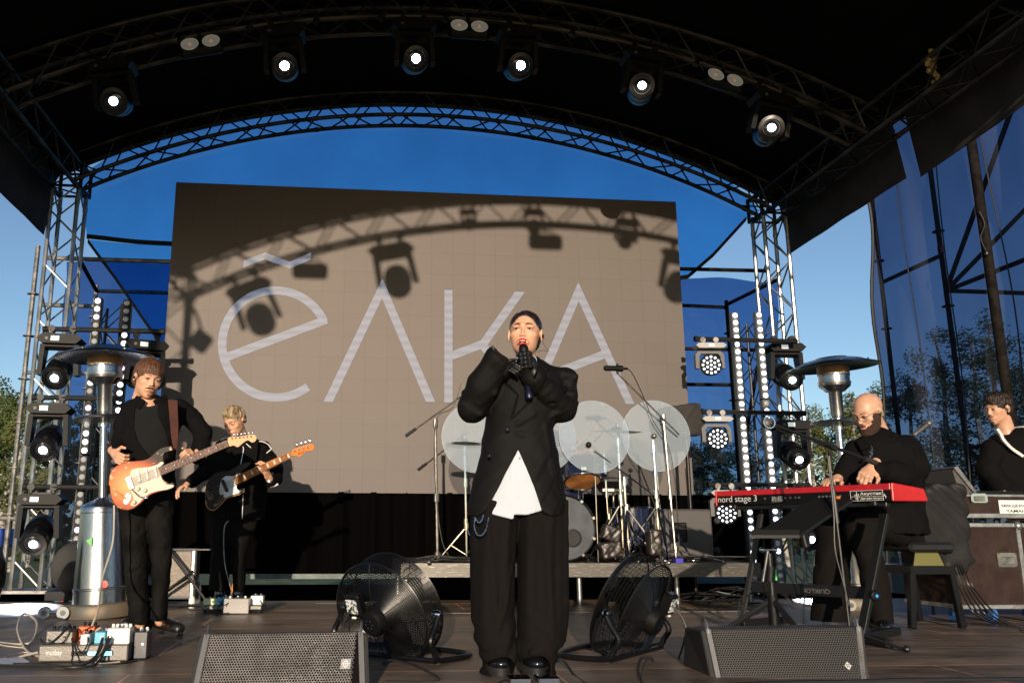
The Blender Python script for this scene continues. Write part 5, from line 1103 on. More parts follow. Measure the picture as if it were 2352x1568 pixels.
for k in range(52): hexa(s, [kp(.03+k*.0181, .20, HK*.5), kp(.0471+k*.0181, .20, HK*.5), kp(.0471+k*.0181, .335, HK*.5), kp(.03+k*.0181, .335, HK*.5), kp(.03+k*.0181, .20, HK*.68), kp(.0471+k*.0181, .20, HK*.68), kp(.0471+k*.0181, .335, HK*.66), kp(.03+k*.0181, .335, HK*.66)])
s.build('white_keys', M['white'], t, smooth=False)
s = MB()
for k in range(26): q = kp(.08+k*.033, .05+.03*(k % 3), HK*.9); s.cyl(q, q+V((0, 0, .022)), .008, n=8)
tag(s.build('knobs', M['plast'], t), None, kind='stuff')
text_obj('nord stage 3', M['white'], t, kp(.026, 0, .008), e*.38, (0, 0, 1), .060, off=.0045, bold=-.005)
s = MB(); a = [kp(.80, 0, .004), kp(.955, 0, .004), kp(.955, 0, HK*.60), kp(.80, 0, HK*.60)]; s.prism(a, -bk*.002); pl = s.build('sticker', M['black'], t)
s = MB(); c4 = [p-bk*.003 for p in a]; s.tube(c4, .0018, 4, True); w0 = kp(.803, 0, HK*.27)-bk*.003
s.tube([w0+e*d+V((0, 0, z)) for d, z in ((0, 0), (.022, 0), (.028, .014), (.034, -.02), (.040, .032), (.046, -.026), (.052, .02), (.058, -.008), (.064, 0), (.235, 0), (.24, .012), (.244, -.014), (.25, 0))], .0014, 4); s.build('sticker_lines', M['white'], pl)
text_obj('Акустик', M['white'], pl, kp(.848, 0, .034), e*.155, (0, 0, 1), .024, off=.005, bold=.02)
text_obj('Дизайн Бюро', M['white'], pl, kp(.848, 0, .009), e*.155, (0, 0, 1), .015, off=.005, bold=.02)
s = MB(); hexa(s, [kp(.37, -.004, .012), kp(.435, -.004, .012), kp(.435, 0, .012), kp(.37, 0, .012), kp(.37, -.004, .052), kp(.435, -.004, .052), kp(.435, 0, .052), kp(.37, 0, .052)]); s.build('spec_label', mat('small_print_label', (.45, .45, .43), .6, c2=(.02, .02, .02), vs=160, vt=(.48, .5)), t)
for u in (.33, .45, .48, .51, .53, .64, .66, .68, .70, .73, .75):
    s = MB(); s.lathe(kp(u, 0, .038), -bk, [(.008, 0), (.008, .008), (.004, .009), (0, .006)], 10); s.build('socket', M['stand'], t)
s = MB(); s.box(kp(.735, -.02, .026), (.04, .04, .022), Matrix.Rotation(math.atan2(e.y, e.x), 3, 'Z'), bev=.004); s.build('orange_plug', mat('orange_tag', (.85, .16, .01), .5), t)
s = MB(); q = kp(.55, .14, HK*.9); s.box(q, (.05, .05, .03), bev=.006); tag(s.build('orange_box', mat('orange_controller', (.7, .3, .03), .5)), 'small orange gadget on top of the red keyboard by the player\'s hand', 'gadget')
t = thing('keyboard_stand', 'black folding keyboard stand with a lettered lower crossbar', 'stand', (kl+kr)/2)
def bar(t, a, b, w_, h, nm, m='bstand'):
    a = V(a); b = V(b); d = (b-a); x, y, z = frame(d); s = MB(); s.box((a+b)/2, (w_, h, d.length), Matrix((x, y, z)).transposed(), bev=.004); return s.build(nm, M[m], t)
aL = kp(.14, .02, -.02); bL = aL.copy(); bL.z = .03; bL = V((aL.x-.30, aL.y-.25, .03)); aR = kp(.93, .05, -.02); bR = V((aR.x-.22, aR.y-.25, .03))
aL2 = P(1748, 1180, 6.1); bL2 = PF(1703, 1432); bL2 = P(1703, 1430, 6.05); bL2.z = .03
bar(t, aL2, bL2, .05, .025, 'leg'); aR2 = P(2032, 1180, 5.35); bR2 = P(1978, 1470, 5.2); bR2.z = .03; bar(t, aR2, bR2, .055, .03, 'leg')
bar(t, kp(.10, .05, -.02), kp(.95, .05, -.02), .04, .03, 'top_rail'); bar(t, kp(.12, .0, -.014), kp(.12, DK, -.014), .04, .03, 'support_arm'); bar(t, kp(.9, .0, -.014), kp(.9, DK, -.014), .04, .03, 'support_arm')
q0 = P(1728, 1347, 6.05); q1 = P(2010, 1362, 5.3); bar(t, q0, q1, .03, .075, 'crossbar')
bar(t, bR2, bR2+V((.45, .32, 0)), .05, .05, 'base_foot'); bar(t, bL2, bL2+V((.45, .2, 0)), .05, .05, 'base_foot'); bar(t, bR2+V((0, 0, 0)), bR2+V((.02, -.25, -.01)), .05, .05, 'base_foot')
d = (q1-q0).normalized(); q = q0+d*((q1-q0).length*.42)+V((0, 0, .016)); nn_ = d.cross(V((0, 0, 1))); text_obj('QUIKLOK', M['greyp'], t, q+d*.22+nn_*.018+V((0, 0, 0)), -d*.20, (0, 0, -1), .034, off=.002, bold=.02)
s = MB(); q = P(2008, 1367, 5.22); s.lathe(q, (.1, -1, 0), [(.034, 0), (.034, .02), (.026, .026), (0, .026)], 20); kb = s.build('knob', M['plast'], t); s = MB(); s.lathe(q+V((0, -.026, 0)), (.1, -1, 0), [(.010, 0), (.010, .003), (0, .003)], 12); s.build('blue_cap', mat('blue_cap', (.02, .25, .7), .4, emit=(.05, .4, 1), es=.3), kb)
# laptop / tablet tray stand
Yt = 5.0; t = thing('tray_stand', 'black tripod stand with a tilted tray seen from below in front of the red keyboard', 'stand', PF(1775, 1440)); c0 = P(1766, 1262, Yt); base = V((P(1776, 1400, Yt).x, Yt, 0))
s = MB(); q = [P(1728, 1226, Yt-.1), P(1800, 1230, Yt-.22), P(1945, 1142, Yt+.05), P(1868, 1142, Yt+.3)]
q = [P(1728, 1228, Yt-.12), P(1836, 1228, Yt-.15), P(1958, 1146, Yt+.1), P(1870, 1143, Yt+.16)]; s.prism(q, (0, .0, -.018)); s.prism([q[0]+V((0, 0, .0)), q[1]+V((0, 0, 0)), q[1]+V((0, -.01, .03)), q[0]+V((0, -.01, .03))], (0, .012, 0)); s.build('tray', M['bstand'], t, smooth=False)
s = MB(); s.cyl(c0+V((0, 0, -.02)), (base.x, base.y, .18), .018, n=14); s.build('upper_tube', M['bstand'], t); s = MB(); s.cyl(P(1770, 1300, Yt), P(1768, 1335, Yt), .028, n=14); s.build('collar', M['plast'], t)
s = MB(); s.cyl((base.x, base.y, .30), (base.x, base.y, .10), .030, n=12); s.build('hub', M['plast'], t)
for k in range(3):
    th = -1.45+k*2*math.pi/3; s = MB(); s.cyl((base.x, base.y, .27), (base.x+.38*math.cos(th), base.y+.38*math.sin(th), .02), .016, n=8); s.sph((base.x+.38*math.cos(th), base.y+.38*math.sin(th), .02), .02, 8, 6); s.build('leg', M['bstand'], t)
s = MB(); s.cyl(P(1764, 1262, Yt), P(1752, 1335, Yt-.03), .008); s.build('lock_lever', M['stand'], t)
s = MB()
s.cyl(P(1750, 1262, Yt-.02), P(1780, 1262, Yt-.02), .006)
for dx in (-14, 16): s.sph(P(1764+dx, 1262, Yt-.02), .016, 10, 8)
s.build('screw_head', M['chrome'], t)
Yc = 5.1; q = P(1840, 1215, Yc); t = thing('condenser_microphone', 'black studio microphone in a shock mount under the tilted tray', 'microphone', q); s = MB(); s.cyl(q, P(1850, 1254, Yc), .034, n=18); s.build('body', M['gloss'], t)
s = MB(); 
for k in range(8): th = k*math.pi/4; s.tube([q+V((.055*math.cos(th), .055*math.sin(th), .03)), q+V((.04*math.cos(th+.4), .04*math.sin(th+.4), -.09))], .003, 4)
s.tube([q+V((.055*math.cos(th), .055*math.sin(th), .03)) for th in np.linspace(0, 6.28, 25)[:-1]], .005, 5, True); s.build('shock_mount', M['bstand'], t)
# boom microphone in front of the keyboard player
Yb = 5.0; b = P(1952, 1445, Yb); t = thing('microphone_stand', 'black boom microphone stand crossing in front of the red keyboard', 'microphone stand', (b.x, Yb, 0)); tp = P(1903, 1040, Yb)
s = MB(); s.cyl((b.x, Yb, .02), tp, .009, n=10); s.cyl((V((b.x, Yb, .02))).lerp(tp, .62), V((b.x, Yb, .02)).lerp(tp, .80), .016, n=10); s.build('pole', M['bstand'], t)
s = MB(); s.cyl(P(1770, 972, Yb-.1), P(2010, 1062, Yb+.02), .010, n=10); s.build('boom_arm', M['bstand'], t)
s = MB(); s.cyl(P(1986, 1053, Yb), P(2012, 1063, Yb+.02), .017, n=10); s.build('grip', M['rubber'], t)
s = MB(); s.cyl(P(1893, 1018, Yb-.02), P(1920, 1030, Yb-.02), .019, n=10); s.lathe(P(1902, 1040, Yb-.02), (0, -1, 0), [(.012, 0), (.012, .03), (0, .03)], 10); s.build('clutch', M['bstand'], t)
s = MB(); c = P(1765, 970, Yb-.12); s.lathe(c+V((0, .03, 0)), (-.25, -1, .15), [(.0, -.05), (.018, -.05), (.026, -.01), (.033, .0), (.034, .014), (.031, .02), (.02, .03), (0, .034)], 20); s.build('microphone', M['steel'], t)
s = MB(); s.tube([c+V((.035*math.cos(a_), -.01, .035*math.sin(a_))) for a_ in np.linspace(0, 6.28, 25)[:-1]], .004, 5, True); s.build('collar_ring', M['chrome'], t)
s = MB(); s.tube(bez([c, P(1800, 992, Yb-.13), P(1860, 1012, Yb-.12), P(1896, 1030, Yb-.06), P(1907, 1100, Yb-.05), P(1915, 1180, Yb-.05), P(1918, 1260, Yb-.05), P(1935, 1330, Yb-.05), P(1950, 1390, Yb-.05)]), .004, 5); s.build('cable', M['cable'], t)
for k in range(3):
    th = -.9+k*2*math.pi/3; s = MB(); s.cyl((b.x, Yb, .10), (b.x+.3*math.cos(th), Yb+.3*math.sin(th), .012), .008, n=8); s.sph((b.x+.3*math.cos(th), Yb+.3*math.sin(th), .02), .02, 8, 6); s.build('leg', M['bstand'], t)
# piano bench
Yq = 5.9; t = thing('piano_bench', 'black piano bench with an adjustable padded seat and brass hinge', 'bench', (P(2125, 1300, Yq).x, Yq, 0)); a = P(2075, 1262, Yq); b = P(2168, 1262, Yq)
zb = P(2100, 1308, Yq).z; cx = (a.x+b.x)/2+.02
s = MB(); s.box((cx, Yq+.2, a.z+.02), (.34, .55, .07), bev=.02); s.build('padded_seat', mat('black_vinyl', (.012, .012, .013), .35), t)
s = MB(); s.box((cx, Yq+.2, zb), (.34, .5, .055)); s.build('apron', M['gloss'], t)
s = MB(); s.prism([V((cx-.13, Yq-.03, zb+.03)), V((cx+.10, Yq-.03, zb+.03)), V((cx+.07, Yq-.02, a.z-.015)), V((cx-.10, Yq-.02, a.z-.015))], (0, .01, 0)); s.build('hinge', mat('brass', (.45, .32, .10), .3, 1.), t)
s = MB(); s.sph((cx+.155, Yq-.02, a.z+.0), .028, 12, 8); s.build('knob', M['gloss'], t)
for dx in (-.15, .15):
    for dy in (-.02, .42): bar(t, (cx+dx, Yq+dy, zb-.02), (cx+dx*1.25, Yq+dy*1.05, .003), .045, .045, 'leg', 'gloss')
# ================================================================ flight case with mixer, console, black cover
mat_ply = mat('dark_brown_case_panel', (.020, .0085, .006), .5, bump=.2, bs=60, c2=(.032, .016, .011), vs=8, spec=.3)
Yk = 6.2; a = P(2190, 1200, Yk); z1 = a.z; b = P(2352, 1200, Yk); z0 = P(2200, 1393, Yk).z; x0 = P(2205, 1393, Yk).x-.02; x1 = x0+1.1
t = thing('flight_case', 'brown flight case on blue castors under the mixing desk case', 'flight case', (x0+.5, Yk, 0))
s = MB(); s.box(((x0+x1)/2, Yk+.3, (z0+z1)/2), (x1-x0, .6, z1-z0)); s.build('panel', mat_ply, t)
def edge(t, a, b, w_=.032): a = V(a); b = V(b); d = b-a; s = MB(); s.box((a+b)/2, (max(abs(d.x), w_), max(abs(d.y), w_), max(abs(d.z), w_)), bev=.004); return s.build('aluminium_edge', M['alu2'], t)
M['alu2'] = mat('case_aluminium', (.50, .49, .46), .35, .85, bump=.2, bs=40, var=.2, vs=10)
for z in (z0, z1-.016): edge(t, (x0, Yk, z), (x1, Yk, z)); edge(t, (x0, Yk, z), (x0, Yk+.6, z))
xm = x0+.56
for x in (x0, xm, x1): edge(t, (x, Yk-.001, z0+.016), (x, Yk-.001, z1-.032))
for q in ((x0, Yk, z0), (xm, Yk-.01, z1-.02), (x0, Yk, z1-.02)): s = MB(); s.sph(q, .034, 12, 8); s.build('ball_corner', M['alu2'], t)
def latch(t, c, w_, h):
    c = V(c); s = MB(); s.box(c, (w_, .008, h), bev=.003); p = s.build('latch', M['chrome'], t); s = MB(); s.box(c+V((0, -.006, -.005)), (w_*.62, .012, h*.5), bev=.004); s.build('handle', M['steel'], p)
    s = MB()
    for dx in (-1, 1):
        for dz in (-1, 1): s.sph(c+V((dx*w_*.43, -.005, dz*h*.42)), .006, 6, 4)
    tag(s.build('rivets', M['chrome'], p), None, kind='stuff')
q = P(2313, 1285, Yk); latch(t, (q.x, Yk-.004, q.z), .155, .11); q = P(2240, 1280, Yk); latch(t, (x0+.04, Yk-.018, q.z), .05, .12)
for x in (x0+.02, x0+.30, x0+.62, x0+1.0):
    s = MB(); s.cyl((x-.02, Yk+.06, .055), (x+.02, Yk+.06, .055), .055, n=20); w_ = s.build('castor', mat('blue_wheel', (.03, .13, .38), .5) if 'bw' not in M else M['bw'], t); s = MB(); s.prism([V((x-.035, Yk+.02, .12)), V((x+.035, Yk+.02, .12)), V((x+.03, Yk+.05, .05)), V((x-.03, Yk+.05, .05))], (0, .006, 0)); s.build('fork', M['chrome'], w_)
# upper case (mixing desk)
zt0 = P(2200, 1185, Yk).z; zt1 = P(2200, 1137, Yk).z; xu = P(2190, 1150, Yk).x
t = thing('mixer_case', 'brown tray of the mixing desk case with a white label plate', 'flight case', (xu+.5, Yk, zt0))
s = MB(); s.box((xu+.6, Yk+.36, (zt0+zt1)/2), (1.2, .74, zt1-zt0)); s.build('panel', mat_ply, t)
edge(t, (xu, Yk-.012, zt1), (xu+1.2, Yk-.012, zt1), .02); edge(t, (xu, Yk-.012, zt0+.005), (xu+1.2, Yk-.012, zt0+.005), .035); edge(t, (xu, Yk-.01, zt1), (xu, Yk+.73, zt1), .02)
q = P(2243, 1141, Yk); latch(t, (q.x, Yk-.024, zt1-.02), .14, .075)
lp = P(2301, 1183, Yk-.03); w_ = .42; hh = .105; s = MB(); s.box((lp.x+w_/2, Yk-.014, lp.z+hh/2+.01), (w_, .006, hh), bev=.002); lb = s.build('label_plate', M['white'], t)
text_obj('МИКШЕРНЫЙ ПУЛЬТ', M['black'], lb, (lp.x+.02, Yk-.0175, lp.z+.062), V((.42, 0, 0))*.9, (0, 0, 1), .028, off=.001, bold=.01)
text_obj('YAMAHA CL 5', M['black'], lb, (lp.x+.05, Yk-.0175, lp.z+.022), V((.30, 0, 0)), (0, 0, 1), .023, off=.001, bold=.01)
t = thing('mixing_desk', 'black mixing desk with a raised screen hood in its case', 'mixing desk', (xu+.2, Yk+.3, zt1))
s = MB(); qa = P(2130, 1078, Yk+.2); qb = P(2178, 1074, Yk+.2); qc = P(2238, 1134, Yk+.1); s.prism([P(2188, 1080, Yk+.02), P(2196, 1074, Yk+.02), P(2240, 1134, Yk+.02), P(2205, 1136, Yk+.02)], (0, .9, 0)); s.build('side_panel', mat_cab, t)
s = MB(); s.prism([P(2190, 1073, Yk), P(2200, 1070, Yk), P(2243, 1128, Yk), P(2240, 1134, Yk)], (0, .95, 0)); s.build('screen_frame', M['steel'], t)
s = MB(); s.box((xu+.35, Yk+.45, zt1+.02), (.8, .5, .05)); s.build('surface', M['plast'], t)
# black cloth cover over the left part
def fcv(p):
    rows = [(P(2190, 1395, 6.0).z-.0, 0, 0, 0, 0)]
    X0 = P(2120, 1100, 5.95).x
    pl = [P(x, y, 5.95) for x, y in ((2120, 1108), (2204, 1108), (2214, 1160), (2222, 1192), (2232, 1270), (2255, 1288), (2232, 1300), (2232, 1320), (2220, 1332), (2201, 1308), (2176, 1330), (2168, 1297), (2116, 1252), (2090, 1220), (2080, 1150))]
    d = s_poly(p, [(q.x, q.z) for q in pl]); yy = 6.02-.10*np.clip((p[:, 2]-.5)*1.5, -1, 1)
    d = smax(d, np.abs(p[:, 1]-yy)-.10, .06)
    u = p[:, 0]*17+p[:, 2]*17; return d+.013*(1-np.abs(np.sin(u+1.6*np.sin(p[:, 2]*6+p[:, 0]*3))))*1.6+.004*wob(p, 8, 1)
tag(sculpt('black_cover', fcv, P(2035, 1340, 5.7), P(2260, 1060, 6.5), .013, mat('black_rain_cover', (.017, .016, .0165), .6, bump=.25, bs=30, spec=.25)), 'crumpled black cover hanging over the left side of the mixing desk', 'cover')
s = MB()
for k in range(5): s.tube(bez([P(2190+k*5, 1300, 6.0-.02*k), P(2205+k*8, 1350, 5.95), P(2240+k*12, 1410, 5.8-.03*k), PF(2290+k*14, 1432+k*3), PF(2350, 1436+k*4), PF(2420, 1440+k*4)]), .006, 5)
tag(s.build('multicore_cables', M['cable']), 'bundle of black cables falling from the mixing desk to the floor', 'cables', kind='stuff')
Ym = 6.6; q = P(2102, 1005, Ym); t = thing('microphone_stand', 'microphone pointing up right behind the bald player\'s shoulder on a stand', 'microphone stand', (q.x, Ym, 0)); s = MB(); s.cyl((q.x-.02, Ym, .02), q, .011); s.build('pole', M['bstand'], t)
s = MB(); a = P(2098, 1000, Ym); b = P(2128, 976, Ym); s.cyl(a, b, .017, .022, n=14); s.sph(P(2133, 972, Ym), .028, 12, 8); s.build('microphone', M['steel'], t)
# things at the singer's feet
t = thing('foot_pedal', 'chrome twin foot pedal under the singer\'s shoes', 'pedal', PF(1215, 1568))
s = MB(); q = PF(1180, 1566); s.box(q+V((.02, -.02, .015)), (.10, .09, .03), bev=.006); s.box(q+V((.15, -.02, .015)), (.10, .09, .03), bev=.006); s.build('body', M['chrome'], t)
cable('floor_cable', [PF(1250, 1548)+V((0, 0, .02)), PF(1290, 1540)+V((0, 0, .05)), PF(1320, 1550), PF(1350, 1572), PF(1370, 1590)], .006, M['cable'], 'black cable leaving the singer\'s feet to the right')
cable('floor_cable', [PF(1135, 1575), PF(1160, 1562), PF(1190, 1558)], .006, M['cable'], 'black cable leaving the singer\'s feet to the left')
cable('floor_cable', [PF(1480, 1590), PF(1700, 1572), PF(1950, 1566), PF(2100, 1562), PF(2400, 1560)], .012, M['cable'], 'thick black cable along the bottom edge under the right monitor')
cable('floor_cable', [PF(1845, 1432), PF(1850, 1405)+V((0, 0, .1)), PF(1865, 1400)+V((0, 0, .16)), PF(1885, 1420)+V((0, 0, .04)), PF(1895, 1440)], .007, M['cable'], 'black cable arching on the floor behind the right monitor')
cable('floor_cable', [PF(1700, 1450), PF(1702, 1420)+V((0, 0, .12)), PF(1740, 1425)+V((0, 0, .05)), PF(1765, 1400)+V((0, 0, .1)), P(1755, 1350, 5.4), P(1740, 1300, 5.4)], .006, M['cable'], 'black cable looping beside the tray stand')
# ================================================================ people
def skin_mat(name, c, r=.45):
    m = mat(name, c, r, bump=.08, bs=400, var=.06, vs=30); b = m.node_tree.nodes['Principled BSDF']; b.inputs['Subsurface Weight'].default_value = .12; b.inputs['Subsurface Radius'].default_value = (.02, .008, .004); b.inputs['Subsurface Scale'].default_value = .3; return m
M['skinA'] = skin_mat('pale_skin', (.64, .345, .215)); M['skinB'] = skin_mat('tanned_skin', (.58, .32, .21))
def hairm(name, c, c2, sc=90): return mat(name, c, .42, c2=c2, vs=sc, bump=.9, bs=160, stretch=(1, 1, .15), spec=.4)
M['lips'] = mat('red_lipstick', (.60, .008, .010), .3, coat=.3); M['lipn'] = mat('natural_lips', (.46, .20, .15), .5); M['browl'] = mat('soft_brown_brow', (.09, .04, .022), .8); M['teeth'] = mat('teeth', (.7, .66, .58), .3); M['brow'] = mat('brow_hair', (.045, .022, .012), .8)
M['eyew'] = mat('eye_white', (.42, .38, .35), .4); M['iris'] = mat('iris', (.018, .014, .010), .3); M['mouth'] = mat('mouth_inside', (.08, .015, .015), .6)
M['leather'] = mat('black_leather', (.006, .006, .0065), .42, bump=.15, bs=220, spec=.4)
def cloth_m(name, c, r=.85, bs=900., b=.25, sheen=.0, var=0.): return mat(name, c, r, bump=b, bs=bs, sheen=sheen, spec=.08, var=var, vs=5)
def rotm(yaw, pitch, roll):               # local -y is the face direction
    return Matrix.Rotation(R_(yaw), 3, 'Z') @ Matrix.Rotation(R_(pitch), 3, 'X') @ Matrix.Rotation(R_(roll), 3, 'Y')
def head_sdf(c, Rm, s=1., jaw=1., open_=0., nose=.9, neck=1.):
    c = A3(c); Rn = np.array(Rm, dtype=np.float32)
    def f(p):
        q = ((p-c)@Rn)/s; q = q.copy(); x = np.abs(q[:, 0]); qm = q.copy(); qm[:, 0] = x
        d = s_ell(q, (0, .022, .034), (.074, .094, .080)); d = smin(d, s_ell(q, (0, -.022, -.026), (.063, .068, .076)), .03)
        d = smin(d, s_ell(q, (0, -.028, -.070), (.046*jaw, .052, .040)), .03); d = smin(d, s_ell(q, (0, -.066, -.098), (.020*jaw, .018, .016)), .025)
        d = smin(d, s_ell(qm, (.040, -.056, -.020), (.020, .020, .016)), .02); d = smin(d, s_cap(qm, (.006, -.088, .022), (.044, -.072, .020), .007, .006), .016)
        d = smax(d, -s_ell(qm, (.031, -.098, .003), (.018, .016, .010)), .012)
        d = smin(d, s_ell(qm, (.031, -.0745, .001), (.0145, .013, .0115)), .004)
        d = smin(d, s_cap(q, (0, -.085, .012), (0, -.087-.017*nose, -.027), .0058*nose, .0088*nose), .011); d = smin(d, s_ell(qm, (.011*nose, -.092, -.033), (.0075*nose, .009, .0062*nose)), .008); d = smax(d, -s_ell(qm, (.006, -.100, -.041), (.0035, .005, .003)), .003)
        d = smin(d, s_ell(q, (0, -.086, -.062-open_*.3), (.026, .013, .013+open_*.5)), .012)
        d = smin(d, s_ell(qm, (.078, .012, -.006), (.007, .017, .030)), .008); d = smax(d, -s_ell(qm, (.086, .006, -.002), (.005, .008, .014)), .004)
        d = smin(d, s_cap(q, (0, .018, -.05), (0, .035, -.13), .052*neck, .050*neck), .03)
        return d*s
    return f
def local(c, Rm, s): return lambda v: V(c)+Rm@(V(v)*s)
def face_parts(t, c, Rm, s, lips='lipn', lipw=.021, open_=0., iris=True, brow='brow', browdz=0., bk=.8, lk=.8, lash='brow'):
    L = local(c, Rm, s); cn = A3(c); Rn = np.array(Rm, dtype=np.float32)
    for sx in (-1, 1):
        mb = MB(); rot = Rm; mb.sph(L((sx*.031, -.0795, .0005)), .0118*s, 14, 10, (1.0, .72, .33), rot); e = mb.build('eye', M['eyew'], t)
        mb = MB(); mb.sph(L((sx*.031-.001, -.0850, .0008)), .0060*s, 10, 8, (1, .75, .75), rot); mb.build('iris', M['iris'], e)
        mb = MB(); mb.tube([L(p) for p in ((sx*.016, -.0885, .0045), (sx*.026, -.0905, .0062), (sx*.037, -.0875, .0050), (sx*.045, -.080, .001))], [.0014*s, .0021*s, .0020*s, .0009*s], 6); mb.build('eyelashes', M[lash], t)
        mb = MB(); mb.tube([L(p) for p in ((sx*.012, -.0945, .0205+browdz), (sx*.024, -.0935, .0265+browdz), (sx*.038, -.0835, .0255+browdz), (sx*.050, -.071, .018+browdz))], [.0020*s*bk, .0026*s*bk, .0020*s*bk, .0008*s*bk], 6); mb.build('eyebrow', M[brow], t)
    if open_:
        mb = MB(); mb.sph(L((0, -.093, -.064)), 1, 16, 10, (lipw*s*.82, .010*s, open_*s*.72), Rm); mb.build('open_mouth', M['mouth'], t)
        mb = MB(); mb.sph(L((0, -.0965, -.0595)), 1, 14, 8, (lipw*s*.62, .0075*s, open_*s*.28), Rm); mb.sph(L((0, -.0955, -.0695)), 1, 14, 8, (lipw*s*.5, .0070*s, open_*s*.14), Rm); mb.build('teeth', M['teeth'], t)
        mb = MB(); N = 24; pts = []; rs = []
        for k in range(N):
            a = 2*math.pi*k/N; x = math.cos(a)*lipw; z = math.sin(a)*open_*(1.0 if math.sin(a) > 0 else .92); yy = -.0985+.012*(x/lipw)**2
            pts.append(L((x, yy, -.064+z))); rs.append((.0024+.0032*abs(math.sin(a)))*s*(.85 if math.sin(a) > 0 else 1.05))
        mb.tube(pts, rs, 8, True); mb.build('lips', M[lips], t)
    else:
        mb = MB(); mb.tube([L(p) for p in ((-lipw, -.090, -.0615), (-lipw*.5, -.0985, -.0595), (0, -.1005, -.0605), (lipw*.5, -.0985, -.0595), (lipw, -.090, -.0615))], [.0008*s, .0035*s*lk, .0035*s*lk, .0035*s*lk, .0008*s], 8)
        mb.tube([L(p) for p in ((-lipw*.85, -.091, -.0645), (-lipw*.4, -.0985, -.0668), (0, -.0995, -.0675), (lipw*.4, -.0985, -.0668), (lipw*.85, -.091, -.0645))], [.0008*s, .0040*s*lk, .0045*s*lk, .0040*s*lk, .0008*s], 8); mb.build('lips', M[lips], t)
def hair_sdf(c, Rm, s, infl=.006, cut=(0, -.10, -.03, .068, .085, .098), low=-.05, ears=True, strand=.0, messy=0., top=(0, 0, 0), fr=42.):
    c = A3(c); Rn = np.array(Rm, dtype=np.float32)
    def f(p):
        q = ((p-c)@Rn)/s
        d = s_ell(q, (0, .024, .036), (.074+infl, .094+infl, .080+infl)); d = smin(d, s_ell(q, (0, .045, -.02), (.066+infl, .066+infl, .07)), .02)
        if top[2]: d = smin(d, s_ell(q, (top[0], top[1], .085), (.058, .07, .03+top[2])), .025)
        d = smax(d, -s_ell(q, cut[:3], cut[3:]), .008); d = smax(d, low-q[:, 2]-.25*np.maximum(q[:, 1]-.02, 0)*1., .01)
        if ears: d = smax(d, -s_ell(np.stack([np.abs(q[:, 0]), q[:, 1], q[:, 2]], 1), (.082, .004, -.018), (.018, .022, .034)), .006)
        if strand: d = d+strand*np.sin(fr*np.arctan2(q[:, 0], -q[:, 1]+.03)+3*np.sin(q[:, 2]*60))+strand*.6*np.sin(70*q[:, 0]+40*q[:, 1]+2*np.sin(90*q[:, 2]))
        if messy: d = d+messy*wob(q, 55)+messy*.6*wob(q, 110, 2)
        return d*s
    return f
def hand_caps(w, x, y, z, s=1., curl=(.6, .8, .5), spread=.0, thumb=(.55, .5), n4=(1, 1.08, 1, .82)):
    """wrist w; x towards the fingertips, y towards the thumb, z out of the palm"""
    w = V(w); x = V(x).normalized(); z = V(z); z = (z-x*z.dot(x)).normalized(); yy = V(y); y = z.cross(x); y = y if y.dot(yy) > 0 else -y
    F = []
    for i, (o, l) in enumerate(zip((.030, .010, -.010, -.028), n4)):
        b = w+(x*(.088-.004*abs(i-1))+y*o)*s; a = 0.; ch = [b]; d0 = (x+y*spread*(1.5-i)).normalized()
        for L_, c_ in zip((.044*l, .027*l, .021*l), curl): a += c_; ch.append(ch[-1]+(d0*math.cos(a)+z*math.sin(a))*L_*s)
        F.append((ch, [.0098*s, .009*s, .0082*s, .0072*s]))
    b = w+(x*.028+y*.028+z*.008)*s; m = b+(x*.030+y*.022*(1+thumb[0])+z*.018*thumb[1])*s; e = m+(x*.030+y*.006+z*.022*thumb[1])*s
    F.append(([w+(x*.012+y*.015)*s, b, m, e], [.014*s, .014*s, .0105*s, .0085*s]))
    Mx = Matrix((x, y, z)).transposed()
    def f(p):
        d = s_ell(p, w+x*.052*s+z*.002*s, (.050*s, .040*s, .0165*s), Mx)
        for ch, rs in F:
            g = s_cap(p, ch[0], ch[1], rs[0], rs[1])
            for k in (1, 2): g = smin(g, s_cap(p, ch[k], ch[k+1], rs[k], rs[k+1]), .003*s)
            g = smin(g, s_cap(p, w+x*.03*s, ch[0], .011*s, rs[0]), .006*s) if ch is not F[-1][0] else g
            d = smin(d, g, .005*s)
        return smin(d, s_cap(p, w-x*.05*s, w+x*.015*s, .026*s, .024*s), .02*s)
    return f
def bb(c, r): c = A3(c); return c-r, c+r
def union(*fs):
    def f(p):
        d = fs[0](p)
        for g in fs[1:]: d = np.minimum(d, g(p))
        return d
    return f
def bnd(F_, x0, y0, x1, y1, d0, d1):
    q = [F_(x, y, d) for x in (x0, x1) for y in (y0, y1) for d in (d0, d1)]
    return V((min(a.x for a in q), min(a.y for a in q), min(a.z for a in q))), V((max(a.x for a in q), max(a.y for a in q), max(a.z for a in q)))
class Fig:
    def __init__(s, Y): s.Y = Y
    def __call__(s, x, y, dy=0.): return P(x, y, s.Y+dy)
    def rows(s, L, dy=0.):                # (py, xl, xr, ry[, dy])
        out = []
        for r in L:
            a = P(r[1], r[0], s.Y+dy+(r[4] if len(r) > 4 else 0)); b = P(r[2], r[0], s.Y+dy+(r[4] if len(r) > 4 else 0)); out.append(((a.z+b.z)/2, (a.x+b.x)/2, a.y, (b.x-a.x)/2, r[3]))
        return out
    def poly(s, L, K=None): return [(q.x, q.z) for q in (P(*(K(*a) if K else a), s.Y) for a in L)]
def folds(p, pts, amp, w_=.02):           # soft ridges along given 3-D segments
    d = 0
    for a, b, k in pts: d = d-k*amp*np.exp(-(s_cap(p, a, b, 0.)/w_)**2)
    return d
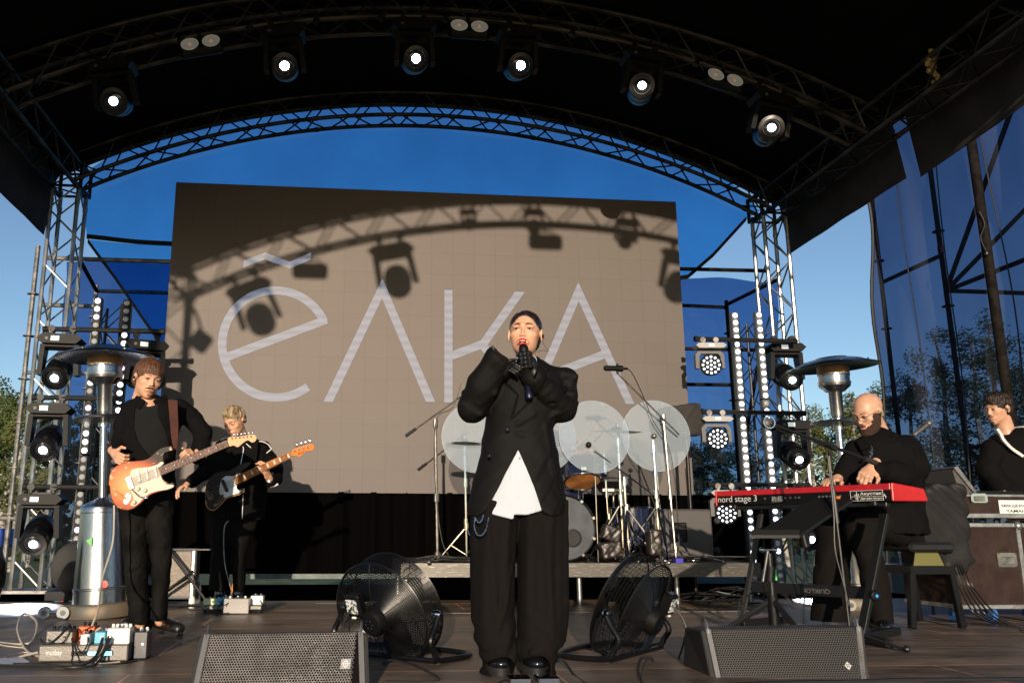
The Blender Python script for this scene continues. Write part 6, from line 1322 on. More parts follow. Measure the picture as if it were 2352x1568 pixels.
M['suit'] = cloth_m('black_wool_suit', (.0062, .0056, .0052), .6, 700, .3); M['suit'].node_tree.nodes['Principled BSDF'].inputs['Specular IOR Level'].default_value = .14
M['trous'] = cloth_m('black_trouser_wool', (.0085, .0072, .0066), .85, 700, .3)
M['shirtw'] = cloth_m('white_cotton_shirt', (.52, .56, .62), .8, 300, .15)
M['bshirt'] = cloth_m('black_cotton_shirt', (.0055, .005, .0052), .85, 500, .3)
M['tee'] = cloth_m('charcoal_tee', (.013, .013, .013), .9, 700, .3)
M['denim'] = cloth_m('washed_black_denim', (.0085, .0075, .0068), .75, 600, .4, var=.4)
# ---------------------------------------------------------------- singer
S = Fig(4.26); K5 = crop(1100, 740, 2.8); K6 = crop(1100, 1250, 3.43)
hc = S(1206, 767, -.01); hR = rotm(-18, -3, 2); hs = 1.1
mic0 = S(1203, 805, -.155); mic1 = S(1214, 898, -.20); md = (mic1-mic0).normalized()
def singer_neck(p): return s_cap(p, S(1210, 800, .03), S(1207, 868, .02), .043, .055)
headf = head_sdf(hc, hR, hs, .93, .010, .74, .80)
def limbs(p, F_, torso, arms, legs):
    d = s_chain(p, torso[0], torso[1], .05)
    for a, r in arms+legs: d = smin(d, s_chain(p, a, r, .02), .02)
    return d
def singer_skin(p):
    d = smin(headf(p), singer_neck(p), .02)
    return smin(d, limbs(p, S, ([S(1207, 860, .02), S(1205, 920, .02), S(1195, 1150, .02)], [.055, .09, .085]),
        [([S(1235, 880, .02), S(1290, 900, .01), S(1288, 936, -.03), S(1240, 872, -.16), S(1225, 842, -.15)], [.05, .035, .03, .025, .02]), ([S(1175, 880, .02), S(1112, 900, .0), S(1092, 934, -.03), S(1136, 845, -.14), S(1150, 832, -.19)], [.05, .035, .03, .022, .012])],
        [([S(1225, 1160, .02), S(1238, 1350, .02), S(1235, 1510, .02)], [.07, .05, .035]), ([S(1165, 1160, .02), S(1145, 1350, .02), S(1150, 1510, .02)], [.07, .05, .035])]), .02)
t = person = sculpt('person', [(singer_skin, *bnd(S, 1060, 1545, 1330, 700, -.26, .17), .0038)], None, None, None, M['skinA'])
tag(t, 'woman singing in an oversized black suit and black leather gloves, red lips', 'person')
face_parts(t, hc, hR, hs, 'lips', .0225, .0130, browdz=.000, brow='browl', bk=1.15)
hm = hairm('sleek_dark_hair', (.014, .008, .006), (.032, .017, .012), 60); hm.node_tree.nodes['Principled BSDF'].inputs['Roughness'].default_value = .22; hm.node_tree.nodes['Principled BSDF'].inputs['Coat Weight'].default_value = .6
hf = hair_sdf(hc, hR, hs, .0040, (0.004, -.098, -.024, .0715, .092, .104), -.06, strand=.0005, fr=60)
sculpt('hair', hf, hc-V((.12, .13, .11)), hc+V((.12, .15, .14)), .003, hm, t)
L_ = local(hc, hR, hs)
s = MB(); s.sph(L_((.084, .0, -.012)), .0085, 10, 8, (.8, 1, 1.5)); s.build('earpiece', M['gloss'], t)
s = MB(); s.tube(bez([L_((.084, .0, -.02)), L_((.088, .01, -.05)), L_((.112, .0, -.085)), L_((.085, .01, -.078)), L_((.055, .03, -.08))]), .0012, 5); s.build('earpiece_wire', M['cable'], t)
def jacket(p):
    rows = S.rows([(826, 1190, 1230, .055, .02), (838, 1170, 1252, .09, .02), (856, 1128, 1288, .12), (900, 1122, 1298, .145), (950, 1117, 1285, .155), (985, 1114, 1270, .155), (1040, 1105, 1279, .16), (1110, 1086, 1294, .17), (1165, 1073, 1300, .175), (1194, 1071, 1300, .175)])
    d = s_col(p, rows)
    d = smin(d, s_chain(p, [S(1238, 850, .02), S(1304, 868, .0), S(1298, 908, -.01), S(1291, 938, -.03)], [.040, .050, .060, .074], .02), .02)
    d = smin(d, s_box(p, S(1290, 864, .01), (.078, .075, .022), .02, rotm(0, 0, 11)), .018)
    d = smin(d, s_chain(p, [S(1291, 938, -.03), S(1258, 905, -.12), S(1226, 866, -.19)], [.074, .060, .050], .03), .012)
    d = smin(d, s_chain(p, [S(1168, 850, .02), S(1118, 880, .0), S(1098, 905, .0), S(1087, 934, -.03)], [.05, .055, .062, .076], .02), .02)
    arm = s_chain(p, [S(1087, 934, -.03), S(1110, 885, -.10), S(1146, 826, -.17)], [.076, .077, .074], .03)
    arm = smax(arm, s_cap(p, S(1142, 834, -.15), S(1142, 834, -.15), .066)*0+((p-A3(S(1146, 826, -.17)))@A3((S(1150, 836, -.17)-S(1100, 890, -.1)).normalized())-.022), .006)
    d = smin(d, arm, .02)
    # collar and lapels
    fr = p[:, 1] < S.Y+.02
    lap = np.minimum(s_poly(p, S.poly([(500, 385), (470, 470), (398, 600), (508, 722), (462, 888), (600, 742), (585, 610), (528, 478)], K5)), s_poly(p, S.poly([(676, 385), (720, 440), (780, 520), (700, 560), (690, 600), (610, 742), (462, 888), (590, 610), (655, 480)], K5)))
    d = d-np.where(fr, .012*np.clip(.5-lap/.005, 0, 1), 0)
    flap = np.minimum(s_poly(p, S.poly([(742, 1150), (826, 1118), (846, 1238), (772, 1272)], K5)), s_poly(p, S.poly([(250, 1108), (297, 1160), (258, 1262), (234, 1244)], K5)))
    d = d-np.where(p[:, 1] < S.Y-.09, .006*np.clip(.5-flap/.004, 0, 1), 0)
    # wrinkles
    d = d+folds(p, [(S(1318, 893, -.05), S(1265, 925, -.15), -1), (S(1320, 905, -.05), S(1270, 885, -.15), 1), (S(1300, 890, -.08), S(1240, 900, -.18), 1), (S(1326, 925, -.06), S(1272, 955, -.12), 1), (S(1062, 900, -.05), S(1100, 925, -.12), 1), (S(1060, 925, -.08), S(1110, 958, -.1), 1), (S(1110, 855, -.1), S(1135, 905, -.15), 1),
        (S(1166, 985, -.17), S(1120, 1055, -.16), 1), (S(1160, 990, -.17), S(1135, 960, -.15), 1), (S(1172, 985, -.17), S(1225, 950, -.15), .8), (S(1172, 990, -.17), S(1260, 1010, -.12), .7), (S(1140, 900, -.16), S(1155, 960, -.16), .8), (S(1252, 980, -.12), S(1268, 1090, -.12), .7), (S(1115, 985, -.1), S(1098, 1080, -.1), .8)], .013, .013)
    d = d+.0032*wob(p, 14)+.0018*wob(p, 33, 1.)
    d = smax(d, -smax(s_poly(p, S.poly([(508, 1092), (440, 1220), (350, 1400), (285, 1515), (270, 1640), (700, 1640), (668, 1510), (610, 1340)], K5)), p[:, 1]-(S.Y-.01), .01), .008)
    d = smax(d, -smax(s_poly(p, S.poly([(512, 340), (668, 340), (664, 440), (590, 640), (520, 460)], K5)), p[:, 1]-(S.Y-.04), .01), .006)
    hem = p[:, 2]-A3(0); zb = np.interp(p[:, 0], [q[0] for q in S.poly([(160, 1500), (200, 1535), (240, 1545), (290, 1512), (660, 1512), (730, 1542), (800, 1540), (885, 1505)], K5)], [q[1] for q in S.poly([(160, 1490), (200, 1535), (240, 1545), (290, 1512), (660, 1512), (730, 1542), (800, 1540), (885, 1500)], K5)])
    return smax(d, zb-p[:, 2], .008)
sculpt('jacket', jacket, S(1040, 1200, -.3), S(1340, 790, .22), .0062, M['suit'], t)
for (bx, by, r) in ((472, 932, .012), (345, 1117, .009), (558, 1133, .003)):
    q = S(*K5(bx, by), -.162 if bx != 345 else -.155); s = MB(); s.lathe(q, (0, -1, .1), [(r, 0), (r, .004), (r*.7, .006), (r*.6, .004), (0, .004)], 16); s.build('button', M['gloss'], t)
def shirt(p):
    rows = S.rows([(818, 1187, 1229, .062), (845, 1178, 1240, .10), (900, 1140, 1270, .135), (985, 1125, 1262, .142), (1040, 1118, 1270, .148), (1110, 1103, 1278, .158), (1200, 1082, 1296, .166)])
    d = s_col(p, rows); d = d+.0035*np.sin((p[:, 0]-S(1165, 1100).x)*55+p[:, 2]*6)*np.clip((1.0-p[:, 2])*2, 0, 1)+.002*wob(p, 18)
    st = np.abs(p[:, 0]-(S(1168, 1100).x-.02*(p[:, 2]-.8)))-.016; d = d-.002*np.clip(.5-st/.003, 0, 1)
    xs_, zs_ = zip(*S.poly([(200, 1250), (284, 1500), (286, 1505), (340, 1530), (470, 1565), (476, 1531), (560, 1534), (667, 1505), (669, 1500), (760, 1250)], K5)); zb = np.interp(p[:, 0], xs_, zs_)
    d = smax(d, zb-p[:, 2], .004); neck = s_cap(p, S(1208, 780, .02), S(1206, 850, .0), .050, .052); d = smax(d, -neck, .004)
    return smax(d, -smax(s_poly(p, S.poly([(560, 330), (640, 330), (640, 540), (600, 560)], K5)), p[:, 1]-(S.Y-.02), .01), .004)
sculpt('shirt', shirt, S(1075, 1215, -.22), S(1300, 810, .2), .006, M['shirtw'], t)
def leg_col(p, rows, k=0): return s_col(p, rows)
def trousers(p):
    L = S.rows([(1150, 1080, 1196, .13), (1260, 1078, 1186, .125), (1400, 1081, 1182, .125), (1470, 1090, 1186, .13), (1515, 1108, 1188, .12), (1545, 1106, 1178, .125), (1560, 1110, 1172, .12)])
    R__ = S.rows([(1150, 1176, 1300, .13), (1260, 1189, 1303, .125), (1400, 1188, 1304, .125), (1470, 1186, 1296, .13), (1515, 1187, 1272, .12), (1545, 1194, 1275, .125), (1560, 1196, 1272, .12)])
    d = smin(s_col(p, L), s_col(p, R__), .006)
    z = p[:, 2]; x = p[:, 0]; low = np.clip((.42-z)/.3, 0, 1)
    d = d+(.006*np.sin(x*62+1.5*np.sin(z*4))+.003*np.sin(x*120+2*np.sin(z*3+1)))*np.clip(z*2.2, .25, 1)+low*.008*np.sin(z*58+30*np.abs(x-S(1187, 1500).x)+2.5*np.sin(x*19+z*9))*(.6+.4*np.sin(x*31+z*14))+.002*wob(p, 24)
    d = d+folds(p, [(S(1120, 1200, -.13), S(1150, 1500, -.12), 1), (S(1250, 1200, -.13), S(1270, 1440, -.12), 1), (S(1290, 1480, -.08), S(1210, 1500, -.13), 1.3), (S(1100, 1490, -.08), S(1170, 1470, -.13), 1.3), (S(1280, 1510, -.05), S(1230, 1535, -.13), 1), (S(1180, 1300, -.1), S(1150, 1440, -.14), 1), (S(1190, 1240, -.1), S(1222, 1500, -.14), .8)], .011, .016)
    for px in (1150, 1232): q = PF(px, 1549); d = smax(d, -s_ell(p, (q.x, q.y+.03, .035), (.066, .16, .062)), .01)
    return d
sculpt('trousers', trousers, S(1065, 1566, -.2), S(1315, 1150, .2), .0075, M['trous'], t)
for px in (1150, 1232):
    q = PF(px, 1549); 
    def shoe(p, q=q):
        c = V((q.x, q.y+.09, 0)); d = s_ell(p, c+V((0, -.035, .052)), (.056, .105, .045)); d = smin(d, s_ell(p, c+V((0, .08, .07)), (.048, .09, .06)), .03); return smax(d, .034-p[:, 2], .004)
    o = sculpt('shoe', shoe, (q.x-.09, q.y-.1, 0), (q.x+.09, q.y+.3, .14), .005, M['leather2'] if 'leather2' in M else M.setdefault('leather2', mat('polished_black_leather', (.006, .006, .008), .12, coat=1.)), t)
    s = MB(); c = V((q.x, q.y+.13, 0)); s.prism([c+V((math.cos(a)*.062, math.sin(a)*.165, .0)) for a in np.linspace(0, 6.283, 33)[:-1]], (0, 0, .036)); s.build('sole', M['rubber'], o)
# gloved hands
y0s = [810, 821, 832.5, 844]
def glove_r(p):
    d = s_ell(p, S(1221, 838, -.150), (.026, .042, .046)); 
    for i, y in enumerate(y0s):
        c = mic0+md*(.022+.0235*i); r = .0118-.0006*i; rr = .030
        ch = [c+V((math.cos(a)*rr, math.sin(a)*rr, .004*math.cos(a))) for a in (-.1, -.9, -1.7, -2.5, -3.2)]
        g = s_chain(p, ch, [r, r*1.08, r, r*1.02, r*.85], .004); d = smin(d, g, .004)
    d = smin(d, s_cap(p, mic0+V((.005, .03, -.01)), mic0+V((-.02, .034, -.05)), .012, .011), .006)
    return smin(d, s_cap(p, S(1226, 850, -.15), S(1236, 880, -.16), .034, .036), .015)+.0003*wob(p, 90)
sculpt('glove', glove_r, S(1180, 885, -.25), S(1245, 796, -.05), .0026, M['leather'], t)
def glove_l(p):
    w_ = S(1146, 838, -.17); f = hand_caps(w_, S(1172, 842, -.20)-w_, (0, -.2, 1), (.1, .9, -.45), .82, (.55, .6, .4), .02, (.1, -.3)); return f(p)+.0003*wob(p, 90)
sculpt('glove', glove_l, S(1110, 880, -.34), S(1200, 800, -.05), .0026, M['leather'], t)
s = MB(); s.tube([S(1136, 818, -.19), S(1134, 803, -.20), S(1131, 793, -.20)], [.011, .0085, .004], 10); s.build('glove_thumb', M['leather'], t)
# brooch and pocket chain
s = MB(); rnd = random.Random(2)
for k in range(16): s.sph(S(*K5(548+rnd.uniform(-14, 14), 525+rnd.uniform(-26, 26)), -.15+rnd.uniform(-.008, 0)), rnd.uniform(.003, .006), 6, 4)
tag(s.build('brooch', mat('crystal', (.55, .6, .8), .08, 1., coat=1.), t), None, kind='stuff')
s = MB()
for pts in (((300, 150), (330, 190), (360, 170), (372, 130)), ((300, 155), (296, 230), (318, 292), (360, 298), (395, 250), (418, 150))):
    for i, q in enumerate(bez([S(*K6(*a), -.165) for a in pts], 7)): s.sph(q, .0034 if i % 3 else .0048, 6, 4)
tag(s.build('pocket_chain', M['chrome'], t), None, kind='stuff')
# microphone
t2 = thing('microphone', 'black handheld microphone held at the singer\'s mouth', 'microphone', mic0); s = MB(); s.lathe(mic0-md*.035, md, [(0, 0), (.014, .003), (.022, .014), (.025, .028), (.024, .040), (.019, .052)], 22); s.build('mic_grille', M['plast'], t2)
s = MB(); s.lathe(mic0+md*.015, md, [(.020, 0), (.0185, .05), (.0175, .20), (.019, .205), (.019, .24), (.016, .245)], 20); s.build('handle', mat('navy_black_metal', (.008, .010, .022), .3, .4), t2)
# ---------------------------------------------------------------- guitar players
def guitar_body(t, polyw, thick, m, nm='body', n=V((0, -1, 0))):
    pts = bez(polyw+[polyw[0]], 4)[:-1]; s = MB(); c = sum(pts, V((0, 0, 0)))/len(pts)
    def ring(k, dy): return [c+(p-c)*k+V((0, dy, 0)) for p in pts]
    rg = [ring(.975, -thick/2), ring(1, -thick/2+.008), ring(1, thick/2-.008), ring(.975, thick/2)]; N = len(pts); vs = sum(rg, []); fs = [(r*N+i, r*N+(i+1) % N, (r+1)*N+(i+1) % N, (r+1)*N+i) for r in range(3) for i in range(N)]
    s.add(vs, fs); s.f.append(tuple(range(N-1, -1, -1))); s.m.append(0); s.f.append(tuple(range(3*N, 4*N))); s.m.append(0)
    return s.build(nm, m, t)
def sunburst():
    m = bpy.data.materials.new('worn_sunburst'); m.use_nodes = True; t = m.node_tree; nd = t.nodes; l = t.links; b = nd['Principled BSDF']
    tc = nd.new('ShaderNodeTexCoord'); mp = nd.new('ShaderNodeMapping'); mp.inputs['Location'].default_value = (.05, 0, .12); mp.inputs['Scale'].default_value = (3.9, 0, 4.6); l.new(tc.outputs['Object'], mp.inputs[0])
    g = nd.new('ShaderNodeTexGradient'); g.gradient_type = 'SPHERICAL'; l.new(mp.outputs[0], g.inputs[0]); r = nd.new('ShaderNodeValToRGB'); l.new(g.outputs[1], r.inputs[0]); E_ = r.color_ramp.elements
    E_[0].position = .06; E_[0].color = (.012, .006, .005, 1); E_[1].position = .85; E_[1].color = (.72, .36, .12, 1); e = E_.new(.20); e.color = (.13, .022, .01, 1); e = E_.new(.38); e.color = (.45, .09, .018, 1)
    n1 = nd.new('ShaderNodeTexNoise'); n1.inputs['Scale'].default_value = 17; n1.inputs['Detail'].default_value = 8; l.new(tc.outputs['Object'], n1.inputs[0]); r2 = nd.new('ShaderNodeValToRGB'); l.new(n1.outputs[0], r2.inputs[0]); r2.color_ramp.elements[0].position = .60; r2.color_ramp.elements[1].position = .63
    mx = nd.new('ShaderNodeMix'); mx.data_type = 'RGBA'; l.new(r2.outputs[0], mx.inputs[0]); l.new(r.outputs[0], mx.inputs[6]); mx.inputs[7].default_value = (.55, .38, .22, 1); l.new(mx.outputs[2], b.inputs['Base Color']); b.inputs['Roughness'].default_value = .5; b.inputs['Specular IOR Level'].default_value = .25; return m
M['maple'] = mat('maple_neck', (.62, .30, .10), .35, coat=.4, var=.15, vs=12); M['rosew'] = mat('rosewood_board', (.20, .09, .06), .5, var=.25, vs=30); M['cream'] = mat('cream_pickguard', (.60, .54, .44), .5, var=.03, spec=.2); M['blackw'] = mat('worn_black_lacquer', (.004, .004, .004), .45, spec=.3, c2=(.50, .22, .04), vs=9, vt=(.68, .70))
def frets(t, a, b, w0, w1, n, up, m_, dots=()):
    a = V(a); b = V(b); d = b-a; s = MB()
    for k in range(n):
        f = 1-(1-2**(-k/12.))/(1-2**(-n/12.)); q = a+d*(1-f) if False else b-d*((1-2**(-k/12.))/(1-2**(-n/12.))); w_ = w1+(w0-w1)*((q-b).length/d.length); s.cyl(q-up*w_/2, q+up*w_/2, .0016, n=4)
    s.build('frets', m_, t)
    s = MB()
    for f in dots: q = a.lerp(b, f)+V((0, -.003, 0)); s.sph(q, .0045, 6, 4)
    if dots: tag(s.build('inlays', M['white'], t), None, kind='stuff')
G = Fig(5.95); K1 = crop(240, 860, 4.125); K2 = crop(240, 1200, 3.734); K3 = crop(420, 980, 4.355); K4 = crop(420, 1280, 4.9)
GY = 5.66
def gp(x, y, K=K1, Y=GY): return P(*K(x, y), Y)
t = thing('electric_guitar', 'worn sunburst electric guitar with cream pickguard held by the moustached man', 'guitar', gp(400, 1400))
body = [gp(*a) for a in ((812, 1078), (770, 1052), (705, 1062), (650, 1090), (600, 1135), (558, 1172), (500, 1196), (420, 1206), (330, 1212), (270, 1232), (210, 1262), (165, 1305), (145, 1370), (138, 1450))]+[gp(*a, K2) for a in ((135, 60), (142, 130), (165, 205), (205, 255), (270, 280), (335, 275), (385, 246), (430, 208), (480, 160), (540, 125), (620, 104), (690, 88), (735, 52), (722, 22))]+[gp(*a) for a in ((770, 1440), (705, 1405), (680, 1350), (680, 1290), (706, 1240), (705, 1190), (703, 1150), (722, 1115), (770, 1098))]
guitar_body(t, body, .045, sunburst())
gd = P(*K1(690, 1300), GY-.03)-P(*K1(640, 1320), GY-.03); ga = gp(652, 1312, Y=GY-.035); gb = P(*K3(652, 553), GY-.03); gd = (gb-ga).normalized(); gu = V((-gd.z, 0, gd.x)).normalized()
pg = [gp(*a, Y=GY-.026) for a in ((360, 1300), (420, 1276), (540, 1266), (632, 1240), (668, 1212), (700, 1225), (650, 1280), (668, 1350), (685, 1405), (725, 1442), (790, 1448), (800, 1468), (740, 1496), (640, 1512), (560, 1534), (520, 1560))]+[gp(*a, K2, GY-.026) for a in ((450, 150), (425, 185), (390, 220), (350, 240), (322, 222), (350, 175), (330, 110), (292, 50))]+[gp(345, 1380, Y=GY-.026)]
s = MB(); pts = bez(pg+[pg[0]], 3)[:-1]; s.prism(pts, (0, .003, 0)); s.build('pickguard', M['cream'], t)
for x, y in ((430, 1350), (515, 1325), (605, 1300)):
    q = gp(x+10, y+15, Y=GY-.031); s = MB(); s.box(q, (.018, .012, .075), Matrix.Rotation(-math.atan2(gd.z, gd.x)+R_(8), 3, 'Y'), bev=.004); s.build('pickup', M['white'], t)
s = MB(); q = gp(350, 1430, Y=GY-.032); s.box(q, (.035, .014, .085), Matrix.Rotation(-math.atan2(gd.z, gd.x), 3, 'Y'), bev=.003); s.build('bridge', M['chrome'], t)
for x, y in ((395, 80), (460, 95), (358, 205)):
    s = MB(); s.lathe(gp(x, y, K2, GY-.03), (0, -1, 0), [(.014, 0), (.010, .016), (0, .016)], 14); s.build('knob', M['cream'], t)
s = MB(); s.prism(bez([gp(*a, K2, GY-.028) for a in ((300, 118), (322, 140), (318, 180), (290, 220), (262, 215), (262, 175), (280, 130), (300, 118))], 3)[:-1], (0, .004, 0)); s.build('jack_plate', M['chrome'], t)
s = MB(); s.cyl(gp(285, 175, K2, GY-.03), gp(155, 90, K2, GY-.06), .006); s.build('jack_plug', M['maple'], t)
s = MB(); s.tube([gp(335, 85, K2, GY-.04), gp(400, 150, K2, GY-.06), gp(470, 165, K2, GY-.06)], .003, 6); s.sph(gp(462, 165, K2, GY-.06), .009, 8, 6, (2, 1, 1)); s.build('tremolo_arm', M['chrome'], t)
s = MB(); s.prism([ga-gu*.027, gb-gu*.021, gb+gu*.021, ga+gu*.027], (0, .022, 0)); s.build('neck', M['rosew'], t, smooth=False)
frets(t, ga+V((0, -.001, 0)), gb+V((0, -.001, 0)), .054, .042, 21, gu, M['chrome'], (.10, .22, .34, .47, .60, .72, .83))
hd = bez([gp(*a, K3, GY-.03) for a in ((650, 505), (668, 490), (760, 482), (850, 470), (925, 460), (958, 480), (960, 512), (942, 538), (908, 545), (880, 524), (850, 528), (805, 560), (760, 596), (715, 578), (660, 585))]+[gp(650, 505, K3, GY-.03)], 3)[:-1]
s = MB(); s.prism(hd, (0, .016, 0)); s.build('headstock', mat('pale_maple', (.66, .38, .20), .5, spec=.2), t)
for k in range(6):
    x = 695+k*41; s = MB(); s.cyl(gp(x, 498-k*4, K3, GY-.045), gp(x, 498-k*4, K3, GY-.02), .005, n=8); q = gp(x+22, 462-k*4.5, K3, GY-.02); s.cyl(gp(x+15, 480-k*4, K3, GY-.02), q, .003, n=6); s.sph(q, .0085, 8, 6, (.8, .6, 1.2)); s.build('tuning_peg', M['chrome'], t)
s = MB()
for k in range(6): o = (k-2.5)/2.5; s.cyl(gp(352, 1430, Y=GY-.042)+gu*o*.026, gb+gu*o*.016+V((0, -.006, 0)), .0009, n=4, cap=False)
s.build('strings', M['stand'], t)
s = MB(); a = [gp(*q_, Y=5.73) for q_ in ((742, 568), (838, 578), (848, 820), (846, 960), (832, 1085), (800, 1085), (775, 960), (758, 760))]; s.prism(a, (0, .006, 0)); tag(s.build('guitar_strap', mat('brown_leather_strap', (.060, .014, .009), .6, bump=.3, bs=80, var=.2, spec=.15)), 'brown leather guitar strap over the moustached man\'s shoulder', 'strap')
# moustached guitarist
hc = G(341, 869, -.03); hR = rotm(30, 14, 8); hs = 1.14
skin = head_sdf(hc, hR, hs, .95)
def gskin(p): return smin(skin(p), s_cap(p, G(340, 900, .03), G(343, 940, .02), .058, .070), .025)
hw = gp(175, 1150, Y=5.72); hand1 = hand_caps(G(262, 1040, -.14), G(276, 1058, -.25)-G(262, 1040, -.14), (0, -.5, 1), (1, .2, -.2), 1.05, (.5, 1.2, .9), .02)
hand2 = hand_caps(G(447, 1050, -.12), G(437, 1030, -.28)-G(447, 1050, -.12), (-.6, 0, .9), (-.2, -1, .1), 1.0, (.7, .9, .6))
h1 = G(268, 1052, -.2); h2 = G(440, 1040, -.2)
def gbody(p):
    d = gskin(p); d = smin(d, limbs(p, G, ([G(343, 940, .02), G(345, 980, .02), G(338, 1120, .03)], [.07, .085, .085]),
        [([G(320, 960, .02), G(290, 975, .02), G(278, 1015, -.02), G(266, 1038, -.13)], [.05, .035, .03, .027]), ([G(380, 960, .02), G(425, 955, .03), G(466, 995, .0), G(448, 1048, -.11)], [.05, .035, .03, .026])],
        [([G(308, 1120, .02), G(315, 1280, .02), G(322, 1430, .02)], [.06, .045, .035]), ([G(365, 1120, .02), G(370, 1280, .02), G(368, 1425, .02)], [.06, .045, .035])]), .03)
    return smin(smin(d, hand1(p), .012), hand2(p), .012)
t = sculpt('person', [(gbody, *bnd(G, 250, 1440, 485, 800, -.42, .26), .0045)], None, None, None, M['skinA'])
tag(t, 'man with a brown fringe and moustache in a black shirt playing the sunburst guitar', 'person')
face_parts(t, hc, hR, hs); L_ = local(hc, hR, hs)
hm = hairm('chestnut_hair', (.055, .024, .011), (.15, .064, .026))
sculpt('hair', hair_sdf(hc, hR, hs, .013, (0.0, -.122, -.050, .075, .083, .087), -.07, ears=True, strand=.0013, fr=46), hc-V((.19, .2, .16)), hc+V((.19, .2, .19)), .0045, hm, t)
s = MB(); s.tube([L_(p) for p in ((-.030, -.088, -.058), (-.015, -.101, -.049), (0, -.105, -.047), (.015, -.101, -.049), (.030, -.088, -.058))], [.0015*hs, .0042*hs, .004*hs, .0042*hs, .0015*hs], 8); s.build('moustache', mat('moustache_hair', (.07, .028, .014), .8, bump=1, bs=300), t)
s = MB(); s.sph(L_((0, -.086, -.092)), .011, 8, 6, (1.3, .6, .7)); s.build('chin_beard', mat('stubble', (.20, .10, .06), .8), t)
s = MB(); s.sph(L_((-.085, .0, -.012)), .009, 8, 6); s.build('earpiece', M['gloss'], t)
def gtor(p, e=0.):
    rows = G.rows([(906, 322, 362, .06), (922, 300, 398, .09), (934, 288, 425, .11), (970, 282, 418, .125), (1020, 284, 406, .13), (1080, 280, 402, .13), (1120, 276, 402, .13)]); return s_col(p, rows)+e
def gshirt(p):
    d = gtor(p); d = smin(d, s_chain(p, [G(300, 938, .02), G(282, 975, .02), G(278, 1010, -.02), G(272, 1040, -.12)], [.055, .058, .056, .046], .03), .03)
    d = smin(d, s_chain(p, [G(412, 936, .02), G(440, 960, .03), G(467, 992, .0)], [.062, .062, .060], .03), .03)
    d = smin(d, s_chain(p, [G(467, 992, .0), G(460, 1030, -.04), G(452, 1048, -.08)], [.060, .055, .050], .03), .02)
    d = smin(d, s_cap(p, G(462, 1040, -.02), G(463, 1066, .0), .035, .02), .02)
    d = d+folds(p, [(G(*K1(300, 690), -.13), G(*K1(480, 960), -.13), 1.2), (G(*K1(250, 800), -.08), G(*K1(330, 1000), -.1), 1), (G(*K1(1000, 950), -.05), G(*K1(1180, 930), -.05), 1), (G(*K1(940, 640), -.05), G(*K1(930, 850), -.05), 1), (G(*K1(1050, 1080), -.05), G(*K1(1170, 1010), -.05), 1)], .010, .014)+.0035*wob(p, 17)+.002*wob(p, 38, 1)
    op = s_poly(p, G.poly([(468, 560), (436, 700), (430, 880), (470, 1010), (545, 1110), (600, 1180), (760, 1180), (770, 1050), (735, 900), (668, 740), (672, 560)], K1)); d = smax(d, -smax(op, p[:, 1]-(G.Y-.02), .01), .006)
    nk = s_cap(p, G(340, 890, .02), G(343, 935, .0), .062, .068); return smax(d, -nk, .006)
sculpt('overshirt', gshirt, *bnd(G, 250, 1125, 505, 900, -.28, .22), .0075, M['bshirt'], t)
sculpt('collar', lambda p: s_box(p, G(318, 924, -.07), (.055, .01, .035), .006, rotm(-35, -15, 25)), G(295, 950, -.2), G(400, 895, .1), .006, M['bshirt'], t)
sculpt('collar', lambda p: s_box(p, G(373, 924, -.05), (.055, .01, .04), .006, rotm(35, -15, -30)), G(295, 950, -.2), G(400, 895, .1), .006, M['bshirt'], t)
def gtee(p):
    nk = s_ell(p, G(342, 915, -.10), (.072, .14, .052)); return smax(gtor(p, .012)+.002*wob(p, 14), -nk, .006)
sculpt('tee_shirt', gtee, *bnd(G, 270, 1125, 420, 905, -.2, .2), .008, M['tee'], t)
def gpants(p):
    A = G.rows([(1100, 272, 345, .10), (1170, 272, 342, .10), (1250, 282, 341, .09), (1310, 286, 340, .085), (1380, 292, 341, .08), (1432, 298, 342, .078)]); B_ = G.rows([(1100, 328, 400, .10), (1170, 336, 398, .10), (1250, 343, 395, .09), (1300, 348, 393, .085), (1370, 349, 386, .08), (1424, 350, 384, .075)])
    d = smin(s_col(p, A), s_col(p, B_), .01); d = smin(d, s_col(p, G.rows([(1085, 276, 402, .12), (1130, 274, 400, .11)])), .04)
    return d+folds(p, [(G(*K2(250, 380), -.1), G(*K2(360, 760), -.09), 1), (G(*K2(300, 830), -.09), G(*K2(400, 800), -.09), 1.3), (G(*K2(360, 780), -.09), G(*K2(280, 830), -.09), 1), (G(*K2(520, 640), -.09), G(*K2(640, 600), -.09), 1), (G(*K2(640, 250), -.1), G(*K2(540, 220), -.1), 1), (G(*K2(330, 900), -.09), G(*K2(350, 1200), -.09), .8)], .010, .013)+.003*wob(p, 19)+.0018*wob(p, 45, 2)
sculpt('trousers', gpants, *bnd(G, 262, 1440, 412, 1080, -.2, .2), .008, M['denim'], t)
M['boot'] = mat('dark_brown_leather', (.010, .007, .005), .3, coat=.4, bump=.2, bs=80)
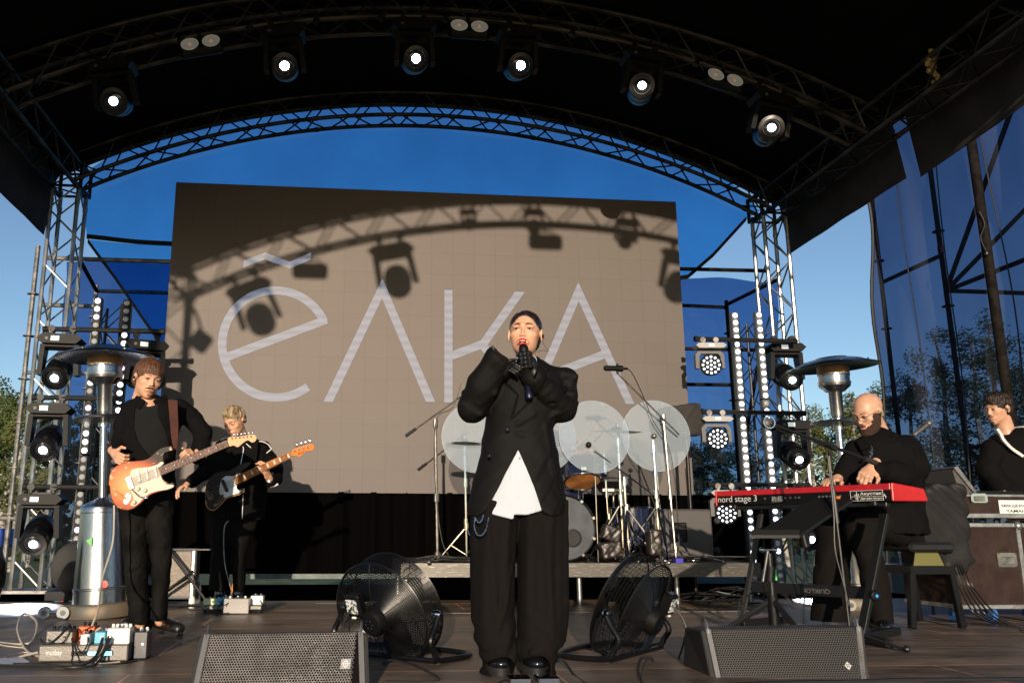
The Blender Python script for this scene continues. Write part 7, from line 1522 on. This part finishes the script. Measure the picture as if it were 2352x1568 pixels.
for hx, tx, ty in ((330, 290, 1452), (357, 408, 1462)):
    h = PF(hx, 1444); e = PF(tx, ty-4)
    def boot(p, h=h, e=e):
        a = V((h.x, h.y, .05)); b = V((e.x, e.y, .040)); d = s_cap(p, a, b, .050, .043); d = smin(d, s_cap(p, a+V((0, 0, .03)), a+V((0, 0, .11)), .050, .05), .03); return smax(d+.002*wob(p, 50), .018-p[:, 2], .004)
    lo = V((min(h.x, e.x)-.09, min(h.y, e.y)-.09, 0)); hi = V((max(h.x, e.x)+.09, max(h.y, e.y)+.09, .22)); o = sculpt('boot', boot, lo, hi, .006, M['boot'], t)
    u = (e-h).normalized(); v_ = V((-u.y, u.x, 0)); c = (h+e)/2; L2 = (e-h).length/2+.055; s = MB(); s.prism([c+u*math.cos(a)*L2*(1 if abs(math.cos(a)) < .9 else 1)+v_*math.sin(a)*.052 for a in np.linspace(0, 6.283, 29)[:-1]], (0, 0, .022)); s.build('sole', M['rubber'], o)
    s = MB()
    for k in range(4): q = V((h.x, h.y, .13))+u*(.012+.02*k)+V((0, 0, -.012*k)); s.cyl(q-v_*.025+V((0, -.01, 0)), q+v_*.025+V((0, -.01, 0)), .0025, n=5)
    s.build('laces', M['cable'], o)
# bass
BY = 7.32; BF = Fig(7.6)
def q3(x, y, dy=0.): return P(*K3(x, y), BY+dy)
t = thing('bass_guitar', 'worn black bass guitar with white pickguard and orange maple neck', 'guitar', q3(560, 1060))
body = [q3(*a) for a in ((478, 918), (520, 880), (580, 862), (650, 858), (710, 835), (770, 795), (840, 768), (890, 752), (905, 775), (870, 812), (820, 850), (800, 880), (785, 920), (745, 960), (740, 1010), (748, 1045), (775, 1064), (810, 1050), (838, 1050), (835, 1080), (795, 1108), (720, 1130), (650, 1152), (605, 1190), (560, 1240), (505, 1285), (455, 1280), (422, 1240), (408, 1170), (408, 1090), (420, 1015), (445, 955))]
guitar_body(t, body, .05, M['blackw'])
s = MB(); s.tube([p+V((0, -.0, 0)) for p in bez([q3(*a, -.022) for a in ((412, 1180), (424, 1238), (457, 1277), (503, 1281), (556, 1238), (601, 1189), (647, 1149), (720, 1127), (793, 1105), (830, 1080))], 4)], .0045, 6); s.build('bare_wood_edge', mat('bare_orange_wood', (.55, .24, .05), .6, var=.3, vs=30), t)
pg = [q3(*a, -.028) for a in ((578, 955), (610, 925), (640, 910), (710, 912), (755, 895), (788, 876), (765, 915), (728, 940), (737, 1000), (748, 1015), (748, 1042), (772, 1070), (822, 1064), (790, 1085), (720, 1112), (650, 1138), (612, 1150), (605, 1110), (565, 1108), (560, 1050))]
s = MB(); s.prism(bez(pg+[pg[0]], 3)[:-1], (0, .003, 0)); s.build('pickguard', mat('white_pickguard', (.68, .72, .74), .5, spec=.2), t)
ba = q3(732, 965, -.03); bb_ = q3(1340, 677, -.03); bd = (bb_-ba).normalized(); bu = V((-bd.z, 0, bd.x)).normalized()
s = MB(); s.prism([ba-bu*.036, bb_-bu*.024, bb_+bu*.024, ba+bu*.036], (0, .025, 0)); s.build('neck', mat('orange_maple', (.50, .17, .025), .55, spec=.2, var=.15, vs=14), t, smooth=False)
frets(t, ba+V((0, -.001, 0)), bb_+V((0, -.001, 0)), .072, .048, 20, bu, M['stand'])
for f in (.16, .30, .44, .58, .70, .80, .95):
    q = ba.lerp(bb_, f)+V((0, -.0025, 0)); s = MB(); s.box(q, (.014, .002, .034), Matrix.Rotation(-math.atan2(bd.z, bd.x), 3, 'Y')); s.build('inlay', M['white'], t)
hd = bez([q3(*a, -.03) for a in ((1338, 655), (1365, 618), (1410, 602), (1460, 588), (1545, 560), (1582, 572), (1590, 602), (1568, 634), (1530, 634), (1500, 645), (1460, 680), (1425, 706), (1400, 688), (1350, 692))]+[q3(1338, 655, -.03)], 3)[:-1]
s = MB(); s.prism(hd, (0, .018, 0)); hs_ = s.build('headstock', mat('orange_headstock', (.62, .17, .018), .55, spec=.2), t)
s = MB(); s.tube(bez([q3(*a, -.035) for a in ((1415, 680), (1425, 660), (1435, 672), (1450, 655), (1460, 662), (1480, 640))], 3), .0018, 4); s.build('script_mark', M['black'], hs_)
for k in range(4):
    x = 1375+k*48; s = MB(); s.cyl(q3(x, 636-k*13, -.045), q3(x, 636-k*13, -.01), .010, n=10); q = q3(x+30, 568-k*13, -.01); s.cyl(q3(x+15, 600-k*13, -.01), q, .004, n=6); s.sph(q, .015, 8, 6, (.8, .4, 1.2)); s.build('tuning_peg', M['chrome'], t)
s = MB(); s.box(q3(618, 1018, -.034), (.028, .014, .11), Matrix.Rotation(-math.atan2(bd.z, bd.x), 3, 'Y'), bev=.005); s.build('pickup', M['black'], t)
s = MB(); s.box(q3(455, 1108, -.034), (.05, .016, .085), Matrix.Rotation(-math.atan2(bd.z, bd.x), 3, 'Y'), bev=.003); s.build('bridge', M['chrome'], t)
s = MB(); s.prism([q3(*a, -.03) for a in ((570, 1110), (602, 1112), (610, 1150), (560, 1210), (515, 1245), (495, 1235), (530, 1190), (560, 1150))], (0, .004, 0)); s.build('control_plate', M['steel'], t)
for x, y in ((585, 1135), (565, 1165), (535, 1195)): s = MB(); s.lathe(q3(x, y, -.034), (0, -1, 0), [(.014, 0), (.012, .016), (0, .016)], 12); s.build('knob', M['gloss'], t)
s = MB()
for k in range(4): o = (k-1.5)/1.5; s.cyl(q3(455, 1105, -.045)+bu*o*.030, bb_+bu*o*.016+V((0, -.006, 0)), .0018, n=4, cap=False)
s.build('strings', M['stand'], t)
s = MB(); s.prism([P(*K3(*a), 7.42) for a in ((915, 545), (975, 505), (975, 640), (960, 745), (905, 780), (893, 700), (905, 600))], (0, .005, 0)); tag(s.build('guitar_strap', M['canopy']), 'black strap holding the black bass', 'strap')
# bass player
hc = BF(538, 968, -.05); hR = rotm(-22, 26, -6); hs = 1.10; skin = head_sdf(hc, hR, hs, 1.0)
def bskin(p): return smin(skin(p), s_cap(p, BF(545, 985, .03), BF(552, 1020, .03), .058, .07), .025)
w1 = BF(434, 1110, -.05); hand1 = hand_caps(w1, BF(414, 1120, -.10)-w1, (0, -1, .3), (.3, 0, -1), 1.05, (.45, .5, .3), .05)
w2 = BF(619, 1100, -.20); hand2 = hand_caps(w2, BF(607, 1072, -.30)-w2, (-1, 0, .4), (-.7, .3, .0), 1.15, (.35, .7, .6), .12, (.4, .6))
def bbody(p):
    d = bskin(p); d = smin(d, limbs(p, BF, ([BF(552, 1020, .03), BF(553, 1070, .03), BF(545, 1190, .03)], [.07, .09, .085]),
        [([BF(530, 1040, .02), BF(500, 1045, .0), BF(476, 1078, .0), w1], [.05, .04, .032, .026]), ([BF(580, 1040, .02), BF(608, 1042, .02), BF(630, 1085, .0), w2], [.05, .04, .032, .026])],
        [([BF(520, 1190, .02), BF(508, 1280, .02), BF(505, 1370, .02)], [.06, .045, .035]), ([BF(562, 1190, .02), BF(550, 1280, .02), BF(548, 1370, .02)], [.06, .045, .035])]), .03)
    return smin(smin(d, hand1(p), .012), hand2(p), .012)
t = sculpt('person', [(bbody, *bnd(BF, 405, 1375, 645, 925, -.42, .2), .0055)], None, None, None, M['skinA'])
tag(t, 'blond man looking down in a black shirt with white piping playing the black bass', 'person'); face_parts(t, hc, hR, hs); L_ = local(hc, hR, hs)
sculpt('hair', hair_sdf(hc, hR, hs, .008, (0, -.115, -.035, .074, .085, .098), -.03, strand=.002, messy=.0035, top=(0, -.015, .016)), hc-V((.17, .2, .12)), hc+V((.17, .2, .2)), .005, hairm('blond_hair', (.17, .105, .055), (.46, .35, .21), 40), t)
s = MB(); s.sph(L_((.084, .0, -.010)), .010, 8, 6); s.build('earpiece', M['gloss'], t)
def bsh(p):
    d = s_col(p, BF.rows([(1000, 532, 572, .06), (1012, 515, 600, .09), (1024, 500, 616, .12), (1060, 492, 622, .14), (1110, 488, 616, .14), (1150, 486, 610, .14), (1192, 482, 608, .15)]))
    d = smin(d, s_chain(p, [BF(508, 1030, .0), BF(478, 1078, .0), BF(440, 1106, -.04)], [.07, .068, .05], .04), .03); d = smin(d, s_chain(p, [BF(606, 1030, .02), BF(632, 1078, .02), BF(630, 1100, -.05), BF(622, 1104, -.16)], [.066, .066, .062, .055], .04), .03)
    nk = s_cap(p, BF(545, 970, .03), BF(550, 1012, .0), .06, .066); d = smax(d, -nk, .006)
    return d+.005*wob(p, 13)+.003*wob(p, 30, 1)+folds(p, [(BF(470, 1060, -.05), BF(500, 1100, -.08), 1), (BF(455, 1090, -.05), BF(480, 1110, -.05), 1), (BF(540, 1050, -.14), BF(560, 1110, -.14), 1), (BF(615, 1060, -.08), BF(640, 1075, -.04), 1)], .012, .018)
sculpt('shirt', bsh, *bnd(BF, 425, 1200, 660, 995, -.28, .22), .0095, M['bshirt'], t)
for pts in (((815, 590), (822, 620), (812, 680), (790, 790)), ((852, 560), (905, 605)), ((985, 533), (1040, 542), (1090, 568), (1125, 615)), ((1128, 615), (1072, 664)), ((575, 512), (620, 498), (655, 490)), ((818, 1118), (812, 1250), (808, 1375)), ((1110, 1030), (1160, 1018), (1200, 998))):
    s = MB(); s.tube(bez([BF(*K3(*a), -.155 if a[1] > 560 else -.12) for a in pts], 5), .004 if pts[0] != (1110, 1030) else .008, 6); s.build('piping', M['white'], t)
s = MB(); s.tube([w2+V((.028*math.cos(a), .028*math.sin(a), -.02+.008*math.cos(a))) for a in np.linspace(0, 6.283, 20)[:-1]], .005, 5, True); s.build('bracelet', M['chrome'], t)
def bpants(p):
    d = smin(s_col(p, BF.rows([(1170, 486, 560, .10), (1270, 486, 530, .10), (1356, 480, 526, .11)])), s_col(p, BF.rows([(1170, 520, 600, .10), (1270, 533, 566, .10), (1356, 534, 562, .11)])), .02); return d+.004*wob(p, 16)+.003*np.sin(p[:, 0]*50)
sculpt('trousers', bpants, *bnd(BF, 470, 1365, 615, 1165, -.2, .2), .0095, M['trous'], t)
for x0, x1 in ((512, 505), (552, 556)):
    a = PF(x0, 1392); b = PF(x1, 1400); a.y = 7.6; b.y = 7.42
    def sh(p, a=a, b=b): return smax(smin(s_cap(p, (a.x, a.y, .06), (b.x, b.y, .045), .052, .045), s_cap(p, (a.x, a.y, .06), (a.x, a.y, .18), .05, .04), .02), .004-p[:, 2], .003)
    sculpt('shoe', sh, (a.x-.12, b.y-.1, 0), (a.x+.12, a.y+.12, .25), .009, M['leather2'], t)
# ---------------------------------------------------------------- bald keyboard player
F = Fig(6.0); K7 = crop(2000, 940, 3.92); hc = F(1993, 948, -.02); hR = rotm(-68, 24, 0); hs = 1.24; skin = head_sdf(hc, hR, hs, 1.05)
def kskin(p): return smin(skin(p), s_cap(p, F(2008, 975, .03), F(2022, 1025, .05), .066, .08), .03)
w1 = F(1925, 1098, -.05); hand1 = hand_caps(w1, F(1900, 1104, -.1)-w1, (0, -1, .2), (-.1, 0, -1), 1.2, (.5, .7, .5), .05)
w2 = F(2003, 1072, -.26); hand2 = hand_caps(w2, F(1982, 1098, -.32)-w2, (-.6, -.8, 0), (-.5, .1, -1), 1.3, (.9, .9, .5), .03, (.3, .5))
def kbody(p):
    d = kskin(p); d = smin(d, limbs(p, F, ([F(2022, 1025, .05), F(2035, 1080, .05), F(2060, 1225, .1)], [.08, .1, .1]),
        [([F(2050, 1050, .02), F(2085, 1040, .0), F(2098, 1078, -.08), F(2050, 1088, -.21), w2], [.06, .045, .04, .034, .03]), ([F(2000, 1050, .05), F(1972, 1040, .02), F(1950, 1074, .02), w1], [.06, .045, .038, .03])],
        [([F(2090, 1232, .05), F(1985, 1213, -.19), F(2012, 1330, -.3), F(2026, 1415, -.35)], [.07, .06, .045, .04]), ([F(2060, 1228, .2), F(1925, 1212, .1), F(1909, 1330, 0), F(1907, 1415, -.05)], [.07, .06, .045, .04])]), .03)
    return smin(smin(d, hand1(p), .012), hand2(p), .012)
t = sculpt('person', [(kbody, *bnd(F, 1880, 1425, 2125, 885, -.6, .45), .0055)], None, None, None, M['skinB'])
tag(t, 'bald bearded man in glasses and black shirt seated at the red keyboard', 'person'); face_parts(t, hc, hR, hs); L_ = local(hc, hR, hs); cn = A3(hc); Rn = np.array(hR, dtype=np.float32)
def beard(p):
    q = ((p-cn)@Rn)/hs; x = np.abs(q[:, 0]); d = s_ell(q, (0, -.028, -.072), (.060, .066, .054)); d = smin(d, s_ell(q, (0, -.068, -.104), (.034, .034, .030)), .03); d = smin(d, s_ell(q, (0, -.020, -.030), (.0745, .070, .066)), .02)
    d = smax(d, q[:, 2]+.040-np.clip(x-.035, 0, 1)*1.6, .006); d = smax(d, -s_ell(q, (0, -.105, -.0635), (.019, .024, .0075)), .004); qx = np.stack([x, q[:, 1], q[:, 2]], 1); d = smax(d, -s_ell(qx, (.034, -.085, -.040), (.020, .040, .018)), .006); d = smax(d, q[:, 1]-.012, .006)
    return (d+.0012*wob(q, 140)+.0008*wob(q, 260, 1))*hs
sculpt('beard', beard, hc-V((.17, .2, .2)), hc+V((.17, .2, .06)), .0045, mat('dark_brown_beard', (.030, .014, .009), .8, bump=1., bs=260, c2=(.07, .03, .018), vs=120), t)
s = MB(); s.tube([L_(p) for p in ((-.026, -.094, -.053), (0, -.106, -.047), (.026, -.094, -.053))], [.003*hs, .007*hs, .003*hs], 8); s.build('moustache', M['brow'], t)
g = []
s = MB()
for sx in (-1, 1):
    pts = [L_((sx*.031+.023*math.cos(a), -.105+.010*abs(math.cos(a))*(1 if sx*math.cos(a) > 0 else .2), -.004+.017*math.sin(a))) for a in np.linspace(0, 6.283, 25)[:-1]]; s.tube(pts, .0014*hs, 5, True); s.tube([L_((sx*.054, -.098, .006)), L_((sx*.078, -.04, .010)), L_((sx*.082, .008, .006))], .0014*hs, 5)
s.tube([L_((-.008, -.106, 0)), L_((0, -.109, .003)), L_((.008, -.106, 0))], .0014*hs, 5); s.build('glasses', M['steel'], t)
s = MB(); s.sph(L_((.086, .0, -.010)), .011, 10, 8, (.7, 1, 1.3)); s.build('earpiece', mat('green_earpiece', (.03, .25, .08), .2, coat=1), t)
def kshirt(p):
    d = s_col(p, F.rows([(990, 2000, 2045, .07), (1006, 1972, 2072, .12), (1022, 1956, 2100, .16), (1060, 1950, 2112, .19), (1110, 1948, 2116, .20), (1160, 1950, 2115, .22), (1225, 1965, 2122, .24)]))
    d = smin(d, s_chain(p, [F(2085, 1026, -.0), F(2102, 1075, -.08), F(2060, 1090, -.2), F(2014, 1080, -.26)], [.09, .088, .075, .062], .05), .03)
    d = smin(d, s_chain(p, [F(1968, 1030, .0), F(1950, 1070, .02), F(1930, 1094, -.03)], [.075, .07, .058], .04), .03)
    nk = s_cap(p, F(2005, 975, .03), F(2010, 1012, -.02), .07, .072); d = smax(d, -nk, .008)
    return d+.006*wob(p, 11)+.003*wob(p, 27, 1)+folds(p, [(F(*K7(700, 830), -.2), F(*K7(900, 700), -.2), 1), (F(*K7(820, 900), -.25), F(*K7(930, 830), -.25), 1.2), (F(*K7(1000, 900), -.2), F(*K7(1100, 1000), -.15), 1), (F(*K7(640, 700), -.2), F(*K7(560, 820), -.2), 1), (F(*K7(1000, 760), -.15), F(*K7(900, 940), -.2), 1)], .014, .02)
sculpt('shirt', kshirt, F(1905, 1235, -.42), F(2150, 985, .3), .010, M['bshirt'], t)
def kcol(p): return s_box(p, F(2030, 1000, -.08), (.085, .012, .055), .008, rotm(-50, -20, 30))
sculpt('collar', lambda p: s_box(p, F(1985, 1018, -.13), (.045, .012, .045), .008, rotm(-50, -15, -25)), F(1955, 1040, -.3), F(2065, 975, .1), .008, M['bshirt'], t)
sculpt('collar', kcol, F(1955, 1040, -.3), F(2065, 975, .1), .008, M['bshirt'], t)
s = MB(); rnd = random.Random(5)
for k in range(14): s.sph(F(*K7(695+rnd.uniform(-16, 16), 690+k*8), -.26), .006, 6, 4)
tag(s.build('pendant', M['chrome'], t), None, kind='stuff')
def kleg(p):
    a = s_chain(p, [F(2100, 1232, .05), F(2030, 1205, -.1), F(1975, 1215, -.2), F(2010, 1330, -.3), F(2026, 1418, -.35)], [.125, .11, .095, .08, .075], .05)
    b = s_chain(p, [F(2060, 1228, .2), F(1975, 1205, .2), F(1918, 1212, .1), F(1909, 1330, -.0), F(1907, 1426, -.05)], [.12, .115, .115, .115, .12], .05); return smin(a, b, .02)+.007*wob(p, 12)+.003*wob(p, 30, 1)
sculpt('trousers', kleg, F(1870, 1440, -.6), F(2160, 1165, .45), .011, M['trous'], t)
q = PF(2030, 1452)
def ksh(p): return smax(smin(s_cap(p, (q.x-.02, q.y+.06, .07), (q.x-.05, q.y-.12, .045), .055, .045), s_cap(p, (q.x-.02, q.y+.06, .07), (q.x, q.y+.06, .2), .055), .03), .004-p[:, 2], .003)
sculpt('shoe', ksh, (q.x-.2, q.y-.25, 0), (q.x+.15, q.y+.2, .28), .009, M['leather2'], t)
q2_ = PF(1905, 1442)
# ---------------------------------------------------------------- monitor engineer
E_ = Fig(6.75); K8 = crop(2260, 940, 2.376); hc = E_(2290, 938, 0); hR = rotm(-74, 10, 3); hs = 1.12; skin = head_sdf(hc, hR, hs, .95)
def eskin(p): return smin(skin(p), s_cap(p, E_(2302, 960, .02), E_(2315, 1010, .03), .06, .075), .03)
w1 = E_(2318, 1128, -.15); hand1 = hand_caps(w1, E_(2278, 1130, -.2)-w1, (0, -1, .4), (-.2, 0, -1), 1.25, (.25, .4, .3), .08)
def ebody(p):
    d = eskin(p); d = smin(d, limbs(p, E_, ([E_(2315, 1010, .03), E_(2335, 1080, .03), E_(2340, 1180, .03)], [.075, .1, .1]), [([E_(2310, 1040, .0), E_(2285, 1035, -.05), E_(2274, 1082, -.08), w1], [.05, .04, .035, .03])], []), .03)
    return smin(d, hand1(p), .012)
t = sculpt('person', [(ebody, E_(2240, 1190, -.42), E_(2390, 880, .22), .0052)], None, None, None, M['skinB'])
tag(t, 'dark haired man in a black hooded top with white trim standing behind the mixing desk', 'person'); face_parts(t, hc, hR, hs, brow='brow'); L_ = local(hc, hR, hs)
sculpt('hair', hair_sdf(hc, hR, hs, .012, (0, -.122, -.045, .076, .085, .098), -.06, strand=.003, messy=.003, top=(0, -.01, .014)), hc-V((.2, .2, .14)), hc+V((.2, .2, .2)), .005, hairm('dark_brown_hair', (.010, .006, .004), (.026, .014, .009)), t)
s = MB(); s.tube([L_(p) for p in ((-.028, -.088, -.056), (0, -.104, -.048), (.028, -.088, -.056))], [.002*hs, .0055*hs, .002*hs], 8); s.sph(L_((0, -.078, -.098)), .022, 10, 6, (1, .8, .6)); s.build('beard', M['brow'], t)
s = MB(); s.sph(L_((.086, .0, -.010)), .009, 8, 6); s.build('earpiece', M['steel'], t)
def hood(p):
    d = s_col(p, E_.rows([(985, 2302, 2345, .08), (1003, 2280, 2380, .14), (1030, 2262, 2410, .18), (1080, 2255, 2420, .19), (1140, 2262, 2420, .20), (1180, 2270, 2420, .2)])); d = smin(d, s_chain(p, [E_(2280, 1030, -.05), E_(2268, 1080, -.08), E_(2300, 1118, -.15), E_(2330, 1126, -.14)], [.085, .08, .07, .055], .04), .03)
    nk = s_cap(p, E_(2305, 970, .02), E_(2312, 1000, -.02), .066, .07); d = smax(d, -nk, .008); return d+.006*wob(p, 12)+.003*wob(p, 30, 1)
sculpt('hooded_top', hood, E_(2235, 1190, -.38), E_(2440, 980, .3), .011, M['bshirt'], t)
def hd_(p): return smax(s_ell(p, E_(2350, 998, .02), (.14, .15, .075))+.004*wob(p, 18), -s_cap(p, E_(2305, 960, .02), E_(2320, 1005, .0), .075), .01)
sculpt('hood_lining', hd_, E_(2280, 1040, -.25), E_(2420, 960, .3), .010, M['white'], t)
s = MB(); s.tube(bez([E_(*K8(*a), -.19) for a in ((552, 312), (575, 345), (592, 380), (640, 430), (705, 475))], 6), .014, 6); s.build('white_trim', M['white'], t)
# ---------------------------------------------------------------- drummer
D = Fig(8.75); K9 = crop(1380, 950, 7.84); hc = D(1235, 935, 0); hR = rotm(10, 18, 0); skin = head_sdf(hc, hR, 1.05)
def dskin(p): return smin(skin(p), s_cap(p, D(1235, 960, .03), D(1235, 990, .03), .058, .07), .02)
w1 = D(*K9(250, 1340), -.25); hand1 = hand_caps(w1, D(*K9(480, 1320), -.3)-w1, (0, -.5, 1), (.2, -.3, -1), 1.15, (1., 1.2, .8))
w2 = D(*K9(640, 1400), -.22); w2 = w2+V((-.03, 0, -.02)); hand2 = hand_caps(w2, D(*K9(740, 1290), -.32)-w2, (-1, -.2, .5), (.6, -.2, -.4), 1.15, (1., 1.1, .8))
def dbody(p):
    d = dskin(p); d = smin(d, limbs(p, D, ([D(1235, 990, .03), D(1236, 1050, .03), D(1237, 1130, .05)], [.07, .09, .1]), [([D(1245, 1015, .02), D(1272, 1008, .0), D(1276, 1040, -.12), w1], [.05, .04, .045, .032]), ([D(1260, 1020, -.02), D(1290, 1040, -.02), w2], [.05, .04, .03])], []), .03)
    return smin(smin(d, hand1(p), .012), hand2(p), .012)
t = sculpt('person', [(dbody, D(1170, 1145, -.6), D(1320, 880, .2), .0065)], None, None, None, M['skinB'])
tag(t, 'drummer mostly hidden behind the singer and the translucent discs, holding sticks', 'person'); face_parts(t, hc, hR, 1.05)
sculpt('hair', hair_sdf(hc, hR, 1.05, .01, low=-.04, strand=.002), hc-V((.16, .2, .12)), hc+V((.16, .2, .18)), .007, hairm('short_brown_hair', (.03, .015, .01), (.07, .035, .02)), t)
def dsh(p):
    d = s_col(p, D.rows([(975, 1215, 1256, .07), (990, 1195, 1275, .11), (1040, 1190, 1285, .14), (1130, 1195, 1280, .15)])); d = smin(d, s_chain(p, [D(1270, 1000, 0), D(1285, 1030, -.05), D(1275, 1045, -.18)], [.07, .065, .055], .03), .03); d = smin(d, s_chain(p, [D(1200, 1000, 0), D(1185, 1050, -.05), D(1215, 1080, -.2)], [.07, .06, .05], .03), .03); return d+.004*wob(p, 15)
sculpt('shirt', dsh, D(1170, 1140, -.35), D(1310, 965, .25), .011, cloth_m('dark_blue_shirt', (.015, .02, .04)), t)
def dleg(p): return smin(s_chain(p, [D(1225, 1135, .1), D(1200, 1150, -.25), D(1205, 1260, -.3)], [.12, .09, .06], .05), s_chain(p, [D(1250, 1135, .1), D(1275, 1150, -.2), D(1275, 1262, -.25)], [.12, .09, .06], .05), .03)
sculpt('trousers', dleg, D(1170, 1280, -.55), D(1310, 1100, .3), .014, M['denim'], t)
for a, b, l in (((470, 1300), (890, 915), 'pale wooden drumstick raised over the rack tom'), ((760, 1270), (980, 1050), 'drumstick in the drummer\'s right hand side of the photo')):
    s = MB(); s.cyl(D(*K9(*a), -.32), D(*K9(*b), -.40), .009, .006, n=8); tag(s.build('drumstick', mat('pale_stick_wood', (.62, .38, .2), .5)), l, 'drumstick', 'drumsticks')
s = MB(); q = D(1235, 1150, .12); s.cyl((q.x, q.y, ZR), q+V((0, 0, -.1)), .03); s.lathe(q+V((0, 0, -.1)), (0, 0, 1), [(.16, 0), (.17, .04), (.15, .07), (0, .08)], 20); tag(s.build('drum_stool', M['plast']), 'black round drum stool under the drummer', 'stool')
